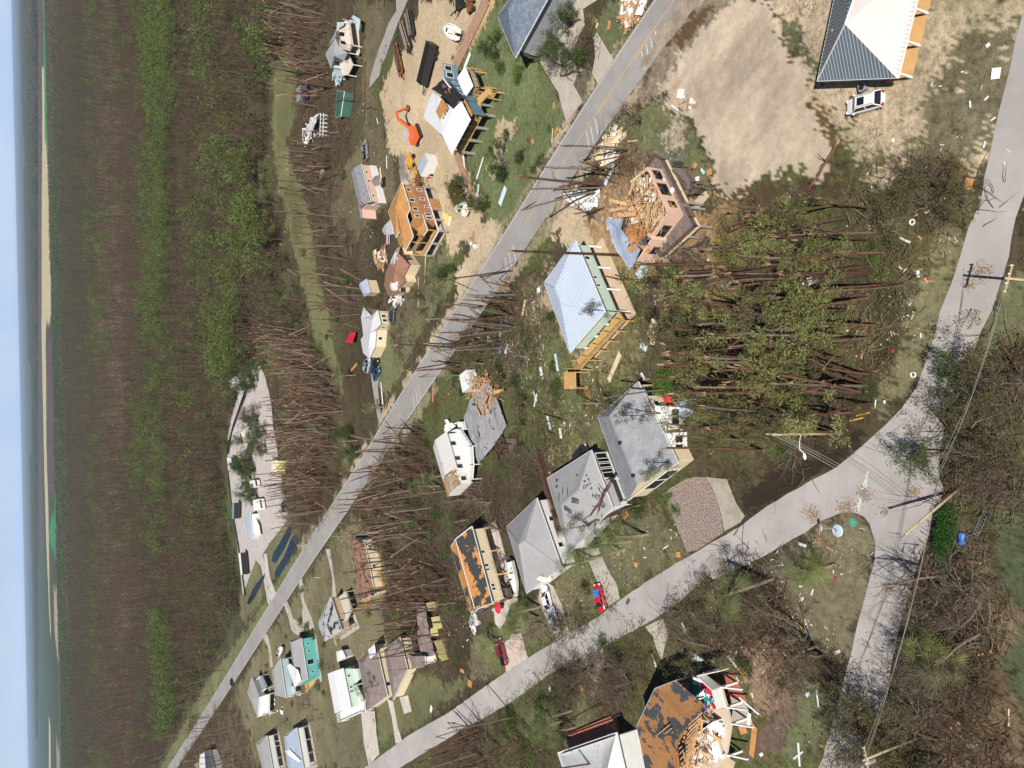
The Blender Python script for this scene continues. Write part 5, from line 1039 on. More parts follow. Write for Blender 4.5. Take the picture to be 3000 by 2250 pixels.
h,P,W,ab,ro=simple('long_brown_roof_house','long brown shingle roofed house with fallen pines lying across its far corner',BC,None,[q(792,55),q(870,380),q(727,690),q(632,190)],2.8,R_BROWN,CREAM,(.15,4.2),(.8,4.2),over=.4)
h,P,W,ab,ro=simple('garage_shed','small brown roofed outbuilding beneath crossing pine trunks',BC,None,[q(1045,250),q(1050,340),q(925,375),q(870,220)],2.9,R_BROWN,WHITE,(.1,3.7),(.9,3.7),over=.3)
h,P,W,ab,ro=simple('tipped_shed','little white shed standing crooked on the grass','shed',None,[q(215,187),q(250,262),q(165,305),q(155,205)],2.4,R_WHITE,WHITE,(.0,2.7),(1,2.7),over=.15)
# yellow trailer wreck
q=TT(1200,1700,140/513)
h=House('yellow_trailer_wreck','crushed pale yellow trailer home half hidden by fallen pine trunks',BC,q(200,520)); V=lambda x,y,z:h.p((*q(x,y),z))
crumple(h,[V(90,260,2.6),V(165,290,2.6),V(195,480,2.5),V(215,620,2.3),(V(285,800,1.6)),V(150,830,1.2),V(80,560,2.2)],R_BROWN,'fallen_roof',.25,seed=15)
for a_,b_,z1 in (((178,245),(205,330),2.3),((232,400),(262,530),2.1),((205,520),(225,610),2.0),((262,655),(320,790),1.8),((330,800),(355,860),1.5)):
    p0,p1=V(*a_,z1),V(*b_,z1); mb=MB(); mb.bar((p0.x,p0.y,z1/2),(p1.x,p1.y,z1/2),.15,z1); h.part(mb,'wall',YELL)
beams(h,[V(180,300,0),V(300,500,0),V(380,850,0),V(250,850,0)],26,.1,1.5,(1,2.5),.5,YELL,'torn_siding_heap',.2,77,fl=0)['kind']='stuff'; beams(h,[V(90,250,0),V(200,250,0),V(300,800,0),V(100,800,0)],50,.5,3,(1,3),.08,BARK,'splintered_wood',.25,78)
# teal house and its neighbours
q=TT(750,1840,210/740)
h,P,W,ab,ro=simple('teal_house','bright teal house under a pale grey roof with a black car parked alongside',BC,None,[q(467,105),q(533,520),q(405,608),q(352,130)],4.4,R_LIGHT,TEAL,(.05,5.9),(.75,5.9),over=.3,win=[(0,.15,2,.9,1),(0,.35,2,.9,1),(0,.62,1.6,1.6,2),(0,.88,2,.9,1)])
mb=MB(); pl=[V_+Vector((0,0,.3)) for V_ in [h.p((*q(x,y),z)) for x,y,z in ((330,385,5),(362,365,5.4),(440,430,6),(476,540,4.9),(405,607,4.6))]]; mb.slab(pl,.15); h.part(mb,'roof_wing',R_WHITE)
lo=[h.p(q(*t_),.1) for t_ in ((500,540),(625,480),(630,540),(510,670))]; mb=MB(); mb.slab(lo,.1); h.part(mb,'patio',TIMBER)
h,P,W,ab,ro=simple('grey_porch_house','grey roofed pale blue stilt house with a dark railed porch next to the teal house',BC,None,[q(250,312),q(308,715),q(195,690),q(165,440)],4.9,R_LIGHT,PALEB,(.15,6.0),(.8,6.0),floor=2.4,over=.3)
dk=[h.p(q(*t_),2.4) for t_ in ((258,328),(318,318),(352,590),(300,602))]; deck(h,dk,2.4,OLDWOOD,'porch',.2,WHITE,dk[:3],WHITE,.15,dk); dk=[h.p(q(*t_),2.4) for t_ in ((300,602),(400,600),(412,690),(318,715))]; deck(h,dk,2.4,PALEB,'deck',.2,WHITE,dk[1:],WHITE,.15,dk)
q=TT(700,1960,220/722)
h,P,W,ab,ro=simple('white_deck_cottage','pale roofed cottage with a broad white framed deck near the row of pine snags',BC,None,[q(122,75),q(195,270),q(180,465),q(80,225)],4.6,R_LIGHT,WHITE,(.2,5.4),(.6,5.4),floor=2.3,over=.3)
dk=[h.p(q(*t_),2.3) for t_ in ((196,262),(295,240),(292,430),(186,456))]; deck(h,dk,2.3,WHITE,'deck',.2,WHITE,dk[1:4],WHITE,.2,dk,pick=.6); dk=[h.p(q(*t_),2.3) for t_ in ((150,140),(225,60),(280,180),(190,250))]; deck(h,dk,2.3,GREYB,'porch',.2,WHITE,dk,WHITE,.15,dk)
h,P,W,ab,ro=simple('grey_roof_cottage','narrow grey roofed cottage with a dark porch beside a leaning snag',BC,None,[q(268,640),q(330,990),q(240,1000),q(162,715)],4.4,R_LIGHT,WHITE,(.15,5.4),(1,5.4),floor=2.2,over=.3)
dk=[h.p(q(*t_),2.2) for t_ in ((290,705),(335,700),(358,870),(312,880))]; deck(h,dk,2.2,OLDWOOD,'porch',.2,WHITE,dk[:3],WHITE,.15,dk,pick=.8)
h,P,W,ab,ro=simple('blue_roof_cottage','cottage with a pale blue metal roof and a long railed porch on the far lawn',BC,None,[q(552,565),q(622,960),q(475,990),q(432,640)],4.4,M_BLUE,WHITE,(.1,5.8),(1,5.8),floor=2.2,over=.3)
dk=[h.p(q(*t_),2.2) for t_ in ((565,560),(605,555),(645,830),(600,850))]; deck(h,dk,2.2,OLDWOOD,'porch',.2,WHITE,dk[:3],WHITE,.15,dk,pick=.8)
mb=MB(); mb.slab([h.p((*q(x,y),z)) for x,y,z in ((440,790,5.2),(482,768,5.9),(597,880,4.8),(556,915,4.8),(470,830,5.9))],.1); h.part(mb,'white_roof_sheet',R_WHITE)
q=TT(550,2050,200/952)
h,P,W,ab,ro=simple('dark_roof_cottage','small dark roofed cottage with orange plywood patch by a t shaped drive',BC,None,[q(300,700),q(370,990),q(250,1000),q(232,720)],4.0,mat('charcoal roof',(.06,.065,.075),.9),WHITE,(.1,4.8),(1,4.8),over=.3)
mb=MB(); mb.slab([h.p((*q(x,y),z)) for x,y,z in ((170,760,3),(235,730,3.4),(245,1000,3.4),(150,1000,3))],.1); h.part(mb,'roof_wing',R_WHITE); mb=MB(); mb.slab([h.p((*q(x,y),z)) for x,y,z in ((100,900,3),(140,870,3.2),(170,1000,3.2),(120,1000,3))],.1); h.part(mb,'plywood_patch',PLY)
# plywood clad house being built
q=TT(1080,500,260/1540)
h=House('plywood_house','tall house clad in bare orange plywood on concrete piers with open decks',BC,q(900,800)); V=lambda x,y,z:h.p((*q(x,y),z)); zu,zl,zf=8.0,5.3,2.6
A,B,C=V(958,282,zf),V(1155,880,zf),V(1212,1045,zf); Dk=V(975,1475,zf); ul=V(590,235,zu-.1); 
wd=(V(570,195,zu)-V(340,710,zu)); wd.z=0; back=-wd*.92; T0=Vector((A.x,A.y,0)); T1=Vector((C.x,C.y,0)); T1b=Vector((B.x,B.y,0))
body=[T0,T1b,T1b+back,T0+back]; ax_=(T1b-T0).normalized()
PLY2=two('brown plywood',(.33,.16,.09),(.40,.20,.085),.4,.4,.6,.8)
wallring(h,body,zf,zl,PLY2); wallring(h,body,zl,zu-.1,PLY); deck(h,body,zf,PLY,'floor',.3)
mb=MB(); mb.bar(A,C,.14,.35); mb.bar(C,Dk,.14,.3); h.part(mb,'rim_board',WHITE)
up=[V(572,192,zu),V(718,655,zu),V(655,782,zu),V(768,1140,zu),V(632,1388,zu),V(530,1052,zu),V(472,1160,zu),V(340,712,zu)]
rc=[V(470,620,zu+1.9),V(560,1000,zu+1.6)]
mb=MB(); mb.slab([up[0],up[1],rc[0]],.15); mb.slab([up[1],up[2],rc[1],rc[0]],.15); mb.slab([up[2],up[3],rc[1]],.15); mb.slab([up[3],up[4],rc[1]],.15); mb.slab([up[4],up[5],rc[1]],.15); mb.slab([up[5],up[6],rc[0],rc[1]],.15); mb.slab([up[6],up[7],rc[0]],.15); mb.slab([up[7],up[0],rc[0]],.15)
ro=h.part(mb,'roof',PLY); mb=MB()
for a_,b_ in zip(up,up[1:]+up[:1]): mb.bar(a_-Vector((0,0,.1)),b_-Vector((0,0,.1)),.1,.22)
h.part(mb,'eave_trim',WHITE,parent=ro)
lw=[V(830,700,zl),V(892,655,zl),V(1018,1030,zl),V(920,1172,zl),V(832,1012,zl),V(770,790,zl)]; mb=MB(); mb.slab([v+Vector((0,0,(.5 if i in(0,5,4) else 0))) for i,v in enumerate(lw)],.15); r2=h.part(mb,'lower_roof',PLY); mb=MB()
for a_,b_ in zip(lw[1:4],lw[2:5]): mb.bar(a_-Vector((0,0,.1)),b_-Vector((0,0,.1)),.1,.22)
h.part(mb,'eave_trim',WHITE,parent=r2)
for t0,z0,w0,h0 in ((.12,zf+.9,.8,1.3),(.38,zf+.9,.8,1.3),(.6,zf+.6,.8,1.0),(.15,zl+.9,1,1.2),(.45,zl+.8,1.2,1.3),(.82,zf+.6,.9,1.6),(.92,zf+.6,.9,1.6),(.7,zl+.8,1.2,1.2),(.9,zl+.8,.9,1.2)): window(h,T0,T1b,t0,z0,w0*.75,h0*.85,out=Vector((0,-1,0)))
d1=[Vector((v.x,v.y,0)) for v in (V(1020,1040,zf),C,Dk,V(800,1420,zf))]; deck(h,d1,zf,TIMBER,'deck',.25,TIMBER,[d1[1],d1[2]],None,mid=2)
d2=[V(730,1160,zl),V(890,1100,zl),V(960,1150,zl),V(820,1380,zl),V(650,1400,zl)]; deck(h,d2,zl,OLDWOOD,'balcony',.2,TIMBER,[d2[1],d2[2],d2[3]],None,mid=2,pick=.4)
for v in (d1[1],d1[2],d1[1].lerp(d1[2],.5)): posts(h,[Vector((v.x,v.y,0))],zf,zl+2.4,TIMBER,.18)
posts(h,[Vector((v.x,v.y,0)) for v in (A,A.lerp(C,.5),A.lerp(C,.75),C,C.lerp(Dk,.5),Dk)]+[body[2],body[3]],-.05,zf-.3,CONCP,.45,'pier')
sl=[V(1110,290,.1),V(1370,1010,.1),V(1130,1480,.1),V(900,1300,.1),V(850,500,.1)]; mb=MB(); mb.slab(sl,.1); h.part(mb,'ground_slab',CONC); mb=MB(); a_=V(1050,480,2.4); b_=V(1110,680,2.4); mb.bar((a_.x,a_.y,1.3),(b_.x,b_.y,1.3),.1,2.2); h.part(mb,'ground_floor_wall',PLY)
lb=thing('foam_board_stack','yellow foam board stack on the sand before the plywood house','stack',at(*q(1365,830)),-.5); mb=MB(); mb.box(-1.1,1.1,-1.8,1.8,0,.45); mb.build('boards',mat('yellow board',(.65,.52,.2),.7),lb); mb=MB(); mb.box(-.85,.85,-1.85,-1.8,.05,.4); mb.build('board_end',WHITE,lb)
h,P,W,ab,ro=simple('white_outbuilding','white and grey outbuilding tucked behind the plywood house','shed',None,[q(385,850),q(420,1100),q(275,1110),q(235,1030)],3.4,mat('grey sheet roof',(.36,.37,.38),.6,noise=(.5,.1)),WHITE,(.1,3.9),(.9,3.9),over=.2)
t_=thing('flag_panel','red white and blue panel lying on the grass behind the plywood house','panel',at(*q(360,1190)),-.1); mb=MB(); mb.box(-1.3,1.3,-.9,.9,.35,.5); mb.build('panel',WHITE,t_); mb=MB(); mb.box(-1.3,1.3,-.9,-.1,.5,.53); mb.build('blue_field',mat('navy paint',(.03,.06,.22),.6),t_); mb=MB(); mb.box(-1.3,1.3,.45,.9,.5,.53); mb.build('red_stripe',mat('red brown paint',(.4,.1,.07),.6),t_)
# brown roof torn to white felt
q=TT(1100,720,180/1493)
h=House('brown_white_roof_house','cream house with brown roof peeled to white felt in strips',BC,q(550,600)); V=lambda x,y,z:h.p((*q(x,y),z)); ze=3.0
ev=[V(500,90,ze),V(625,0,ze),V(630,172,ze),V(826,467,ze),V(690,735,ze),V(724,872,ze),V(562,1022,ze),V(560,1130,ze),V(340,1245,ze),V(205,960,ze),V(255,620,ze)]; rd=[V(560,180,4.6),V(470,600,4.8),V(400,1000,4.6)]
mb=MB(); mb.slab([ev[0],ev[1],ev[2],rd[0]],.12); mb.slab([ev[2],ev[3],rd[1],rd[0]],.12); mb.slab([ev[3],ev[4],rd[1]],.12); mb.slab([ev[4],ev[5],ev[6],rd[2],rd[1]],.12); mb.slab([ev[6],ev[7],ev[8],rd[2]],.12); mb.slab([ev[8],ev[9],rd[2]],.12); mb.slab([ev[9],ev[10],rd[1],rd[2]],.12); mb.slab([ev[10],ev[0],rd[0],rd[1]],.12)
h.part(mb,'roof',R_BW); Wv=inset(ev,.3); wallring(h,Wv,0,ze-.1,CREAM)
for i,t0 in ((2,.2),(2,.45),(6,.25),(6,.5),(6,.75)): window(h,Wv[i],Wv[i+1],t0,1.2,.9,1.1,fm=OLDWOOD,out=Vector((0,-1,0)))
beams(h,[V(400,1150,0),V(640,1150,0),V(750,1350,0),V(500,1450,0)],30,.1,1.6,(1,3),.2,WHITE,'torn_porch',.25,91)
q=TT(750,750,750/1659)
h,P,W,ab,ro=simple('blue_roof_shed','small cream shed with a blue grey roof among snapped pines','shed',None,[q(715,150),q(740,235),q(700,262),q(668,190)],2.8,M_BLUE,CREAM,(.1,3.6),(.9,3.6),over=.2)
# pale roof cream house with three cars
q=TT(1020,880,140/929)
h=House('cream_angled_house','cream house with angled white roof and three cars parked at its end',BC,q(450,620)); V=lambda x,y,z:h.p((*q(x,y),z)); ze=3.0
ev=[V(572,180,ze),V(640,462,ze),V(548,590,ze),V(522,912,ze),V(410,1130,ze),V(290,1025,ze),V(243,760,ze),V(295,690,ze),V(250,330,ze),V(300,130,ze),V(450,300,ze)]; rd=[V(470,380,4.1),V(430,640,4.1),V(400,900,4.0)]
mb=MB(); mb.slab([ev[0],ev[1],rd[0]],.12); mb.slab([ev[1],ev[2],rd[1],rd[0]],.12); mb.slab([ev[2],ev[3],rd[2],rd[1]],.12); mb.slab([ev[3],ev[4],rd[2]],.12); mb.slab([ev[4],ev[5],rd[2]],.12); mb.slab([ev[5],ev[6],ev[7],rd[1],rd[2]],.12); mb.slab([ev[7],ev[8],rd[0],rd[1]],.12); mb.slab([ev[8],ev[9],ev[10],rd[0]],.12); mb.slab([ev[10],ev[0],rd[0]],.12)
h.part(mb,'roof',mat('off white roof',(.5,.49,.5),.7,noise=(.5,.06))); Wv=inset(ev,.3); wallring(h,Wv,0,ze-.1,CREAM)
for i,t0 in ((0,.4),(0,.75),(1,.5),(2,.5)): window(h,Wv[i],Wv[i+1],t0,1.2,.8,1.0,out=Vector((0,-1,0)))
# pink house grey roof
q=TT(1010,450,140/1106)
h,P,W,ab,ro=simple('pink_grey_roof_house','pink house with white base and a grey roof scarred by lifted shingles',BC,None,[q(385,240),q(607,1110),q(330,1200),q(157,425)],4.2,R_GSPOT,PINK,(0.0,4.9),(1,4.9),over=.2,win=[(0,.2,2.8,.9,.9),(0,.45,2.8,.9,.9),(0,.85,2.6,.9,.9)])
mb=MB(); Wv=inset(P,.08); 
for i in range(4): a_,b_=Wv[i],Wv[(i+1)%4]; mb.bar((a_.x,a_.y,.9),(b_.x,b_.y,.9),.2,1.8)
h.part(mb,'base_wall',WHITE)
ex=[h.p((*q(x,y),3.8)) for x,y in ((395,1290),(415,1490),(370,1500),(335,1215),(500,1180))]; ex2=[Vector((v.x,v.y,0)) for v in (ex[0],ex[1],ex[2],ex[3])]; mb=MB(); mb.slab([v+Vector((0,0,.1)) for v in (ex[0],ex[1],ex[2],ex[3])],.15); h.part(mb,'roof_wing',R_GSPOT)
E1=Vector((ex[4].x,ex[4].y,0)); E2=Vector((ex[1].x,ex[1].y,0)); E0=Vector((ex[0].x,ex[0].y,0))
for a_,b_ in ((E1,E0),(E0,E2)):
    mb=MB(); mb.bar((a_.x,a_.y,1.9),(b_.x,b_.y,1.9),.16,3.7); h.part(mb,'wall',PINK)
mb=MB(); c_=h.p(q(700,640),3.2); mb.add([c_+Vector(v) for v in ((-1.3,.2,0),(1.3,.2,0),(1.3,-1.6,-.6),(-1.3,-1.6,-.6),(0,.2,.9),(0,-1.6,.5))],[(0,3,5,4),(1,4,5,2),(0,4,1),(3,2,5),(0,1,2,3)]); h.part(mb,'porch_roof',R_BROWN)
# blue sided house under repair
q=TT(1220,150,280/1408)
h=House('blue_sided_house','blue sided stilt house with white roof torn black in the middle and yellow timber decks',BC,q(650,900)); V=lambda x,y,z:h.p((*q(x,y),z)); ze,zr,zd=6.0,8.0,2.8
a1,a2,a3,a4=V(795,1008,ze),V(520,1520,ze),V(378,1238,zr),V(658,738,zr-.6)
mb=MB(); mb.slab([V(545,855,zr),a3,a2,a1,a4],.15); mb.slab([V(100,975,ze+.2),a3,V(545,855,zr),V(300,640,ze+1.2),V(240,605,ze+.6)],.15); mb.slab([V(100,970,ze),V(240,608,ze+.5),V(168,700,ze-.6)],.1)
ro=h.part(mb,'roof',R_WHITE)
crumple(h,[V(240,560,5.8),V(395,385,6.3),V(690,655,7.0),V(570,850,7.4),V(350,640,6.4)],shingle('torn felt',(.02,.02,.022),(.36,.15,.06),.6,.62,.4),'torn_roof',.3,seed=19,label='torn black roof deck with orange boards')
bw=[V(395,175,ze),V(718,222,zd+.6),V(650,555,zd+1.2),V(380,382,ze)]
def vw(p0,p1,z0,z1,m,n='wall'):
    mb=MB(); mb.bar((p0.x,p0.y,(z0+z1)/2),(p1.x,p1.y,(z0+z1)/2),.16,z1-z0); return h.part(mb,n,m)
g0,g1=V(395,175,5.9),V(378,385,6.6); g2=V(660,690,6.6); vw(g0,g1,zd,6.0,BLUE); vw(g1,g2,zd,6.5,BLUE); 
for t0,z0 in ((.3,4.2),(.75,4.0)): window(h,g0,g1,t0,z0,1.1,1.5,out=Vector((0,-1,0)))
for t0,z0 in ((.2,3.7),(.5,4.0)): window(h,g1,g2,t0,z0,1.1,1.2,out=Vector((0,-1,0)))
mb=MB(); mb.bar(V(480,510,6.7),V(680,650,6.7),.25,.25); mb.bar(V(390,390,6.7),V(480,510,6.7),.2,.3); h.part(mb,'gable_trim',WHITE)
vw(V(685,690,5.6),V(830,915,5.6),zd,5.5,BLUE); mb=MB(); mb.bar(V(690,700,5.9),V(820,940,5.9),.7,.1); h.part(mb,'soffit',PLY)
pr=[V(715,222,5.2),V(835,512,4.6),V(715,682,4.9),V(600,392,5.6)]; mb=MB(); mb.slab(pr,.12); h.part(mb,'porch_roof',R_WHITE)
mb=MB(); mb.slab([V(285,890,8.3),V(358,1035,8.0),V(465,835,8.4),V(375,690,8.7)],.1); dr=h.part(mb,'dormer',PLY); p0,p1=V(372,1030,7.9),V(480,835,7.9); mb=MB(); mb.bar((p0.x,p0.y,7.6),(p1.x,p1.y,7.6),.12,1.3); h.part(mb,'dormer_wall',WHITE,parent=dr)
mb=MB()
for t0 in (.15,.42,.7): c_=p0.lerp(p1,t0)+Vector((0,-.1,0)); c2=p0.lerp(p1,t0+.14)+Vector((0,-.1,0)); mb.bar((c_.x,c_.y,7.65),(c2.x,c2.y,7.65),.08,.85)
h.part(mb,'pane',GLASS,parent=dr)
body=[Vector((v.x,v.y,0)) for v in (V(610,985,ze),V(420,1330,ze),V(180,950,ze),V(400,600,ze))]; wallring(h,body,zd,ze-.1,DARK)
dk=[Vector((v.x,v.y,0)) for v in (V(970,930,zd),V(680,1490,zd),V(560,1460,zd),V(850,900,zd))]; deck(h,dk,zd,TIMBER,'deck',.25,TIMBER,[dk[0],dk[1],dk[2]],CONCP,.5,[dk[0].lerp(dk[1],k/3.0) for k in range(4)])
posts(h,[dk[0].lerp(dk[1],k/3) for k in range(4)],zd,5.9,TIMBER,.16)
d3=[Vector((v.x,v.y,0)) for v in (V(970,930,zd),V(850,900,zd),V(830,760,zd),V(980,600,zd),V(1060,640,zd),V(930,780,zd))]; deck(h,d3,zd,TIMBER,'side_deck',.2,TIMBER,[d3[1],d3[2],d3[3]],CONCP,.4,[d3[0],d3[5]])
d4=[Vector((v.x,v.y,0)) for v in (V(980,600,2),V(1050,530,2),V(1165,600,2),V(1110,700,2))]; deck(h,d4,1.9,TIMBER,'stair_landing',.2,TIMBER,[d4[1],d4[2],d4[3]],TIMBER,.2,d4)
d5=[Vector((v.x,v.y,0)) for v in (V(760,240,zd),V(850,290,zd),V(940,540,zd),V(850,640,zd),V(720,500,zd))]; deck(h,d5,zd,OLDWOOD,'porch',.2,mat('straw timber',(.5,.4,.25),.8),d5[:4],TIMBER,.2,d5[:4],pick=.35)
# timber walkways either side of it
def walkway(label,a,b,w_,z=.25):
    p,q_=at(*a),at(*b); o=thing('timber_walkway',label,'walkway',p); v=q_-p; mb=MB(); n=int(v.length/.22); dd=v.normalized(); sd=Vector((-dd.y,dd.x,0))
    for k in range(n): c=dd*(k+.5)*v.length/n; mb.bar(c-sd*w_/2+Vector((0,0,z)),c+sd*w_/2+Vector((0,0,z)),.17,.05)
    mb.build('boards',mat('pinkish boards',(.38,.23,.16),.85,noise=(1,.2)),o); mb=MB()
    for s_ in (-1,1): mb.bar(sd*s_*w_*.45+Vector((0,0,z-.12)),sd*s_*w_*.45+v+Vector((0,0,z-.12)),.1,.15)
    mb.build('joist',OLDWOOD,o)
walkway('long pinkish timber boardwalk running past the white boat',T(750,0,[(1500,0)])[0],T(750,0,[(1300,420)])[0],3.2); walkway('narrow board path leading from the blue sided house towards the sandy drive',T(750,0,[(1305,1000)])[0],T(750,0,[(1425,1330)])[0],2.0)
# slate roof house with garage doors
q=TT(1430,0,290/1200)
h,P,W,ab,ro=simple('slate_roof_house','big slate grey shingle house with a brown balcony over white garage doors',BC,None,[q(325,705),q(930,-402),q(700,-620),q(112,192)],5.8,R_SLATE,GREYB,('px',*q(240,95)),(.8,8.6),over=.9)
a,b=W[0],W[1]; dd=(b-a).normalized(); n_=Vector((dd.y,-dd.x,0)); n_=n_ if n_.y<0 else -n_
g0,g1=h.p(q(600,668),0),h.p(q(950,10),0); dd=(g1-g0).normalized(); n2=Vector((dd.y,-dd.x,0)); n2=n2 if n2.y<0 else -n2; g2=g1+dd*8
mb=MB(); mb.bar((g0.x,g0.y,1.4),(g2.x,g2.y,1.4),.2,2.8); h.part(mb,'garage_wall',mat('pinkish white render',(.62,.54,.48),.8)); 
mb=MB(); mb.bar((g0.x,g0.y,1.4),(a.x,a.y,1.4),.2,2.8); h.part(mb,'garage_wall',WHITE)
L_=(Vector(g1)-g0).length
for s_,m_ in ((.2,WHITE),(.5,DARK),(.8,WHITE)):
    c_=g0+dd*L_*s_; mb=MB(); mb.bar((c_.x-dd.x*1.6+n2.x*.14,c_.y-dd.y*1.6+n2.y*.14,1.15),(c_.x+dd.x*1.6+n2.x*.14,c_.y+dd.y*1.6+n2.y*.14,1.15),.06,2.3); gd=h.part(mb,'garage_door',m_)
    if m_ is WHITE:
        mb=MB()
        for k in range(4): e=c_-dd*1.3+dd*k*.8+n2*.18; mb.bar((e.x,e.y,2.0),(e.x+dd.x*.4,e.y+dd.y*.4,2.0),.04,.3)
        h.part(mb,'pane',GLASS,parent=gd)
bl=[h.p(q(405,680),3),h.p(q(470,690),3),h.p(q(830,0),3),h.p(q(760,0),3)]; bl[2]=bl[2]+dd*8; bl[3]=bl[3]+dd*8
deck(h,[bl[0],bl[1],bl[2],bl[3]],3.0,OLDWOOD,'balcony',.25,mat('brown rail',(.17,.1,.06),.8),[bl[0],bl[1],bl[2]],OLDWOOD,.2,[bl[1].lerp(bl[2],k/5) for k in range(5)],pick=.4)
mb=MB(); mb.slab([Vector((v.x,v.y,.05)) for v in (g0,g0+n2*1.6,g2+n2*1.6,g2)],.05); h.part(mb,'ground_slab',CREAM)
# battered grey house
q=TT(930,30,150/1082)
h=House('battered_grey_house','pale wrecked house with grey roof, blown out windows and striped deck shadows',BC,q(500,700)); V=lambda x,y,z:h.p((*q(x,y),z)); ze,zf=5.6,2.6
mb=MB(); mb.slab([V(165,930,ze+.6),V(370,585,ze+.8),V(470,800,ze),V(350,970,ze+.8),V(285,1225,ze)],.12); mb.slab([V(370,585,ze+.8),V(470,800,ze),V(640,900,ze-1.4),V(550,1070,ze-1.6),V(350,965,ze+.7)],.1); mb.slab([V(280,650,ze),V(400,400,ze+.4),V(370,585,ze+.8),V(200,780,ze+.4)],.1); h.part(mb,'roof',GREYB)
def vw2(a_,b_,z0,z1,m,n='wall'):
    p0,p1=V(*a_,z1),V(*b_,z1); mb=MB(); mb.bar((p0.x,p0.y,(z0+z1)/2),(p1.x,p1.y,(z0+z1)/2),.16,z1-z0); h.part(mb,n,m); return p0,p1
WP=mat('pinkish white siding',(.6,.5,.42),.7,noise=(1,.1)); p0,p1=vw2((410,400),(375,590),zf,ze,WP); p2,p3=vw2((375,590),(480,810),zf,ze,WP); p4,p5=vw2((350,965),(330,1210),zf,ze-.5,PALEB); p6,p7=vw2((460,800),(550,1070),zf,ze-1.5,PALEB); vw2((330,1210),(400,1380),zf,ze-1,PALEB)
window(h,p0,p1,.4,3.3,1.2,1.5,DARK,out=Vector((0,-1,0))); window(h,p2,p3,.35,3.1,2.2,1.6,DARK,out=Vector((0,-1,0))); window(h,p4,p5,.6,3.3,1.2,1.5,out=Vector((0,-1,0)))
fl=[V(600,200,zf),V(670,210,zf),V(745,740,zf),V(640,900,zf),V(750,1150,zf),V(640,1370,zf),V(400,1390,zf),V(360,990,zf),V(420,590,zf),V(420,390,zf)]; deck(h,fl,zf,WP,'floor',.25,WHITE,fl[:4],WHITE,.2,fl[:6],pick=.8)
sl=[V(680,230,.1),V(860,250,.1),V(890,900,.1),V(700,900,.1)]; mb=MB(); mb.slab(sl,.1); h.part(mb,'ground_slab',WP); 
aw=[V(700,160,2.2),V(760,100,2.4),V(905,190,2.2),V(885,410,2.0),V(830,410,2.0),V(820,230,2.4)]; crumple(h,aw,PALEB,'awning',.15,seed=22)
crumple(h,[V(830,880,1.2),V(895,900,1),V(860,960,1),V(820,930,1.4)],PALEB,'awning',.1,seed=23); crumple(h,[V(415,250,3.6),V(600,250,3.4),V(540,340,3.2),V(420,390,3.4)],PALEB,'torn_siding',.3,seed=24)
beams(h,[V(380,1350,0),V(640,1350,0),V(560,1550,0),V(470,1500,0)],26,.2,1.6,(1,3),.35,PALEB,'torn_siding_heap',.2,95)
# small frame wreck and green roof
q=TT(870,230,190/1313)
h=House('white_frame_wreck','small white framed wreck with folded roof sheets under fallen trunks',BC,q(380,950)); V=lambda x,y,z:h.p((*q(x,y),z))
crumple(h,[V(160,1080,1.8),V(280,800,3),(V(400,740,3.4)),V(460,690,3),V(380,920,2.8),V(250,1150,1.6)],mat('white sheet',(.5,.5,.5),.6),'folded_roof',.35,seed=31)
mb=MB()
for k in range(6): mb.bar(V(470+k*3,740+k*80,2.6),V(610,740+k*80,2.4),.14); 
for x0 in (480,540): mb.bar(V(x0,700,2.7),V(x0-20,1190,2.6),.16)
for k in range(6): mb.bar(V(480,740+k*80,2.6),V(480,740+k*80,2.6)-Vector((0,0,2.5)),.14)
h.part(mb,'open_frame',WHITE); beams(h,[V(180,1050,0),V(420,900,0),V(440,1250,0),V(230,1350,0)],36,.3,2,(1,2.5),.22,WHITE,'torn_siding',.3,96)
h,P,W,ab,ro=simple('green_roof_shed','long low shed with a dark green sheet roof under crossing pine trunks','shed',None,[q(955,265),q(880,770),q(775,790),q(808,240)],2.8,R_GREEN,mat('sea green siding',(.05,.13,.1),.7),(.0,3.1),(1,3.1),over=.15)
o=thing('slate_roof_hut','low dark slate roof lying among snapped pines near the grassy strip','hut',at(*q(120,330))); mb=MB(); c_=at(*q(120,330)); mb.slab([at(*q(x,y),1.6)-c_ for x,y in ((60,80),(190,110),(210,400),(90,430))],.15); mb.build('roof',mat('dark slate',(.07,.08,.11),.7),o); mb=MB(); mb.box(-2.2,2.2,-2,2,0,1.5); mb.build('wall',GREYB,o)
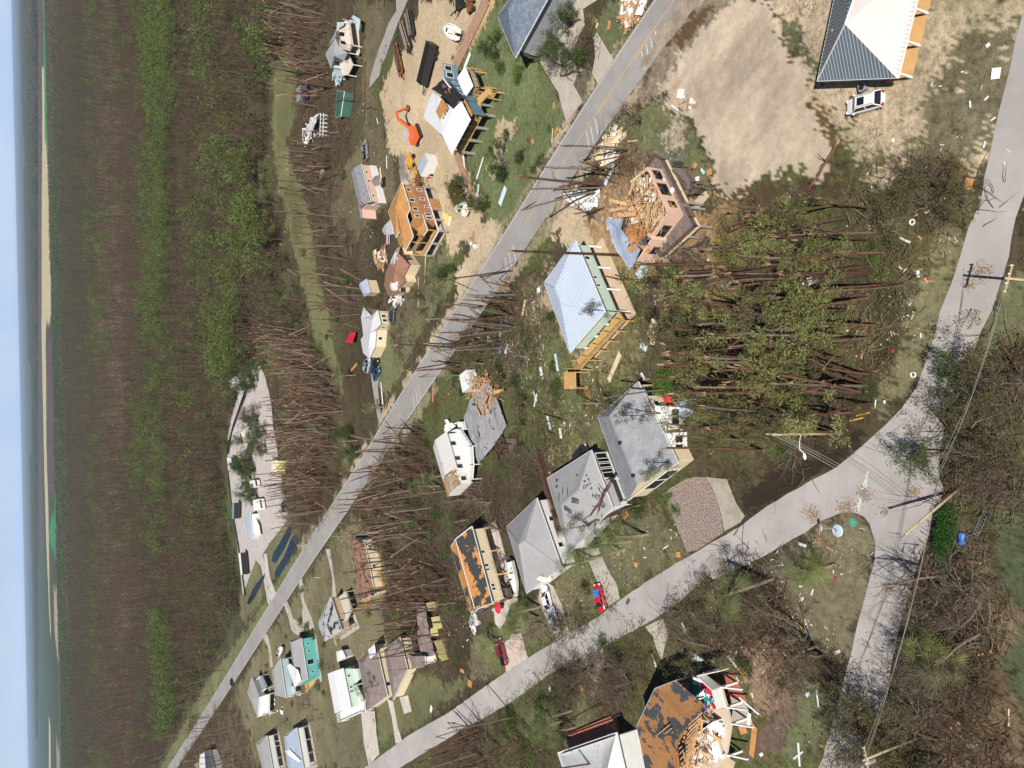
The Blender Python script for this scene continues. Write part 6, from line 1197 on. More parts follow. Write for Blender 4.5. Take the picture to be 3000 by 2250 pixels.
# camping ground buildings
k1=300/1659; q=TT(650,1100,k1); q2=TT(650,1350,300/1244)
h,P,W,ab,ro=simple('camp_hall','white camp hall with a pale blue metal roof on the shell parking ground','hall',None,[q2(345,640),q2(372,900),q2(325,965),q2(280,705)],3.2,M_BLUE,WHITE,(.02,3.9),(.98,3.9),over=.3)
mb=MB(); mb.slab([h.p((*q2(x,y),1.2)) for x,y in ((345,640),(400,640),(420,720),(450,780),(470,905),(372,900))],.15); h.part(mb,'white_deck',WHITE); 
h,P,W,ab,ro=simple('camp_store','pale yellow flat roofed building at the edge of the parking ground','store',None,[q(905,1385),q(885,1600),q(800,1560),q(805,1330)],3.0,mat('cream roof',(.66,.6,.42),.7,noise=(1,.1)),YELL,(.1,3.3),(.9,3.3),over=.1)
def rv(label,pts,topm,sidem,ze=3.1,name='camper'):
    c=at(sum(p[0] for p in pts)/4,sum(p[1] for p in pts)/4,ze); o=thing(name,label,'camper',(c.x,c.y,0)); P=[at(*p,ze)-Vector((c.x,c.y,0)) for p in pts]
    if len(P)==3: P.append(P[0]+P[2]-P[1])
    mb=MB(); mb.slab([p+Vector((0,0,0)) for p in P],ze-.55); mb.build('body',sidem,o); mb=MB(); mb.slab([p+Vector((0,0,.05)) for p in inset(P,.04)],.06); mb.build('roof',topm,o)
    Q=inset(P,.25); L=(P[1]-P[0]).length
    for i,j in ((0,3),(1,2)):
        a_=Q[i]; b_=Q[j]; mm=a_.lerp(Q[1-i if i<2 else i],.25)
    for t0 in (.3,.7):
        for a_,b_ in ((Q[0],Q[1]),(Q[3],Q[2])):
            w0=a_.lerp(b_,t0); dn=(Q[3]-Q[0]).normalized()*.12; mb=MB(); mb.tube([(w0.x-dn.x,w0.y-dn.y,.36),(w0.x+dn.x,w0.y+dn.y,.36)],.36,10); mb.build('wheel',BLACK,o)
    mb=MB(); a_,b_=P[0],P[1]; n=(b_-a_).normalized(); nn=Vector((n.y,-n.x,0)); nn=nn if nn.y<0 else -nn
    for t0 in (.2,.45,.7): c_=a_.lerp(b_,t0)+nn*.03; mb.bar((c_.x-n.x*.5,c_.y-n.y*.5,2.0),(c_.x+n.x*.5,c_.y+n.y*.5,2.0),.06,.6)
    mb.build('pane',GLASS,o); return o
rv('cream topped camper standing next to the black sided camper',[q(372,885),q(416,1075),q(366,1130),q(305,920)],mat('cream top',(.7,.58,.42),.6),WHITE)
rv('black sided camper with a white end on the parking ground',[q(425,1105),q(365,1290),q(350,1285),q(400,1090)],WHITE,BLACK,3.2)
rv('white camper parked at the far kerb by the ditch',[q(150,1330),q(182,1540),q(105,1540),q(82,1325)],WHITE,mat('navy side',(.05,.06,.1),.5))
rv('dark camper with a teal roof by the wood edge',[q2(150,512),q2(145,705),q2(122,705),q2(125,512)],mat('teal top',(.16,.26,.28),.5),BLACK,3.3)
rv('longest dark camper with a white roof near the ditch end',[q2(225,1120),q2(250,1385),q2(235,1385),q2(205,1120)],WHITE,BLACK,3.3)
rv('white camper partly under green trees in the camp',[q2(385,235),q2(400,320),q2(355,335),q2(330,245)],WHITE,WHITE,2.8); rv('white camper with a turquoise awning under the trees',[q2(440,465),q2(462,600),q2(390,605),q2(375,480)],WHITE,WHITE,2.8)
# ---------------------------------------------------------------- trees, palms, brush near the houses
bpy.context.view_layer.update()
FOOT=[]
for o in list(COL.objects):
    if o.parent is None and o.get('category') in ('house','shed','hall','store','camper','hut'):
        a=[];
        for c in o.children_recursive:
            if c.type=='MESH' and c.name.split('.')[0] in ('wall','roof','floor','fallen_roof','garage_wall','deck'):
                n=len(c.data.vertices); v=np.empty(n*3,np.float32); c.data.vertices.foreach_get('co',v); v=v.reshape(-1,3); a.append(v[:,:2])
        if a: a=np.concatenate(a)+np.array(o.location.xy); FOOT.append((*a.min(0),*a.max(0)))
STW=wpoly(ST); 
RP=[tuple(p+nrm(i)*4) for i,p in enumerate(ctr)]+[tuple(p-nrm(i)*4) for i,p in reversed(list(enumerate(ctr)))]
def clear(q,m=.5,shrink=.12):
    k=~inpoly(q[:,0],q[:,1],STW)&~inpoly(q[:,0],q[:,1],RP)
    for a,b,c,d in FOOT:
        sx_=(c-a)*shrink; sy_=(d-b)*shrink; k&=~((q[:,0]>a+sx_)&(q[:,0]<c-sx_)&(q[:,1]>b+sy_)&(q[:,1]<d-sy_))
    return q[k]
TR=random.Random(11)
def base_from(b,t):
    """ground point and lean of a trunk seen from photo point b (foot) to t (tip)"""
    B=at(*b); lo,hi=1.0,26.0
    for _ in range(24):
        z=(lo+hi)/2; v=(B.x,B.y,z-H); c=[v[0]*RT[i]+v[1]*FW[i]+v[2]*UP[i] for i in range(3)]; X=CX+F*c[0]/c[2]
        if X>t[0]: lo=z
        else: hi=z
    T_=at(t[0],t[1],lo); d=T_-B; return B,d
NS=0
def snag(b,t,label,group):
    global NS
    B,d=base_from(b,t); me=SNAP[NS%10]; NS+=1; h0=me[0].vertices and max(v.co.z for v in me[0].vertices)
    s=d.length/h0; az=math.atan2(d.y,d.x); an=math.acos(max(-1,min(1,d.z/d.length)))
    return place('snapped_pine',me,(B.x,B.y,0),0,(max(.8,min(1.5,s)),)*2+(s,),label,'tree',group,(az,an),('trunk','broken_top'))
ex=[]
G1='snapped pines leaning beside the main road near the pink house'; L1_='broken reddish pine trunk in the cluster by the road near the pink wrecked house'
for b,t in (((760,965),(320,925)),((755,980),(490,930)),((745,1000),(470,1012)),((740,1015),(560,1075)),((650,1085),(210,1080)),((640,1140),(380,1108)),((655,1100),(420,1085)),((600,1195),(20,1170)),((590,1215),(110,1185)),((560,1240),(330,1290)),((540,1240),(60,1335)),((560,1210),(300,1220)),((600,1345),(410,1340)),((600,1180),(330,1160))):
    p=T(1500,0,[b,t]); snag(p[0],p[1],L1_,G1)
G2='snapped pines standing along the near side of the main road'; L2_='tall snapped pine whose trunk crosses in front of the main road'
for b,t in (((1690,250),(1370,250)),((1620,340),(1320,332)),((1600,400),(1230,442)),((1560,480),(1170,505)),((1560,560),(1150,590)),((1659,95),(1240,95)),((1350,775),(1060,770)),((1380,700),(1050,705)),((1500,500),(1200,545)),((1640,310),(1400,300)),((1660,275),(1420,262)),((1580,445),(1340,455)),((1000,1120),(830,1120)),((1050,1290),(640,1390)),((1000,1300),(700,1345)),((1000,1240),(820,1262)),((1090,1090),(930,1088)),((640,1210),(420,1190)),((1030,1400),(760,1420)),((1040,1500),(800,1530)),((1250,1520),(1060,1540)),((1290,1250),(1390,1235))):
    if b[0]>t[0]: p=T(750,750,[b,t]); snag(p[0],p[1],L2_,G2)
G3='long pine trunks leaning over the houses'
for b,t,l in (((1822,748),(1500,763),'thick long pine trunk slanting across the pale blue metal roof'),((1870,823),(1765,823),'snapped pine with forked top before the mint wall'),((2160,770),(1840,785),'dark slim trunk rising beside the torn blue roof sheet'),((2150,810),(1935,857),'pine trunk leaning below the helicopter clearing'),((2330,775),(2120,765),'pine trunk nearest the shaded clearing'),((1965,1140),(1770,1155),'thin pine crossing the far corner of the grey shingle roof'),((1650,1228),(1500,1230),'lone trunk on the litter strewn grass behind the pale roof houses'),((1770,2230),(1600,2240),'bare trunk beside the red deck house')):
    snag(b,t,l,None)
def fallen(a,b,r,label,m=BARK,za=.25,zb=.25,name='fallen_trunk',split=False):
    A=at(*a,za); B=at(*b,zb); o=thing(name,label,'fallen tree',(A.x,A.y,0)); d=B-A; mb=MB(); R=random.Random(int(a[0]*7+b[1])); pts=[Vector((0,0,za))]
    for k in range(1,7): pts.append(Vector((0,0,za))+d*(k/6)+Vector((R.gauss(0,.12),R.gauss(0,.12),0)))
    mb.tube(pts,[r*(1-.08*k) for k in range(7)],8); mb.build('trunk',m,o,smooth=True)
    mb=MB()
    for k in range(9):
        p=pts[R.randint(2,6)]; q_=p+Vector((R.gauss(0,1.1),R.gauss(0,1.1),abs(R.gauss(0,.6)))); mb.tube([p,p.lerp(q_,.6)+Vector((0,0,.1)),q_],[r*.3,r*.2,.015],4)
    mb.build('branches',m,o); mb=MB()
    for k in range(4): mb.bar(pts[0],pts[0]-d.normalized()*(.4+.4*R.random())+Vector((R.gauss(0,.1),R.gauss(0,.1),R.gauss(0,.1))),r*.5)
    mb.build('torn_end',WOOD,o); return o
k5=lambda x,y:(1460+x*.2772,1280+y*.2772)
fallen(k5(1170,510),k5(980,840),.26,'snapped trunk bent down over the pale hip roof with lifted shingles',za=5.2,zb=4.0)
fallen(k5(1450,735),k5(940,915),.3,'long reddish trunk fallen onto the near corner of the pale hip roof',za=1.0,zb=4.2)
for a,b,l in ((T(750,0,[(635,380)])[0],T(750,0,[(630,720)])[0],'long bare trunk lying below the battered grey house'),(T(750,0,[(705,400)])[0],T(750,0,[(700,790)])[0],'long bare trunk lying alone on the grass beside the path'),(T(750,0,[(800,705)])[0],T(750,0,[(690,700)])[0],'short trunk lying crosswise at the end of a longer one'),(T(750,0,[(680,378)])[0],T(750,0,[(455,320)])[0],'dark trunk fallen across the battered grey roof'),(T(750,750,[(610,190)])[0],T(750,750,[(540,450)])[0],'curved trunk bowed over near the small cream shed'),(T(750,750,[(1280,870)])[0],T(750,750,[(1150,990)])[0],'dark trunk lying on the brown yard beside the main road'),(T(750,750,[(1659,840)])[0],T(750,750,[(1370,960)])[0],'long pale brown trunk fallen through the heap of orange lumber'),(T(750,1500,[(1330,545)])[0],T(750,1500,[(1260,570)])[0],'short trunk propped on the torn orange roof edge'),(T(750,1500,[(1265,575)])[0],T(750,1500,[(1340,740)])[0],'broken trunk hinged at an orange splintered elbow'),(T(750,1500,[(910,575)])[0],T(750,1500,[(850,680)])[0],'split orange brown log lying in the brush by the brown roof'),(T(2250,750,[(450,0)])[0],T(2250,750,[(220,170)])[0],'slim trunk lying slantwise through the near wood'),(T(2250,0,[(440,940)])[0],T(2250,0,[(260,1240)])[0],'pinkish broken trunk lying at the muddy corner of the sandy lot'),(T(2250,0,[(650,1490)])[0],T(2250,0,[(460,1659)])[0],'trunk lying slantwise above the shaded clearing'),(T(2250,1500,[(1060,1470)])[0],T(2250,1500,[(650,1330)])[0],'fallen limb reaching from the brush to the road edge'),(T(2250,1500,[(1340,325)])[0],T(2250,1500,[(1080,285)])[0],'stout brown trunk toppled toward the road with its root plate up'),(T(2250,1500,[(410,350)])[0],T(2250,1500,[(230,385)])[0],'pale textured palm log lying on the corner lawn'),(T(1500,0,[(540,150)])[0],T(1500,0,[(470,300)])[0],'dark bare trunk fallen between the two concrete drives'),(T(1500,0,[(440,460)])[0],T(1500,0,[(310,495)])[0],'orange splintered trunk across the driveway mouth')):
    fallen(a,b,.17 if b[0]<1500 else .22,l,PALMT if 'palm' in l else BARK)
# stands of snapped pines
Z=[('snapped pines between the camping ground and the grassy strip','bare snapped pine in the dense stand beside the shell parking ground',[(885,1040),(985,1090),(1012,1200),(1000,1330),(1015,1400),(950,1560),(890,1520),(850,1440),(846,1300),(858,1150)],50),
('snapped pines behind the battered grey house','bare snapped pine standing between the wood and the battered grey house',[(850,-40),(985,0),(955,120),(985,260),(930,330),(870,260),(862,100)],24),
('snapped pines beyond the pink house with the grey roof','bare snapped pine standing beside the long green meadow strip',[(880,430),(990,420),(1010,600),(1080,860),(1050,1000),(950,880),(915,700)],30),
('snapped pines between the road and the collapsed house','bare snapped pine among litter on the near side of the main road',[(1290,1020),(1400,900),(1500,800),(1580,860),(1500,1000),(1400,1080),(1330,1150)],20),
('snapped pines around the long white house','bare snapped pine in the tangle between the main road and the white decked house',[(1080,1450),(1180,1290),(1260,1250),(1265,1450),(1300,1560),(1180,1640),(1100,1600)],34),
('snapped pines around the crushed yellow trailer','bare snapped pine standing over the crushed yellow trailer and brown roofs',[(1150,1640),(1310,1590),(1350,1800),(1340,1960),(1250,1970),(1190,1850),(1140,1760)],34),
('snapped pines at the near end of the lower street','leaning bare pine beside the lower street near the palms',[(1320,2170),(1480,2075),(1580,2140),(1600,2260),(1330,2270)],16),
('snapped pines across the far end of the main road','red snapped pine standing where the main road leaves the place',[(620,2085),(700,2060),(720,2140),(650,2180),(600,2150)],14),
('bare trunks in the wood nearest the camera','tall bare trunk in the near wood above palmetto and brush',[(2300,600),(2520,590),(2650,640),(2680,780),(2630,960),(2570,1110),(2470,1230),(2400,1290),(2230,1330),(2160,1290),(2140,1200),(2200,1000),(2180,850)],84)]
NW=[(2130,650),(2300,600),(2520,590),(2650,640),(2680,780),(2630,960),(2570,1110),(2470,1230),(2400,1290),(2200,1330),(2080,1300),(2080,1200),(2150,1000),(2080,800)]
def nwlean(x,y):
    Y=projpx(np.array([x]),np.array([y]))[1][0]; lx=-(1040-Y)/440*.13+TR.gauss(0,.035); ly=TR.gauss(0,.05); return (math.atan2(ly,lx),math.hypot(lx,ly))
cnt=NS
for grp,lab,poly,n in Z:
    q=clear(pts_in(poly,n*2))[:n]; near='near wood' in lab
    for x,y in q:
        k=TR.randrange(10); s=TR.uniform(.85,1.25)*(1.15 if near else 1); place('snapped_pine',SNAP[k],(x,y,0),TR.random()*6.28,s,lab,'tree',grp,nwlean(x,y) if near else (TR.random()*6.28,abs(TR.gauss(0,.09))),('trunk','broken_top')); cnt+=1
print('snapped pines',cnt)
SNPM=[join([((np.array([v.co[:] for v in m[0].vertices])),np.array([p.vertices[:] for p in m[0].polygons]),0),((np.array([v.co[:] for v in m[1].vertices])),np.array([p.vertices[:] for p in m[1].polygons]),1)],'snag',[m[0].materials[0],WOOD]) for m in SNAP]
qs=[]
for poly,n in ((Z[0][2],220),(Z[1][2],90),(Z[2][2],60),(Z[4][2],40),(Z[5][2],30),([(840,950),(900,960),(985,1090),(900,1100),(820,1010)],90),([(1000,440),(1050,300),(1040,20),(985,20),(985,250)],14),([(700,1900),(640,2060),(560,2200),(520,2330),(420,2330),(600,2000)],60),([(620,2120),(760,2200),(760,2270),(580,2270)],40)): qs.append(clear(pts_in(poly,n)))
q=np.concatenate(qs); gn_scatter('snapped_pine_stand',SNPM,np.stack([q[:,0],q[:,1],q[:,0]*0],-1),TR.uniform(.8,.8)+rng.random(len(q))*.4,rng.random(len(q))*6.28,rng.integers(0,10,len(q)),rng.normal(0,.1,(len(q),2)))
# living pines
def pix_in(poly,n):
    out=[]; R=random.Random(77)
    while len(out)<n:
        X=R.uniform(1950,2450); Y=R.uniform(520,1310)
        if inpoly(np.array([X]),np.array([Y]),poly)[0] and all((X-a)**2+(Y-b)**2>45**2 for a,b in out): out.append((X,Y))
    return out
CTP=pix_in([(1970,880),(2120,720),(2170,560),(2290,540),(2400,650),(2420,1000),(2360,1200),(2240,1300),(2080,1290),(1990,1200)],22)
LP='living pines with green tufted crowns in the near wood'; LPL='green tufted pine in the wood inside the bend of the street'
tops=[(2190,545,13),(2130,690,14),(2205,640,13),(2265,560,14),(2290,610,13),(2310,950,14),(2280,900,14),(2250,870,13),(2335,985,14),(2390,950,13),(2060,960,13),(2095,1000,14),(1990,800,12),(1960,960,12),(2020,1010,13),(1990,1200,13),(2030,1190,12),(2080,1180,13),(2130,1200,14),(2100,1120,13),(2050,1270,12),(2110,1250,13),(2240,1150,14),(2200,1060,14),(2350,1100,13),(2330,1160,13),(2375,1190,12),(2250,1280,12),(2300,1220,13),(2350,860,13),(2310,870,14),(2340,740,13),(2400,720,13),(2230,760,14)]
for i,(X,Y,h_) in enumerate(tops):
    p=at(X,Y,h_*.85); place('living_pine',LIVE[i%7],(p.x,p.y,0),TR.random()*6.28,TR.uniform(.8,1.0),LPL,'tree',LP,nwlean(p.x,p.y))
CT=[(1970,880),(2120,720),(2170,560),(2290,540),(2400,650),(2420,1000),(2360,1200),(2240,1300),(2080,1290),(1990,1200)]
for i in range(5):
    X,Y=(lambda P:(P[0],P[1]))(CTP[i]); p_=at(X,Y,11); x,y=p_.x,p_.y; place('living_pine',LIVE[TR.randrange(7)],(x,y,0),TR.random()*6.28,TR.uniform(.7,1.0),LPL,'tree',LP,(TR.random()*6.28,abs(TR.gauss(0,.06))))
for X,Y,h_,l in ((1870,1215,7,'pine whose green boughs hang over the middle of the grey shingle roof'),(1900,1345,7,'pine leaning its green crown on the near end of the grey shingle roof'),(1790,1180,6,'pine limb with green needles over the far corner of the grey shingle roof'),(1750,915,6.5,'pine with sparse green boughs touching the pale blue metal roof'),(1080,2010,6,'dense green pine crown lying over the brown hip roof'),(1690,1545,6,'pine crown with bare orange limbs dropped on the pale hip roof')):
    p=at(X,Y,h_); place('living_pine',LIVE[TR.randrange(7)],(p.x,p.y,0),TR.random()*6.28,.62,l,'tree',None,(TR.random()*6.28,.08))
for X,Y in ((1930,1115),(1925,1135),(1950,800),(1990,960),(1985,990)): p=at(X,Y,2.5); place('green_pine_sapling',shrub(80+X%5,F_BRIGHT,2.6,1.7,60,34,.25),(p.x,p.y,0),TR.random()*6,1,'bright green bushy sapling at the edge of the near wood','tree','bright green saplings',None,('stem','foliage'))
# bare broadleaf trees
def bt(pts,protos,label,group,sc=(.8,1.2),kind='bare_tree',h=0,lean=.12):
    for X,Y in pts:
        p=at(X,Y,h); m=protos[TR.randrange(len(protos))]; place(kind,m,(p.x,p.y,0),TR.random()*6.28,TR.uniform(*sc),label,'tree',group,(TR.random()*6.28,abs(TR.gauss(0,lean))),('trunk','crown') if m[1] else ('trunk','crown'))
bt([(2380,1880),(2400,1905)],BARE,'pale leafless tree with long sweeping limbs on the corner lawn','leafless trees on the corner lawn',(1.3,1.5))
bt([(2330,1820),(2290,1800)],BARE,'small leafless tree near the orange scrap on the corner lawn','small leafless trees on the corner lawn',(.9,1.1))
def rz(poly,n): return clear(pts_in(poly,n*2))[:n]
def btz(poly,n,protos,label,group,sc=(.8,1.2),kind='bare_tree',pn=('trunk','crown')):
    for x,y in rz(poly,n): m=protos[TR.randrange(len(protos))]; place(kind,m,(x,y,0),TR.random()*6.28,TR.uniform(*sc),label,'tree' if 'shrub' not in kind else 'shrub',group,(TR.random()*6.28,abs(TR.gauss(0,.1))),pn)
btz([(2740,1650),(2880,1660),(2900,1800),(2880,2000),(2760,2100),(2700,2060),(2710,1850)],22,DEADT+BARE,'brown storm stripped tree in the thicket right of the lower road','stripped trees right of the lower road',(.7,1.1))
btz([(2900,1080),(3010,1020),(3010,1420),(2900,1450),(2870,1300)],14,DEADT+OLIVE,'brown leaved oak beyond the bend of the street','brown oaks beyond the bend',(.6,.9))
btz([(2940,480),(3010,480),(3010,620),(2950,600)],4,BARE,'leafless tree overhanging the street edge','leafless trees over the street',(1.2,1.5))
btz([(1600,1830),(1790,1800),(1830,1900),(1900,2010),(1800,2060),(1650,2050)],14,OLIVE+DEADT,'small brown and olive tree between the street and the torn roof wreck','brown trees before the wreck',(.6,.95))
btz([(1960,1700),(2200,1620),(2330,1780),(2250,1900),(2150,1940),(2000,1900)],18,OLIVE+BARE+DEADT,'tangled brown tree among the scattered white boards','tangled trees behind the wreck',(.6,.95))
btz([(2540,2080),(2750,2070),(2830,2150),(2800,2260),(2560,2260)],12,DEADT+OLIVE,'fallen leaved tree at the bottom of the lower road','trees at the bottom of the lower road',(.7,1))
btz([(1300,1000),(1480,900),(1560,1010),(1640,1180),(1560,1330),(1450,1400),(1500,1200),(1400,1100)],16,OLIVE+BARE,'ragged small tree in the littered back yards','ragged trees in the back yards',(.5,.85))
btz([(1310,1500),(1440,1430),(1480,1560),(1520,1660),(1440,1640)],9,BARE,'pale leafless tree beside the stilt house with the torn roof','leafless trees by the stilt house',(.7,1))
btz([(1100,880),(1300,780),(1290,880),(1180,1010),(1120,950)],9,BARE+OLIVE,'leafless tree in the yard across from the cream house','leafless trees by the ditch',(.5,.8))
btz([(1060,1280),(1120,1300),(1100,1400),(1060,1380),(1020,1260)],6,LEAFY,'dark leafy tree by the main road verge','dark leafy trees by the verge',(.7,1))
btz([(2010,620),(2130,640),(2100,900),(1980,960),(1960,850)],9,OLIVE+BARE,'thin olive tree at the muddy edge of the near wood','thin trees at the muddy edge',(.6,.9))
btz([(2720,450),(2860,560),(2840,640),(2640,600)],8,BARE+OLIVE,'leafless tangled tree above the curving street','leafless trees above the curving street',(.5,.8))
bt([(2790,1330),(2800,1270),(2860,1060),(2850,1090)],LEAFY+OLIVE,'dark leafy oak casting shade on the road bend','leafy oaks at the road bend',(.55,.75))
bt([(1850,330),(1880,350),(1830,370)],BARE,'leafless brush topped tree beside the sandy lot','leafless trees beside the sandy lot',(.6,.8))
bt([(1650,130),(1700,60),(1690,170),(1650,190)],LEAFY,'dark green tree fallen along the concrete drive','dark trees along the concrete drive',(.7,.9))
bt([(1460,120),(1450,160)],LEAFY,'dark tree by the corner of the slate roofed house','dark trees by the slate roofed house',(.5,.6))
bt([(1380,560),(1420,590),(1480,470),(1330,780)],LEAFY,'round dark green tree on the verge','round dark trees on the verge',(.7,.9))
btz([(700,1290),(770,1330),(760,1500),(730,1440)],14,LEAFY,'green tree in the camping ground','green trees in the camping ground',(.8,1.1))
btz([(770,1170),(790,1280),(800,1360),(750,1300),(745,1180)],12,LEAFY+OLIVE,'green tree at the middle of the camping ground','green trees amid the camping ground',(.8,1.1))
btz([(720,1060),(760,1040),(790,1080),(740,1150)],8,LEAFY,'green tree at the far tip of the camping ground','green trees at the tip of the camp',(.8,1.1))
btz([(880,2100),(900,1990),(960,2100),(840,2140),(780,2110),(760,2080),(850,2080)],12,BARE,'small leafless tree between the cottages','leafless trees between the cottages',(.5,.8))
for poly,n,grp,lab in (([(1290,1010),(1560,830),(1680,1000),(1600,1300),(1450,1450),(1300,1150)],26,'low dark bushes in the back yards','low dark green bush in the littered back yards'),([(880,480),(1000,440),(1080,860),(1040,1060),(900,980),(990,1090),(1010,1400),(900,1560),(850,1300)],34,'dark bushes under the snapped pines','dark green bush under the snapped pines by the meadow'),([(1080,1450),(1290,1250),(1480,1400),(1500,1600),(1340,1950),(1160,1900)],34,'dark bushes around the torn roofed houses','dark green bush in the tangle around the torn roofs'),([(880,1600),(1080,1520),(1130,1900),(1080,2200),(700,2200),(760,1950)],22,'bushes on the far lawns','round green bush on the far lawns'),([(1380,20),(1560,200),(1700,330),(1560,600),(1380,450)],8,'bushes on the green lawn','green bush on the lawn before the slate roofed house'),([(1480,2060),(1700,2000),(1720,2200),(1500,2260)],14,'bushes by the red deck','green bush near the red deck')):
    btz(poly,n,SHR,lab,grp,(.5,1.1),'shrub',('stem','foliage'))
# palms
pal=[T(1500,1500,[(710,170)])[0],T(1500,1500,[(560,270)])[0],T(1500,1500,[(600,215)])[0],T(1500,1500,[(380,330)])[0],T(1500,1500,[(40,640)])[0],T(1500,1500,[(30,710)])[0],T(1500,1500,[(230,1330)])[0],T(1500,1500,[(255,1440)])[0],T(1500,1500,[(175,1395)])[0],T(1500,1500,[(1510,470)])[0]]
L=['sabal palm throwing a long shadow on the front lawn','grey green palm at the head of the patterned drive','palm tucked behind the two at the patterned drive','palm at the near corner of the brown fence','palm beside the white concrete pad','dark palm below the white concrete pad','palm nearest the red deck among pines','palm lowest of the group by the red deck','palm furthest left of the group by the red deck','green palm on the verge across the street from the gravel drive']
for (X,Y),l in zip(pal,L): p=at(X,Y,5.0); place('palm',PALMS[TR.randrange(4)],(p.x,p.y,0),TR.random()*6,TR.uniform(1.0,1.2),l,'palm')
for X,Y,l in ((*T(750,750,[(430,500)])[0],'lone palm on the meadow strip'),(*T(750,750,[(400,1100)])[0],'palm among snapped pines beside the camp'),(*T(750,750,[(570,770)])[0],'palm by the orange split log'),(*T(750,750,[(740,980)])[0],'palm near the gravel drive mouth'),(*T(750,750,[(580,1200)])[0],'palm by the main road verge'),(*T(750,750,[(1100,1500)])[0],'larger palm left of the long white house'),(*T(750,750,[(1140,1430)])[0],'palm touching the broken end of the long white house'),(*T(750,750,[(1390,700)])[0],'palm near the white box trailer'),(*T(750,1500,[(1280,60)])[0],'palm at the far corner of the stilt house'),(*T(750,1500,[(1450,880)])[0],'yellow green palm by the lower street pines'),(*T(750,1500,[(1620,780)])[0],'palm at the foot of the white pad'),(*T(1500,750,[(465,960)])[0],'palm on the grass behind the grey shingle house'),(*T(2250,1500,[(980,880)])[0],'bright palm with splayed yellow stems in the roadside thicket'),(*T(2250,1500,[(1095,990)])[0],'larger bright palm below its neighbour in the roadside thicket'),(*T(2250,1500,[(190,395)])[0],'bright drooping palm beside the palm log'),(*T(750,750,[(190,1350)])[0],'dark palm in the camp trees')):
    yb='bright' in l or 'yellow' in l; p=at(X,Y,5.0 if yb else 3.4); place('palm',(PALMY if yb else PALMS)[TR.randrange(2)],(p.x,p.y,0),TR.random()*6,(1.0 if yb else .75)*TR.uniform(.85,1.1),l,'palm')
for i,(x,y) in enumerate(clear(pts_in(NW,60))[:44]): place('palmetto',PALMB[TR.randrange(4)],(x,y,0),TR.random()*6,TR.uniform(.6,1.0),'low green fan palmetto under the near wood','palmetto','palmettos under the near wood')
# shrubs and hedges
for X,Y,sc,l in ((1880,1488,1.1,'round dark shrub beside the grey shingle house'),(1725,1718,.8,'round dark shrub on the lawn by the red car'),(1622,1530,.7,'round green bush against the pale house wall'),(1775,1880,.8,'clipped green bush beside the gritty drive'),(2195,1945,1.0,'round bush in the curved planting bed'),(1990,490,.7,'small green shrub beside the broken deck'),(2130,2280,.8,'bush at the lower edge of the wreck'),(1985,1495,.6,'yellow green plant beside the grey shingle house'),(1960,1460,.7,'pale green plant by the garage of the grey shingle house'),(1640,1500,.8,'green bush between the two pale roofs')):
    p=at(X,Y); place('shrub',SHR[2 if 'green plant' in l else 0],(p.x,p.y,0),TR.random()*6,sc,l,'shrub',None,None,('stem','foliage'))
hd=thing('hedge','dense clipped green hedge standing beside the lower road','hedge',at(*T(2250,1500,[(1185,150)])[0])); c_=at(*T(2250,1500,[(1185,150)])[0]); a_=at(*T(2250,1500,[(1200,10)])[0])-c_; b_=at(*T(2250,1500,[(1160,265)])[0])-c_
Cc=np.array([tuple(a_.lerp(b_,TR.random())+Vector((TR.uniform(-1.1,1.1),TR.uniform(-.6,.6),TR.uniform(.2,1.5)))) for _ in range(330)]); v,f=leafquads(Cc,30,.4,.2,rng,.6); hm_=join([(v,f,0)],'foliage',[foliage('hedge leaves',(.035,.1,.015),(.07,.16,.03))]); o=bpy.data.objects.new('foliage',hm_); COL.objects.link(o); o.parent=hd
# ---- brush, twigs and litter nobody could count
def twigs(k,n=34,L=1.2,m=TWIG,h=.5,spread=1.1):
    R=np.random.default_rng(2000+k); parts=[]
    for i in range(n):
        a=R.random()*6.283; p=np.array((R.normal()*spread,R.normal()*spread,.03+R.random()*h)); l=L*(.4+R.random()*1.2); d=np.array((math.cos(a),math.sin(a),R.normal()*.25)); P=curve(p,d,l,3,R,.18)
        for q_ in P: q_[2]=max(.02,q_[2])
        parts.append((*tubeq(P,[.035,.03,.02,.01],3),0))
    return join(parts,'twigs',[m])
def clump(k,m,n=12,q=9,r=.55,sz=.24,h=.5):
    R=np.random.default_rng(2100+k); C=np.stack([R.normal(size=n)*.9,R.normal(size=n)*.9,R.random(n)*h+.1],-1); v,f=leafquads(C,q,r*.6,sz,R,.55); v[:,2]=np.maximum(v[:,2],.02); return join([(v,f,0)],'clump',[m])
def scraps(k,m,n=5,s=.28):
    R=np.random.default_rng(2200+k); mb=MB()
    for i in range(n):
        a=R.random()*3.14; c=Vector((R.normal()*1.6,R.normal()*1.6,.05+R.random()*.08)); l=s*(.3+R.random()*1.6); d=Vector((math.cos(a),math.sin(a),R.normal()*.1))*l; mb.bar(c-d,c+d,s*(.2+R.random()*.8),.025)
    return mb.mesh('scraps',m)
SCR=[mat('pale scraps',(.55,.48,.38),.8,rnd=.3),mat('orange scraps',(.5,.24,.1),.8,rnd=.2),mat('white scraps',(.7,.7,.68),.7)]
UND=[twigs(0),twigs(1),twigs(2,26,2.2,BARKD,.4,1.4),twigs(3,30,1.6,BARKG,.8),clump(0,F_DEAD),clump(1,F_OLIVE),clump(2,F_DARK),clump(3,F_OLIVE,16),clump(4,F_BRIGHT,8),twigs(5,14,3.2,BARK,.5,1.5)]
UNP=[0,1,2,3,4,5,6,7,8,9]
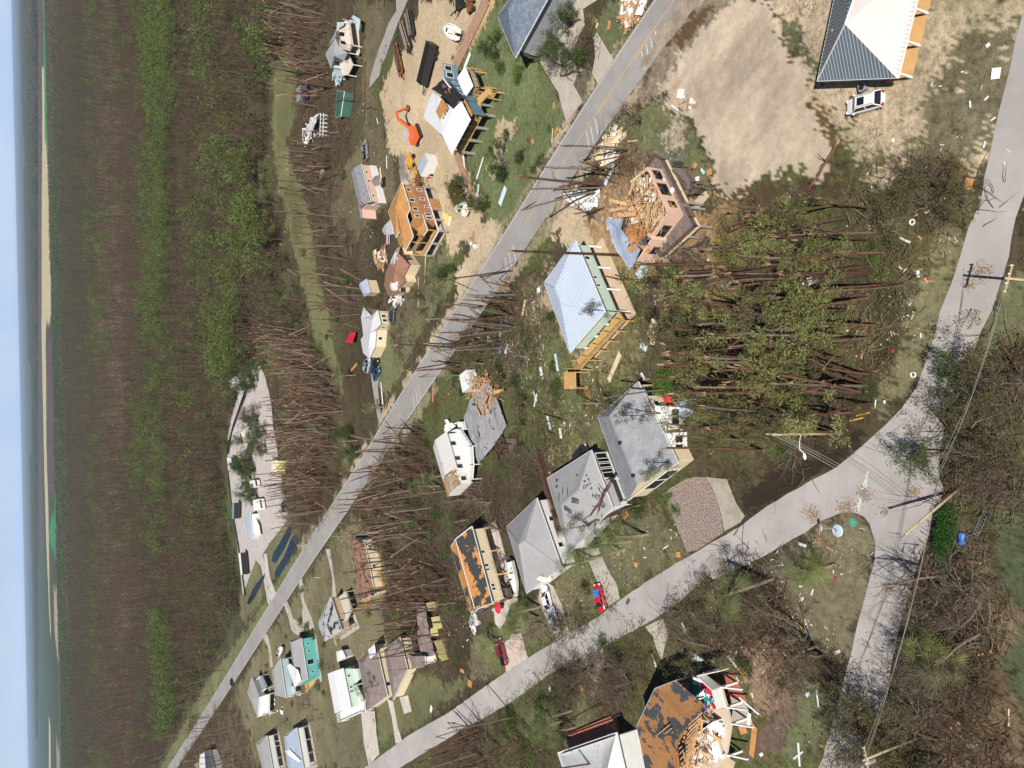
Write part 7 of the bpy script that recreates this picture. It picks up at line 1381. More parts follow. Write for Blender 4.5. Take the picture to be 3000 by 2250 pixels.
def under(zones):
    P=[];I=[];S=[]
    for poly,dens,w_ in zones:
        W_=np.array(wpoly(poly)); x_,y_=W_[:,0],W_[:,1]; area=abs(np.dot(x_,np.roll(y_,1))-np.dot(y_,np.roll(x_,1)))/2; q=clear(pts_in(poly,int(area*dens)),shrink=.03)
        P.append(q); w_=np.array(w_,float); I.append(rng.choice(10,len(q),p=w_/w_.sum())); S.append(.6+.7*rng.random(len(q)))
    return np.concatenate(P),np.concatenate(I),np.concatenate(S)
W1=[3,3,2,2,3,3,2,3,1,2]; W2=[2,2,2,2,4,2,1,2,0,3]; W3=[3,3,2,2,3,3,2,2,1,1]; W4=[1,1,1,1,2,2,1,2,.3,.5]
under_z=[(NW,.2,W3),([(2350,600),(2560,560),(2670,640),(2690,780),(2630,1000),(2530,1180),(2400,1280),(2450,900)],.28,W2),([(1950,560),(2130,650),(2080,800),(2150,1000),(2060,1250),(1960,1100),(1880,850)],.2,W1),
(Z[0][2],.3,W2),([(785,1090),(900,960),(1000,1100),(1020,1400),(930,1600),(870,1580),(820,1500),(845,1300),(800,1180)],.25,W1),(Z[1][2],.35,W2),([(860,280),(1000,250),(1040,420),(1000,480),(900,470)],.35,W2),(Z[2][2],.2,W1),
(Z[3][2],.32,W1),([(1380,1000),(1560,860),(1680,1000),(1760,1200),(1720,1320),(1560,1420),(1440,1480),(1500,1250)],.16,W1),(Z[4][2],.4,W2),(Z[5][2],.45,W2),([(1310,1450),(1480,1400),(1520,1560),(1480,1660),(1380,1560),(1300,1600)],.45,W2),(Z[6][2],.4,W1),([(1480,2050),(1620,1990),(1700,2120),(1680,2200),(1540,2260)],.35,W1),
([(2705,1600),(2890,1600),(2930,1900),(2900,2100),(2960,2260),(2590,2260),(2640,2050),(2670,1850)],.55,W2),([(2790,1400),(2870,1090),(3010,1000),(3010,1400),(2900,1600),(2800,1560)],.5,W2),([(1600,1800),(1850,1760),(1960,2000),(1780,2080),(1640,2060)],.5,W2),([(1950,1700),(2210,1600),(2340,1780),(2280,1920),(2160,1960),(1980,1920)],.55,W2),([(2180,1820),(2420,1840),(2420,1960),(2250,2000)],.35,W1),([(2560,420),(2880,520),(2850,700),(2520,620)],.4,W1),([(1120,860),(1300,760),(1300,900),(1180,1060),(1130,1000)],.15,W1),([(1650,800),(1800,850),(1960,800),(1960,1100),(1880,1180),(1750,1150)],.13,W1),
([(2170,1430),(2450,1300),(2540,1180),(2400,1280),(2150,1350)],.4,W3),([(560,2100),(700,2060),(760,2270),(520,2270)],.25,W2),([(1640,130),(1720,0),(1760,100),(1700,240),(1640,200)],.4,W3),([(1800,560),(1900,470),(1840,380),(1740,500),(1700,620)],.2,W1),([(1030,1480),(1150,1300),(1140,1600),(1160,1900),(1120,1800),(1080,1600)],.3,W1)]
q,I,S=under(under_z); gn_scatter('undergrowth',UND,np.stack([q[:,0],q[:,1],q[:,0]*0],-1),S,rng.random(len(q))*6.28,I); print('undergrowth',len(q))
q,I,S=under([([(870,0),(1160,0),(1150,420),(1120,880),(1000,900),(900,500)],.05,W4),([(1140,880),(1330,760),(1300,980),(1150,1150)],.05,W4),([(700,1800),(880,1560),(1080,1500),(1150,1900),(1080,2260),(560,2260)],.045,W4),([(1380,0),(1560,0),(1700,330),(1560,600),(1360,430)],.03,W4),([(1750,400),(2000,330),(2100,560),(1950,620),(1750,600)],.08,W4),([(2560,600),(2860,600),(2760,1000),(2600,1230),(2480,1260),(2640,950)],.06,W4),([(2200,1700),(2520,1520),(2500,1900),(2350,2260),(2200,2260)],.06,W4),([(1500,830),(1800,1150),(1780,1350),(1560,1400),(1380,1050)],.06,W4),([(1500,1900),(1760,1650),(2000,1480),(2010,1620),(1600,1880)],.05,W4),([(2260,0),(2980,0),(2870,560),(2600,620),(2450,400)],.02,W4)])
gn_scatter('ground_litter',UND,np.stack([q[:,0],q[:,1],q[:,0]*0],-1),S*.55,rng.random(len(q))*6.28,I)
SCM=[scraps(k,SCR[k%3],5,(.22,.3,.2)[k%3]) for k in range(6)]
q=[]
for poly,n in (([(1500,830),(1800,1150),(1780,1350),(1560,1400),(1380,1050)],170),([(1950,560),(2640,560),(2700,760),(2480,1240),(2080,1330),(1880,850)],160),([(1290,1010),(1560,800),(1620,1000),(1500,1250),(1320,1160)],140),([(1700,560),(1960,430),(2080,600),(1820,760)],130),([(870,300),(1060,0),(1150,400),(1050,1000),(900,700)],150),([(1100,1300),(1330,1250),(1400,1900),(1160,1950)],160),([(1600,1700),(2000,1480),(2020,1620),(1700,1800)],70),([(1950,1700),(2250,1620),(2400,1850),(2160,1980)],120),([(2600,600),(2860,500),(2840,800),(2600,1200)],22),([(700,1800),(900,1560),(1080,1500),(1150,1900),(1080,2260),(700,2260)],170),([(2250,40),(2950,0),(2850,600),(2500,420)],30),([(2250,1560),(2900,1500),(2950,2250),(2250,2250)],50),([(655,1200),(760,1100),(840,1500),(760,1640),(700,1600)],120)): q.append(clear(pts_in(poly,n)))
q=np.concatenate(q); gn_scatter('storm_scraps',SCM,np.stack([q[:,0],q[:,1],q[:,0]*0+.02],-1),.2+.9*rng.random(len(q))**2.5,rng.random(len(q))*6.28,rng.integers(0,6,len(q)))
class Hh:
    root=None
    def part(s,mb,name,m,label=None,parent=None): return mb.build(name,m,parent or s.root)
# ---------------------------------------------------------------- vehicles
TYRE=mat('tyre rubber',(.02,.02,.02),.9); RIM=mat('wheel rim',(.35,.35,.36),.35,.5,.6); LAMP=mat('headlamp glass',(.7,.72,.75),.15,.6); TAIL=mat('tail lamp',(.4,.02,.02),.3,.5)
def paint_(n,c): return mat(n,c,.28,.6)
def loft(mb,secs):
    n=len(secs[0]); vs=[p for s_ in secs for p in s_]; fs=[(i*n+k,i*n+(k+1)%n,(i+1)*n+(k+1)%n,(i+1)*n+k) for i in range(len(secs)-1) for k in range(n)]
    fs+=[tuple(range(n))[::-1],tuple((len(secs)-1)*n+k for k in range(n))]; mb.add(vs,fs)
def sec(x,w,z0,z1,r=.12): return [(x,-w+r,z0),(x,w-r,z0),(x,w,z0+r),(x,w,z1-r*1.4),(x,w-r*1.2,z1),(x,-w+r*1.2,z1),(x,-w,z1-r*1.4),(x,-w,z0+r)]
def car(label,front,rear,col,kind='sedan',L=None,W=1.85,cat='car',z=0,extra=None):
    f,r=at(*front),at(*rear); d=(f-r); L=L or {'sedan':4.7,'suv':4.6,'sport':4.5,'pickup':5.4}[kind]; c=(f+r)/2; o=thing({'pickup':'parked_pickup','suv':'parked_suv'}.get(kind,'parked_car'),label,cat,(c.x,c.y,z),math.atan2(d.y,d.x)); w=W/2; h=L/2; P=paint_('paint %s'%label[:12],col)
    bh={'sedan':.92,'suv':1.05,'sport':.78,'pickup':1.05}[kind]; mb=MB(); z0=.28
    loft(mb,[sec(-h,w*.66,z0+.2,bh*.76),sec(-h+.1,w*.8,z0+.08,bh*.88),sec(-h+.32,w*.92,z0,bh*.97),sec(-h+.9,w,z0,bh),sec(0,w*1.01,z0,bh),sec(h-1.3,w,z0,bh*.98),sec(h-.7,w*.96,z0,bh*.9),sec(h-.3,w*.86,z0+.03,bh*.8),sec(h-.1,w*.74,z0+.1,bh*.7),sec(h,w*.58,z0+.18,bh*.6)]); body=mb.build('body',P,o,smooth=False)
    top={'sedan':1.45,'suv':1.68,'sport':1.2,'pickup':1.7}[kind]; a,b,c1,d1={'sedan':(-h+.55,-h+1.35,.35,1.2),'suv':(-h+.15,-h+.6,.55,1.3),'sport':(-h+.9,-h+1.6,.15,.9),'pickup':(-.7,-.45,.85,1.5)}[kind]
    mb=MB(); 
    def s4(x,ww,zz): return [(x,-ww,zz),(x,ww,zz)]
    B=[(a,-w*.9,bh-.02),(d1,-w*.9,bh-.02),(d1,w*.9,bh-.02),(a,w*.9,bh-.02)]; Tt=[(b,-w*.7,top-.05),(c1,-w*.7,top-.05),(c1,w*.7,top-.05),(b,w*.7,top-.05)]
    mb.add(B+Tt,[(0,1,5,4),(1,2,6,5),(2,3,7,6),(3,0,4,7),(4,5,6,7)]); mb.build('windows',GLASS,o)
    mb=MB(); mb.add([(b-.08,-w*.73,top-.05),(c1+.06,-w*.73,top-.05),(c1+.06,w*.73,top-.05),(b-.08,w*.73,top-.05),(b,-w*.62,top),(c1-.05,-w*.62,top),(c1-.05,w*.62,top),(b,w*.62,top)],[(0,1,5,4),(1,2,6,5),(2,3,7,6),(3,0,4,7),(4,5,6,7),(0,3,2,1)])
    for sy in (-1,1):
        mb.bar((a,sy*w*.9,bh),(b,sy*w*.72,top-.03),.09); mb.bar((d1,sy*w*.9,bh),(c1,sy*w*.72,top-.03),.08); mb.bar(((a+d1)/2,sy*w*.91,bh),((b+c1)/2,sy*w*.73,top-.03),.07)
    ro=mb.build('roof',P,o)
    if kind=='suv': mb=MB(); mb.box(c1-1.1,c1-.25,-.42,.42,top+.002,top+.02); mb.build('sunroof',GLASS,ro)
    if kind=='suv': 
        mb=MB()
        for sy in (-1,1): mb.bar((b+.1,sy*w*.6,top+.06),(c1-.1,sy*w*.6,top+.06),.05)
        mb.build('roof_rack',GREYB,ro)
    if kind=='pickup': mb=MB(); mb.box(-h+.15,a-.1,-w*.8,w*.8,bh+.004,bh+.02); mb.build('bed_liner',DARK,o)
    R_=.33 if kind!='pickup' else .38
    for sx_ in (-h+.85,h-.95):
        for sy in (-1,1):
            mb=MB(); mb.tube([(sx_,sy*(w-.2),R_),(sx_,sy*(w+.02),R_)],R_,14); t_=mb.build('wheel',TYRE,o); mb=MB(); mb.tube([(sx_,sy*(w-.02),R_),(sx_,sy*(w+.035),R_)],R_*.6,10); mb.build('rim',RIM,t_)
    for sy in (-1,1):
        mb=MB(); mb.box(h-.42,h-.1,sy*w*.66-.16,sy*w*.66+.16,bh*.6,bh*.8); mb.build('headlight',LAMP,o); mb=MB(); mb.box(-h-.0,-h+.2,sy*w*.7-.15,sy*w*.7+.15,bh*.6,bh*.88); mb.build('tail_light',TAIL,o)
        mb=MB(); mb.box(d1-.35,d1-.15,sy*(w+.1)-.1,sy*(w+.1)+.1,bh-.02,bh+.14); mb.build('mirror',P,o)
    if extra: extra(o,h,w,bh,top)
    return o
car('white suv with black sunroof parked beside the grey metal roofed house',(2497,318),(2595,291),(.7,.7,.7),'suv')
def tarp(o,h,w,bh,top):
    mb=MB(); 
    g=[(x,y) for x in (.1,.5,.9,1.3) for y in (-.7,-.2,.3,.72)]; vs=[(x,y,top+.06-(x-.1)*.32+random.uniform(-.03,.03)) for x,y in g]; fs=[(i*4+j,i*4+j+1,(i+1)*4+j+1,(i+1)*4+j) for i in range(3) for j in range(3)]; mb.add(vs,fs); mb.build('blue_tarp',mat('blue tarp',(.03,.22,.62),.5),o)
    mb=MB(); mb.box(-h+.75,-.35,-w*.72,w*.72,bh+.01,bh+.3); mb.build('soft_top',BLACK,o)
car('red convertible with a blue tarp over its windscreen on the patterned drive',(1756,1710),(1773,1787),(.55,.01,.02),'sport',extra=tarp)
car('silver blue sedan behind the white car on the drive',(1624,1782),(1640,1848),(.32,.36,.45),'sedan'); car('white sedan partly under a fallen brown limb on the drive',(1603,1722),(1619,1783),(.7,.7,.7),'sedan')
car('black car alongside the teal house wall',(919,1934),(923,1967),(.015,.015,.018),'suv'); car('silver car nearest the end of the cream house',(1087,1055),(1082,1082),(.3,.33,.38),'suv'); car('black suv between two others by the cream house',(1112,1055),(1101,1086),(.01,.01,.012),'suv',L=5); car('dark teal sedan lowest of three cars by the cream house',(1117,1081),(1102,1109),(.03,.08,.12),'sedan',L=5)
car('dark red pickup truck on the shell drive by the lower street',(1473,1886),(1484,1930),(.2,.02,.02),'pickup',cat='pickup'); car('grey pickup on the grass between wrecks and the pink grey roofed house',(1076,420),(1080,463),(.2,.2,.21),'pickup',cat='pickup',W=2.0)
car('black sedan half hidden behind the pale hip roof with lifted shingles',(1722,1318),(1697,1342),(.02,.02,.025),'sedan'); car('small dark car driving at the far end of the main road',(680,1990),(686,2006),(.03,.04,.05),'sedan'); car('dark blue car lost in the brush before the cream house',(1158,915),(1156,938),(.03,.04,.06),'sedan'); car('dark suv parked by the snapped pines in the camp',(835,1470),(840,1492),(.05,.06,.08),'suv')
def place_t(kind,label,cat,a,b): 
    A,B=at(*a),at(*b); d=B-A; return thing(kind,label,cat,(A.x,A.y,0),math.atan2(d.y,d.x)),d.length
RUST=two('rusty steel',(.16,.055,.035),(.3,.14,.05),1.2,.45,.6,.8)
# dump truck: rear of the bed to front of the cab
q=TT(1330,500,150/549); o,L=place_t('dump_truck','dump truck with white cab and rusty empty bed on the sandy drive','truck',q(60,160),q(160,400)); L=8.6
mb=MB(); 
for s_ in (-1,1): mb.box(0,5.4,s_*1.2-.06,s_*1.2+.06,1.2,2.5)
mb.box(0,5.4,-1.2,1.2,1.1,1.2); mb.box(5.34,5.4,-1.2,1.2,1.2,2.7); mb.box(0,.06,-1.2,1.2,1.2,2.3); mb.build('dump_bed',RUST,o)
mb=MB(); mb.box(.3,8.0,-.45,.45,.75,1.05); mb.build('chassis',BLACK,o); mb=MB(); mb.box(5.8,7.2,-1.1,1.1,.9,2.6); mb.box(7.2,8.5,-.85,.85,.8,1.75); c_=mb.build('cab',WHITE,o); mb=MB(); mb.box(7.2,7.24,-.9,.9,1.85,2.45); mb.box(6.0,6.9,-1.13,-1.1,1.8,2.4); mb.build('windscreen',GLASS,c_)
for x_ in (1.1,2.4,3.7,7.4):
    for s_ in (-1,1): mb=MB(); mb.tube([(x_,s_*.85,.5),(x_,s_*1.2,.5)],.5,14); w_=mb.build('wheel',TYRE,o); mb=MB(); mb.tube([(x_,s_*1.1,.5),(x_,s_*1.22,.5)],.26,10); mb.build('rim',RIM,w_)
# black dump trailer
q=TT(1160,0,280/1159); o,L=place_t('dump_trailer','black high sided dump trailer with rust brown load beside the blue house','trailer',q(520,540),q(430,900))
mb=MB()
for s_ in (-1,1): mb.box(0,9,s_*1.25-.07,s_*1.25+.07,1.0,2.6)
mb.box(0,.1,-1.25,1.25,1,2.6); mb.box(8.9,9,-1.25,1.25,1,2.6); mb.box(0,9,-1.25,1.25,.9,1.0)
for k in range(9): mb.box(.5+k,.62+k,-1.36,-1.3,1,2.6); mb.box(.5+k,.62+k,1.3,1.36,1,2.6)
mb.build('side_panels',BLACK,o); mb=MB(); mb.box(.1,8.9,-1.1,1.1,1.0,1.25); mb.build('load',mat('dark load',(.03,.03,.03),.95),o); mb=MB(); mb.bar((9,-.8,.9),(11.5,0,.8),.14); mb.bar((9,.8,.9),(11.5,0,.8),.14); mb.build('tow_frame',BLACK,o)
for x_ in (1.5,2.7): 
    for s_ in (-1,1): mb=MB(); mb.tube([(x_,s_*1.0,.5),(x_,s_*1.4,.5)],.5,12); mb.build('wheel',TYRE,o)
def logtrailer(label,a,b,m,lm,L,load=True):
    o,_=place_t('equipment_trailer',label,'trailer',a,b); mb=MB(); mb.box(0,L,-1.1,1.1,.75,.88); 
    for s_ in (-1,1): mb.box(0,L,s_*1.1-.06,s_*1.1+.06,.7,1.0)
    mb.build('bed',m,o); mb=MB(); mb.bar((L,-.6,.8),(L+1.6,0,.6),.12); mb.bar((L,.6,.8),(L+1.6,0,.6),.12); mb.build('tow_frame',m,o)
    for x_ in (L*.3,L*.42):
        for s_ in (-1,1): mb=MB(); mb.tube([(x_,s_*.95,.42),(x_,s_*1.25,.42)],.42,12); mb.build('wheel',TYRE,o)
    if load:
        mb=MB(); R=random.Random(int(a[0])); 
        for k in range(9): y=R.uniform(-.9,.9); mb.tube([(.3+R.random(),y,1.05+.25*(k%3)),(L-.4-R.random(),y+R.gauss(0,.1),1.05+.25*(k%3))],R.uniform(.1,.2),6)
        mb.build('load',lm,o)
DKS=mat('dark steel',(.035,.035,.035),.6)
logtrailer('flat trailer carrying grey boards nearest the sand edge',q(185,150),q(230,380),DKS,BARKG,7); logtrailer('long flat trailer of weathered planks beside the grass',q(110,280),q(190,560),DKS,BARKG,9); logtrailer('rust red trailer frame alone on the sand edge',q(20,560),q(85,830),RUST,BARKD,9)
o,L=place_t('excavator','orange excavator with its boom stretched out over the sand','excavator',*T(1130,300,[(355,350),(275,130)],180/659)); 
mb=MB(); 
for s_ in (-1,1): mb.box(-2.2,2.0,s_*1.25-.35,s_*1.25+.35,.05,.85)
mb.build('crawler_track',BLACK,o); OR=mat('orange machine paint',(.7,.13,.03),.4,.5); mb=MB(); mb.box(-2.3,1.4,-1.35,1.35,.95,2.2); mb.build('body',OR,o); mb=MB(); mb.box(.2,1.7,.5,1.4,1.0,2.9); mb.box(.2,1.7,.5,1.4,2.9,2.96); mb.build('cab',mat('cab blue white',(.4,.5,.62),.3),o)
mb=MB(); mb.bar((1.2,-.3,1.8),(4.0,-.3,4.2),.5,.6); mb.bar((4.0,-.3,4.2),(6.6,-.3,4.0),.42,.5); mb.build('boom',OR,o); mb=MB(); mb.bar((6.6,-.3,4.1),(8.6,-.3,1.0),.35,.45); mb.build('stick',OR,o); mb=MB(); mb.bar((8.2,-.3,1.0),(9.4,-.3,.4),.9,.8); mb.build('bucket',RUST,o); mb=MB(); mb.bar((2,-.3,1.5),(4.4,-.3,3.6),.12); mb.build('ram',BLACK,o)
q=TT(1130,300,180/659); o=thing('storage_container','white storage container with a blue roof amid scrap machines','container',at(*q(430,660)),0); Pq=[at(*q(x,y),2.7)-o.location for x,y in ((418,545),(345,708),(400,740),(440,562))]; Pq=[Vector((v.x,v.y,2.7)) for v in Pq]; E_=Pq[1]-Pq[0]; N_=Vector((E_.y,-E_.x,0)).normalized(); N_=N_ if N_.y<0 else -N_; Pq=[Pq[0],Pq[1],Pq[1]+N_*2.6,Pq[0]+N_*2.6]; mb=MB(); mb.slab(Pq,2.65); mb.build('box',WHITE,o); mb=MB(); mb.slab([v+Vector((0,0,.06)) for v in Pq],.06); mb.build('roof',M_BLUE,o)
def scrap(label,c,m,n,name='scrap_machine',cat='machine',s=1):
    o=thing(name,label,cat,at(*c)); R=random.Random(int(c[0]*3+c[1])); mb=MB(); mb.box(-1.2*s,1.2*s,-.6*s,.6*s,.5*s,1.2*s)
    for k in range(n): a=R.random()*6.28; p=Vector((R.gauss(0,.9),R.gauss(0,.7),R.uniform(.3,1.5)))*s; mb.bar(p,p+Vector((math.cos(a),math.sin(a),R.gauss(0,.3)))*s*R.uniform(.5,1.8),.16*s)
    mb.build('frame',m,o)
    for x_ in (-.9,.9):
        for y_ in (-.9,.9): mb=MB(); mb.tube([(x_*s,y_*s-.12,.45*s),(x_*s,y_*s+.12,.45*s)],.45*s,12); mb.build('wheel',TYRE,o)
YM=mat('yellow machine paint',(.55,.3,.05),.5,.4)
scrap('red tractor with exposed wheels at the corner of the blue roofed container',q(490,740),mat('red machine paint',(.4,.08,.04),.5),14,'tractor','tractor'); scrap('yellow loader with raised arms behind the blue roofed container',q(300,640),YM,18,'loader','loader',1.2); scrap('yellow bucket attachment in front of the plywood house',q(360,800),YM,12); scrap('rusty cylinder and frame near the plywood house corner',q(380,840),RUST,12); scrap('dark twisted machine at the top edge of the sand',TT(1160,0,280/1159)(820,20),BLACK,14,s=1.3); scrap('small rusty trailer near the boardwalk',TT(1160,0,280/1159)(940,80),RUST,14)
def boat(label,stern,bow,W=2.3,L=None,wheel=True,col=WHITE):
    o,L0=place_t('motor_boat',label,'boat',stern,bow); L=L or L0; zb=.5 if wheel else .15; mb=MB(); st=[]
    for x_,wf,zk in ((0,.9,zb),(L*.3,1,zb),(L*.6,.92,zb),(L*.82,.6,zb+.15),(L,.06,zb+.5)):
        w=W/2*wf; st.append([(x_,-w,zb+.95),(x_,-w*.75,zk+.15),(x_,0,zk),(x_,w*.75,zk+.15),(x_,w,zb+.95),(x_,w*.82,zb+.97),(x_,w*.8,zb+.55),(x_,-w*.8,zb+.55),(x_,-w*.82,zb+.97)])
    loft(mb,st); mb.build('hull',col,o); mb=MB(); mb.box(L*.35,L*.52,-.4,.4,zb+.55,zb+1.5); c_=mb.build('console',WHITE,o); mb=MB(); mb.box(L*.5,L*.53,-.42,.42,zb+1.3,zb+1.8); mb.build('windscreen',GLASS,c_); mb=MB(); mb.box(L*.2,L*.3,-.5,.5,zb+.55,zb+1.0); mb.build('seat',CREAM,o); mb=MB(); mb.box(-.5,.05,-.22,.22,zb+.2,zb+1.4); mb.build('outboard_motor',BLACK,o)
    if wheel:
        for s_ in (-1,1): mb=MB(); mb.tube([(L*.35,s_*.9,.35),(L*.35,s_*1.15,.35)],.35,12); mb.build('trailer_wheel',TYRE,o)
    return o
q=TT(1160,0,280/1159); boat('white motor boat with centre console on the sand by the boardwalk',q(815,430),q(625,340),3.0,7.5); q=TT(1460,1280,400/1443); boat('small open white boat on the grass under the eave of the pale hip roof',q(180,1310),q(238,1590),2.1,6.5); q=TT(750,1840,210/740); boat('white boat with canvas on the grass behind the grey porch house',q(260,270),q(325,165),2.8,8)
boat('upturned pale boat in the brush near the frame wreck',T(750,0,[(430,1150)])[0],T(750,0,[(440,1130)])[0],1.4,4,False)
boat('slim white skiff lying between trunks in the near wood',T(2250,750,[(225,205)])[0],T(2250,750,[(300,170)])[0],.9,3.6,False)
# ---------------------------------------------------------------- poles, lines, street furniture
PW=mat('pole wood',(.42,.33,.19),.85,noise=(3,.2)); WIRE=mat('cable aluminium',(.36,.34,.3),.5,.4,.3); WIRED=mat('cable black',(.04,.04,.04),.6)
def pole(label,B,Tp,r=.16,arm=True,armdir=(1,0,0)):
    o=thing('utility_pole',label,'utility pole',(B.x,B.y,0)); t=Tp-Vector((B.x,B.y,0)); mb=MB(); mb.tube([(0,0,-.2),t],[r,r*.7],8); mb.build('post',PW,o,smooth=True)
    if arm:
        ad=Vector(armdir).normalized(); mb=MB(); c=t*.94; mb.bar(c-ad*1.2,c+ad*1.2,.12); mb.build('crossarm',PW,o)
        for k in (-1.1,-.4,.4,1.1): mb=MB(); p=c+ad*k; mb.tube([p,p+Vector((0,0,.25))],.07,6); mb.build('insulator',WHITE,o)
    return o,Vector((B.x,B.y,0))+t
def top(X,Y,z): return at(X,Y,z)
def vert(X,Y,z): p=at(X,Y,z); return Vector((p.x,p.y,0)),p
B1=at(2476,1270); _,t1=base_from((2476,1270),(2262,1273)); p1,T1=pole('wooden power pole with street lamp arm at the muddy ditch',B1,B1+t1,.17,True,(0,1,.1))
sl_=thing('street_lamp','white street lamp on a curved arm fixed to the ditch side power pole','street lamp',(B1+t1*.62)); mb=MB(); e=at(2356,1328,(t1*.6).z+.3)-(B1+t1*.62); mb.tube([(0,0,0),e*.4+Vector((0,0,.5)),e*.8+Vector((0,0,.6)),e],.05,6); mb.build('arm',WHITE,sl_); mb=MB(); mb.tube([e,e+e.normalized()*.35,e+e.normalized()*.7],[.1,.2,.08],8); mb.build('lamp_head',WHITE,sl_)
p2,T2=pole('pale yellow power pole leaning steeply over the road junction',at(2814,1425),at(2651,1567,6.5),.17,False)
b3,t3=vert(2945,815,9.5); p3,T3=pole('power pole with white crossarms at the far bend of the street',b3,t3,.16,True,(1,-.3,0)); b4,t4=vert(2528,2228,9.5); p4,T4=pole('power pole carrying white insulators at the bottom of the lower road',b4,t4,.16,True,(1,.2,0))
tb=thing('transformer','grey transformer can fixed on the lowest power pole','transformer',t4-Vector((.35,.1,1.6))); mb=MB(); mb.tube([(0,0,0),(0,0,.9)],.25,10); mb.build('can',GREYB,tb); mb=MB(); mb.tube([(0,0,.9),(0,0,1.1)],.06,6); mb.build('bushing',WHITE,tb)
pole('small dark pole beside the dump truck',at(1431,627),base_from((1431,627),(1330,608))[0]+base_from((1431,627),(1330,608))[1],.14,False); pole('second small pole crossing the dump truck cab',at(1425,612),base_from((1425,612),(1368,609))[0]+base_from((1425,612),(1368,609))[1],.12,False)
def wire(label,a,b,sag,r=.03,m=WIRE,n=14,g=None,pts=None):
    o=thing('power_line',label,'cable',tuple(a),0,g); mb=MB(); P=[]
    for k in range(n+1): f=k/n; p=a.lerp(b,f)-a; p.z-=sag*4*f*(1-f); P.append(p)
    mb.tube(P,r,4,False); mb.build('cable',m,o); return o
m3=top(2752,1370,8.5)
for i,dx in enumerate((-.8,-.2,.7)):
    v=Vector((dx,0,0)); wire('pale overhead cable running along the curving street','' or T3+v,m3+v*.8,.8+.35*i,.015,WIRE,g='overhead cables along the curving street'); wire('pale overhead cable running down the lower road',m3+v*.8,T4+v,1.0+.4*i,.015,WIRE,g='overhead cables down the lower road')
for i,(e_,s_) in enumerate((((2640,1500),.9),((2655,1505),1.2),((2672,1508),1.4))): wire('slack pale cable swooping from the ditch pole over the junction',T1+Vector((0,-.6*i,0)),top(*e_,5.5-.6*i),s_,.017,WIRE,g='slack cables over the junction')
wire('long black cable hanging across the junction to the pole by the hedge',B1+t1*.3,top(2745,1395,3.5),1.0,.022,WIRED); wire('black cable drooping over the middle of the junction',B1+t1*.55,top(2690,1485,2.5),1.2,.022,WIRED)
sg=thing('signpost','thin signpost with a round white face on the corner lawn','sign',at(*T(2250,1500,[(450,110)])[0])); mb=MB(); mb.tube([(0,0,0),(.2,.8,1.9)],.04,6); mb.build('post',GREYB,sg); mb=MB(); mb.tube([(.2,.8,1.88),(.21,.84,1.94)],.38,14); mb.build('sign_face',WHITE,sg)
dsc=thing('upturned_disc','pale blue round dish lying beside the thin signpost','dish',at(*T(2250,1500,[(451,120)])[0])); mb=MB(); mb.tube([(0,0,.04),(0,0,.16)],[.75,.6],18); mb.build('dish',PALEB,dsc); mb=MB(); mb.tube([(0,0,.16),(0,0,.3)],.15,8); mb.build('hub',GREYB,dsc)
dsc=thing('round_lid','green round lid set in the corner lawn','lid',at(*T(2250,1500,[(551,68)])[0])); mb=MB(); mb.tube([(0,0,0),(0,0,.06)],.5,18); mb.build('lid',mat('green plastic',(.06,.3,.2),.6),dsc); mb=MB(); mb.tube([(0,0,.06),(0,0,.09)],.12,8); mb.build('knob',GREYB,dsc)
dr=thing('blue_drum','blue plastic drum lying past the hedge','drum',at(*T(2250,1500,[(1270,170)])[0])); mb=MB(); mb.tube([(-.5,0,.35),(-.48,0,.36),(.48,0,.36),(.5,0,.35)],[.3,.36,.36,.3],14); mb.build('barrel',mat('blue plastic',(.03,.16,.5),.4,.5),dr); mb=MB(); mb.tube([(.5,0,.35),(.53,0,.35)],.3,14); mb.build('lid',WHITE,dr)
ld=thing('aluminium_ladder','grey folded ladder lying past the hedge','ladder',at(*T(2250,1500,[(1390,60)])[0]),math.radians(-25)); mb=MB()
for s_ in (-.25,.25): mb.bar((-1.6,s_,.1),(1.6,s_,.3),.07)
for k in range(9): mb.bar((-1.5+k*.37,-.25,.12+k*.02),(-1.5+k*.37,.25,.12+k*.02),.05)
mb.build('frame',RIM,ld)
um=thing('red_parasol','red parasol beside the white pad of the stilt house','parasol',at(1482,1775)); mb=MB(); mb.tube([(0,0,0),(0,0,2.0)],.03,6); mb.build('pole',WHITE,um); mb=MB(); n=8; vs=[(0,0,2.3)]+[(1.3*math.cos(i*6.283/n),1.3*math.sin(i*6.283/n),1.85) for i in range(n)]; mb.add(vs,[(0,1+i,1+(i+1)%n) for i in range(n)]); mb.build('canopy',mat('red canvas',(.5,.02,.05),.7),um)
cb=thing('cable_spool','round bundle of bent wire frame on the street edge','wire bundle',at(2848,935)); mb=MB(); R=random.Random(3)
for k in range(26): a=R.random()*6.28; b=a+R.uniform(1.5,4); mb.bar((1.0*math.cos(a),1.4*math.sin(a),R.uniform(.05,.5)),(1.0*math.cos(b),1.4*math.sin(b),R.uniform(.05,.6)),.05)
mb.build('frame',mat('bent wire',(.35,.33,.28),.6,.4),cb)
for (X,Y),l in (((*T(2250,0,[(938,1440)])[0],),'white tyre ring half hidden in the brush above the clearing'),((2677,1098),'white ring lying on the lawn by the street bend')):
    o=thing('tyre_ring',l,'ring',at(X,Y)); mb=MB(); mb.tube([(.26*math.cos(k*.5236),.26*math.sin(k*.5236),.1) for k in range(13)],.09,6,False); mb.build('ring',WHITE,o)
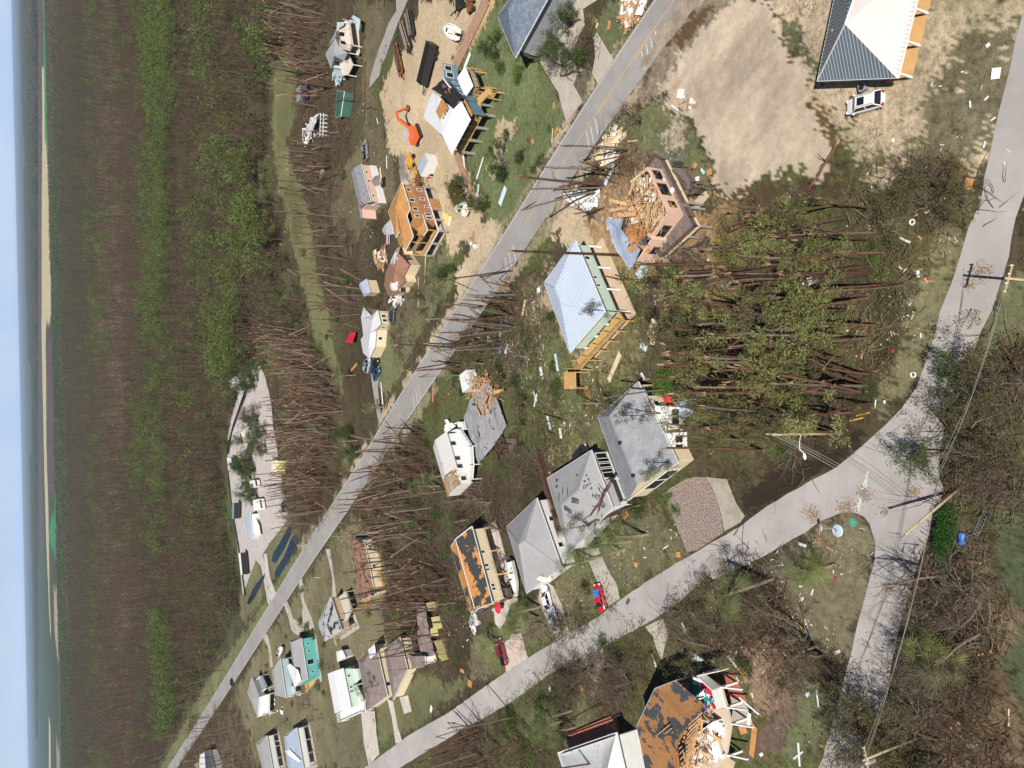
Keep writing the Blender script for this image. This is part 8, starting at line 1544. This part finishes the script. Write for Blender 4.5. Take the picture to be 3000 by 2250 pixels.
tn=thing('white_canister','small white canister with a black band on the sandy apron','canister',at(1394,719),1.1); mb=MB(); mb.tube([(-1,0,.45),(-.9,0,.5),(.9,0,.5),(1,0,.45)],[.3,.5,.5,.3],14); mb.build('tank',WHITE,tn); mb=MB(); mb.tube([(-.3,0,.5),(.0,0,.5)],.52,14); mb.build('band',BLACK,tn)
tp=thing('red_tarp_heap','crumpled red and pale blue tarp beside the deck of the grey shingle house','tarp',at(2000,1190)); 
for nm,m_,pp in (('red_sheet',mat('red tarp',(.5,.02,.04),.5),((-.2,.3),(1.4,1.0),(1.8,2.6),(.2,2.4))),('blue_sheet',mat('pale blue tarp',(.42,.52,.66),.5),((-1.2,-2.4),(1.2,-3.6),(.6,.5),(-.4,2.4),(-2.2,.8)))):
    hh=Hh(); hh.root=tp; crumple(hh,[Vector((x,y,.9)) for x,y in pp],m_,nm,.3,seed=4)
tp=thing('red_tarp','red tarp hanging at the far corner of the cream house','tarp',at(1045,991)); hh=Hh(); hh.root=tp; crumple(hh,[Vector(v) for v in ((-1.5,-2,1.8),(1.5,-2,1.2),(1.8,2,1.2),(-1,2.5,2.4))],mat('red tarp',(.5,.02,.04),.5),'sheet',.3,seed=6); beams(hh,[Vector((-1,-1,0)),Vector((1,-1,0)),Vector((1,1,0)),Vector((-1,1,0))],4,.1,1.2,(1,2),.08,OLDWOOD,'props',.6,3)
# stop line and leaf drifts
for pts in (T(2250,750,[(657,1390),(636,1402),(607,1515),(638,1500)]),T(2250,750,[(610,1560),(592,1560),(563,1662),(598,1662)]),T(1500,0,[(985,0),(1010,0),(960,60)])[:0]):
    if pts: P=wpoly(pts); mb=MB(); mb.quad(*[(x,y,.037) for x,y in P]); tag(mb.build('road_stop_line',WL),kind='structure')
DR=[]
LF=mat('drift of dead leaves',(.24,.15,.085),.95,noise=(3,.4))
for X,Y,r in ((2878,797,1.6),(2845,833,1.0),(2680,1442,1.5),(2534,1450,1.6),(2480,1490,2.2),(2590,1498,.9),(2726,1412,.8),(2380,1505,2.0),(2120,1650,1.6),(2070,1690,1.6),(2600,1720,1.1),(2615,1880,.9)):
    c_=at(X,Y); r*=.7; n_=int(150*r*r); DR.append(np.stack([c_.x+rng.normal(0,r*.42,n_),c_.y+rng.normal(0,r*.5,n_)],-1))
q=np.concatenate(DR); m_=MB(); m_.quad((-.11,-.03,0),(.02,-.07,.02),(.11,.02,.0),(-.02,.07,.03)); gn_scatter('leaf_drifts',[m_.mesh('leaf',LF)],np.stack([q[:,0],q[:,1],q[:,0]*0+.045],-1),.4+.6*rng.random(len(q)),rng.random(len(q))*6.28,np.zeros(len(q)))
# ---------------------------------------------------------------- boards and sheets torn off houses
PLY3=mat('orange board',(.5,.24,.09),.8,noise=(1,.2),rnd=.1); PALE=mat('pale board',(.62,.5,.32),.8,noise=(1,.15)); WB=mat('white board',(.7,.7,.68),.6); YB=mat('bright yellow plank',(.6,.33,.03),.6); GB=mat('pale blue sheet',(.5,.6,.65),.6)
def board(X,Y,l,w_,ang,m,label,group=None,name='torn_board',t=.06):
    c_=at(X,Y); o=thing(name,label,'board',(c_.x,c_.y,.06),0,group); hh=Hh(); hh.root=o; a=math.radians(ang-90); d=Vector((math.cos(a),math.sin(a),0)); n_=Vector((-d.y,d.x,0))
    if w_>.6: crumple(hh,[p+Vector((0,0,.12)) for p in (d*l/2+n_*w_/2,d*l/2*.9-n_*w_/2,-d*l/2-n_*w_/2*.9,-d*l/2*.95+n_*w_/2)],m,'sheet',.05,seed=int(X),t=t)
    else: mb=MB(); mb.bar(-d*l/2+Vector((0,0,.05)),d*l/2+Vector((0,0,.1)),w_,t); mb.build('plank',m,o)
A2=lambda *p:T(2250,0,[p])[0]; A3=lambda *p:T(1500,0,[p])[0]; A4=lambda *p:T(2250,750,[p])[0]; A5=lambda *p:T(1500,750,[p])[0]; A6=lambda *p:T(1500,1500,[p])[0]; A7=lambda *p:T(2250,1500,[p])[0]; A8=lambda *p:T(750,750,[p])[0]; A9=lambda *p:T(750,1500,[p])[0]; A0=lambda *p:T(750,0,[p])[0]
for P_,l,w_,an,m,lab in ((A2(1485,478),2.4,1.9,80,WB,'big white board lying at the street edge'),(A2(1230,1125),3,1.4,10,PLY3,'torn orange board in the brush above the street'),(A2(1310,1195),2.6,2,70,PLY3,'wide orange board nearest the street edge'),(A2(890,1555),3.4,.5,-30,WB,'grey white plank across the brush below the ring'),(A2(815,910),.9,.7,80,WB,'small pale window frame on the dry yard'),(A2(1430,295),.9,.8,20,WB,'small grey panel on the grass up the street'),(A2(545,640),1.2,1.3,-20,OLDWOOD,'brown crate lid at the nose of the white suv'),(A2(120,478),.9,.8,0,PLY3,'single orange board on the sandy lot'),
(A3(1060,700),3.2,.4,-40,WB,'white pipe length beside the sandy lot'),(A3(785,915),3.6,.4,-12,PALE,'long yellow timber near the pink wreck yard'),(A3(1285,1118),1.6,1.5,10,PLY3,'orange board beside the broken concrete pad'),(A3(1240,1110),1.8,.7,-50,GB,'pale blue sheet scrap beside the broken concrete pad'),(A3(1190,1080),1.9,1.2,60,PLY3,'orange board leaning by the lower deck'),(A3(640,1130),6,1.0,50,GB,'long twisted pale blue sheet among the roadside snags'),(A3(820,50),2.4,1.8,80,PLY3,'square orange board at the end of the lumber spill'),(A3(295,845),2,.9,40,PLY3,'orange board on the verge before the main road'),(A3(140,920),1.8,.9,-60,PLY3,'orange board beside a fallen white strip'),(A3(275,685),1.4,.8,80,PLY3,'lone orange board on the green lawn'),(A3(265,880),3.4,.3,80,PALE,'thin pale stud standing out on the verge'),(A3(1208,1160),1.2,1.1,0,WB,'white round tub on the lower deck'),(A3(555,165),1.2,.7,40,PALE,'small pale board on the lawn between the drives'),(A3(635,165),2.2,1.0,80,PLY3,'broken orange boards in the lawn between the drives'),
(A4(620,1025),4.0,.35,14,YB,'bright yellow plank in the muddy ditch'),(A4(580,1058),4.2,.35,13,YB,'second bright yellow plank just below the first'),(A4(700,960),2.2,.15,80,WB,'thin white bent rail by the ditch'),(A4(760,945),.8,.5,90,WB,'small white box by the ditch'),(A4(810,615),.9,.8,0,mat('red cloth',(.5,.03,.04),.8),'red scrap on the wood edge beside the lawn'),(A4(995,515),1.2,.4,88,GB,'grey blue plank on the street lawn'),(A4(977,118),1.5,.7,88,WB,'white board in the dark brush edge'),
(A5(455,800),.1,.1,0,PALE,'') if 0 else (A5(495,890),4.2,2.0,-70,PLY3,'large orange plywood sheet below the timber landing'),(A5(670,720),9.0,1.6,55,PALE,'long pale ply strip lying toward the grey shingle house'),(A5(915,470),4.6,2.4,60,PALE,'broad pale plywood sheet near the wood edge'),(A5(920,545),2.4,1.8,80,PALE,'square pale sheet just below a broader one'),(A5(178,222),1.3,1.4,-80,WB,'white window frame lying behind the blue metal roof house'),(A5(80,335),4.2,.8,65,PALE,'torn pale board strip in the back yard grass'),(A5(155,935),3.6,.5,65,WB,'white plank crossed with another in the back yards'),(A5(152,905),3.4,.4,-55,WB,'white plank lying across its twin'),(A5(195,745),2.6,1.0,-70,WB,'white bent sheet in the littered back yard'),(A5(295,690),4.8,1.0,-75,GB,'long silver sheet strip in the back yard'),(A5(320,1150),2.8,1.0,-80,WB,'white crumpled sheet near the fence end'),(A5(245,1080),4.0,.9,-70,GB,'pale strip by the palm stump in the yard'),(A5(860,590),3,1.6,-30,GB,'pale blue rag of sheet in the wood edge'),(A5(850,100),4.2,2.6,40,GB,'grey crumpled metal sheet beside the bright green sapling'),(A5(850,780),2.6,1.0,-50,WB,'white sheet scraps above the grey shingle roof'),
(A6(1085,275),1.5,1.5,10,PLY3,'orange square board on the lawn by the gravel drive'),(A6(810,340),1.4,1.2,80,PLY3,'orange board in the shrub on the street lawn'),(A6(740,15),2.6,2.0,40,PLY3,'large orange board beside the pale hip roof wall'),(A6(1000,228),2.2,.3,30,WB,'white batten on the lawn below the palm shadow'),(A6(1115,745),2.4,.9,-60,WB,'white pointed panel in the brush across the street'),(A6(1160,935),7,.9,-12,WB,'long white framed panel over the dark shadow'),(A6(1200,945),5,1.8,-15,GB,'pale frame panel stacked by the longer one'),(A6(1430,965),5.5,.6,-35,WB,'white gutter length beside the planting bed'),(A6(1450,925),3,.5,60,WB,'short white board standing off the gutter length'),(A6(1500,1035),2.4,1.7,-20,PLY3,'orange board on the path by the wreck'),(A6(925,960),3.4,.6,-60,WB,'white plank left of the big shadow'),(A6(455,1140),1.8,1.4,-60,PLY3,'orange board on the strip of grass by the gritty drive'),(A6(528,1175),1.8,1.5,-40,PLY3,'second orange board below on the strip of grass'),(A6(1570,1480),9,1.6,80,PLY3,'long orange roof strip leaning beyond the wreck'),(A6(1505,1410),2.6,2,30,PLY3,'orange board heap at the wreck foot'),(A6(1540,1255),7,.5,-18,WB,'long white beam reaching out of the wreck'),(A6(1540,1340),3.4,1.0,80,WB,'white stair piece standing by the wreck'),(A6(1620,1570),1.4,.8,40,WB,'white chair like scrap on the brown bed'),(A6(250,1140),2,1,-70,WB,'white scrap below the road side shadows'),(A6(755,580),2.0,.9,50,OLDWOOD,'dark scrap on the street below the red car'),
(A7(228,212),2.4,.8,-8,WB,'white sheet by the dark palm shadow'),(A7(205,1570),6,.5,-86,WB,'long white beam lying on the lower grass strip'),(A7(200,1575),4.4,.5,45,GB,'pale blue beam crossing the long white one'),(A7(262,1180),1.6,.9,50,GB,'pale triangular scrap on the lower grass strip'),(A7(325,1205),4.2,.35,-80,WB,'thin white batten standing off the lower grass strip'),(A7(795,1535),2.6,1.8,-20,PLY3,'orange board at the edge of the lower road'),(A7(455,905),1.8,.8,30,WB,'white broken bracket on the corner lawn edge'),(A7(212,733),.9,.6,0,mat('orange plastic',(.7,.2,.03),.5),'orange scrap in the small leafless tree'),(A7(442,430),.9,.8,0,mat('red cloth',(.5,.03,.04),.8),'red rag on the corner lawn'),(A7(1565,1330),4,.3,88,PALE,'thin pale stud on the brown ground far down'),
(A8(1520,555),3.4,1.6,-35,WB,'white sheet beside the blue tub in the yard'),(A8(1590,480),5,1.2,75,WB,'long white torn sheet hanging in the yard brush'),(A8(1585,612),1.4,1.3,0,mat('blue pool',(.05,.3,.55),.4),'small blue tub in the yard brush'),(A8(1150,900),4.5,.7,80,PLY3,'orange plank upright in the brown yard'),(A8(820,890),8,.8,-80,WB,'long white sheet strip by the gravel drive'),(A8(640,720),7,.9,20,PLY3,'split orange timber near the palm'),(A8(1055,230),9,.3,85,PALE,'long pale stud lying below the cream torn roof house'),(A8(1100,60),10,.4,80,PALE,'longest pale yellow stud on the grass below the plywood house'),(A8(1630,600),3,1,60,WB,'white scrap near the blue tub') ,
(A9(1340,1028),2.2,1.0,5,PLY3,'orange board on the grass by the fallen pines'),(A9(1390,1110),2.4,1.9,5,PLY3,'larger orange crate board below it'),(A9(1140,1275),2.6,1.2,60,WB,'white boat shaped scraps on the lawn'),(A9(1425,730),6,.7,75,WB,'white splintered gutter beside the stilt house'),(A9(400,425),8,.25,10,PALE,'long thin pole lying on the grass by the loop drive'),
(A0(1375,395),4.6,1.3,40,WB,'white panel thrown against the porch of the blue house'),(A0(1455,1090),6,.5,50,WB,'white gutter lying on the grass below the blue house'),(A0(1350,1040),5,.6,-80,WB,'white strip by the narrow board path'),(A0(790,785),2.6,.4,-60,WB,'white batten on the grass beside the sand'),(A0(850,1050),4,.5,85,WB,'white batten on the grass by the pink house'),(A0(815,1140),6,1.0,-75,PALE,'weathered pale door like board by the pink house'),(A0(1410,1530),2.4,1.0,70,PLY3,'single orange board on the sandy apron'),(A0(1440,1260),5,.7,75,GB,'pale blue strip by the board path'),(A0(1605,1270),5,1.6,50,GB,'curved pale blue sheet in the verge trees')):
    k_=max(.45,min(.8,1150/P_[0]))*(.95 if P_[1]>1000 else 1)
    if lab: board(P_[0],P_[1],l*k_,max(.12,w_*k_),an,m,lab)
def heap(label,poly,n,m,seed,w=.12,L=(1,3.5),z=.7,fl=.3):
    cX=sum(p[0] for p in poly)/len(poly); cY=sum(p[1] for p in poly)/len(poly); o=thing('lumber_heap',label,'heap',at(cX,cY)); hh=Hh(); hh.root=o
    beams(hh,[at(*p)-o.location for p in poly],n,.05,z,L,w,m,'lumber',.08,seed,fl=fl); beams(hh,[at(*p)-o.location for p in poly],n//4,.05,z,(.6,1.6),.4,WB,'white_sheets',.1,seed+1,fl=.1)
heap('spill of orange lumber at the top edge beside the main road',T(1500,0,[(720,0),(860,0),(860,60),(780,150),(750,170),(720,120)]),110,LUMBER,301)
heap('white and blue house scraps under the roadside snapped pines',T(1500,0,[(570,960),(690,820),(720,850),(680,1000),(640,1090),(570,1050)]),70,PALE,303); heap('white litter heap between snapped trunks and the mint house',T(1500,0,[(390,1260),(560,1250),(580,1320),(500,1350),(380,1310)]),46,WB,305)
heap('white and red heap of belongings at the end of the white decked house',T(1250,1180,[(320,390),(400,340),(490,380),(500,430),(380,470),(330,450)],300/1659),40,WB,307,.2,(.5,1.5)); heap('brown splintered heap beside the stilt house ground rails',T(1300,1520,[(460,1430),(520,1400),(520,1659),(440,1659)],260/1348),30,WB,309); heap('splintered boards behind the torn brown and white roof',T(1100,720,[(30,130),(300,60),(330,330),(200,560),(40,450)],180/1493),60,LUMBER,311)
heap('broken boards in the wet grass by the sandy lot',T(1500,0,[(1060,560),(1180,620),(1180,700),(1080,700)]),20,LUMBER,313,.08,(.5,2),.3,.1); heap('grey wreckage against the cottage decks',T(750,1840,[(150,650),(330,700),(300,900),(160,880)],210/740),60,BARKG,315,.07,(1,3),.9,.1); heap('white fragments between the two hip roofed houses and the wood',T(1720,1080,[(900,380),(1000,420),(1150,600),(1060,640)],340/1343),20,PALE,317)
# ---------------------------------------------------------------- each repeat gets a label of its own
_O='first second third fourth fifth sixth seventh eighth ninth tenth eleventh twelfth thirteenth fourteenth fifteenth sixteenth seventeenth eighteenth nineteenth twentieth'.split()
_TN={2:'twenty',3:'thirty',4:'forty',5:'fifty',6:'sixty',7:'seventy',8:'eighty',9:'ninety'}; _TT={2:'twentieth',3:'thirtieth',4:'fortieth',5:'fiftieth',6:'sixtieth',7:'seventieth',8:'eightieth',9:'ninetieth'}
def ordinal(n):
    if n<=20: return _O[n-1]
    return _TT[n//10] if n%10==0 else _TN[n//10]+' '+_O[n%10-1]
gr={}
for o in COL.objects:
    if o.parent is None and o.get('label'): gr.setdefault(o['label'],[]).append(o)
for lab,os_ in gr.items():
    if len(os_)<2: continue
    def key(o):
        l=o.location; p=projpx(np.array([l.x]),np.array([l.y])); return (p[1][0],p[0][0])
    os_.sort(key=key); n=len(os_)
    for i,o in enumerate(os_):
        e='topmost in the photo' if i==0 else 'lowest in the photo' if i==n-1 else ordinal(i+1)+' from the top'
        w=lab.split(); k=16-len(e.split()); o['label']=' '.join(w[:k])+', '+e
        if len(w)>k: print('LONG',lab)
# ---------------------------------------------------------------- air
hz=MB(); hz.box(-100000,100000,-4000,100000,-1.8,H+6)
hm=bpy.data.materials.new('haze air'); hm.use_nodes=True; N=hm.node_tree.nodes; N.remove(N['Principled BSDF']); pv=N.new('ShaderNodeVolumePrincipled')
pv.inputs['Color'].default_value=(.62,.78,1,1); pv.inputs['Density'].default_value=6e-5; pv.inputs['Anisotropy'].default_value=.1
hm.node_tree.links.new(pv.outputs[0],N['Material Output'].inputs['Volume'])
tag(hz.build('haze',hm),kind='stuff')
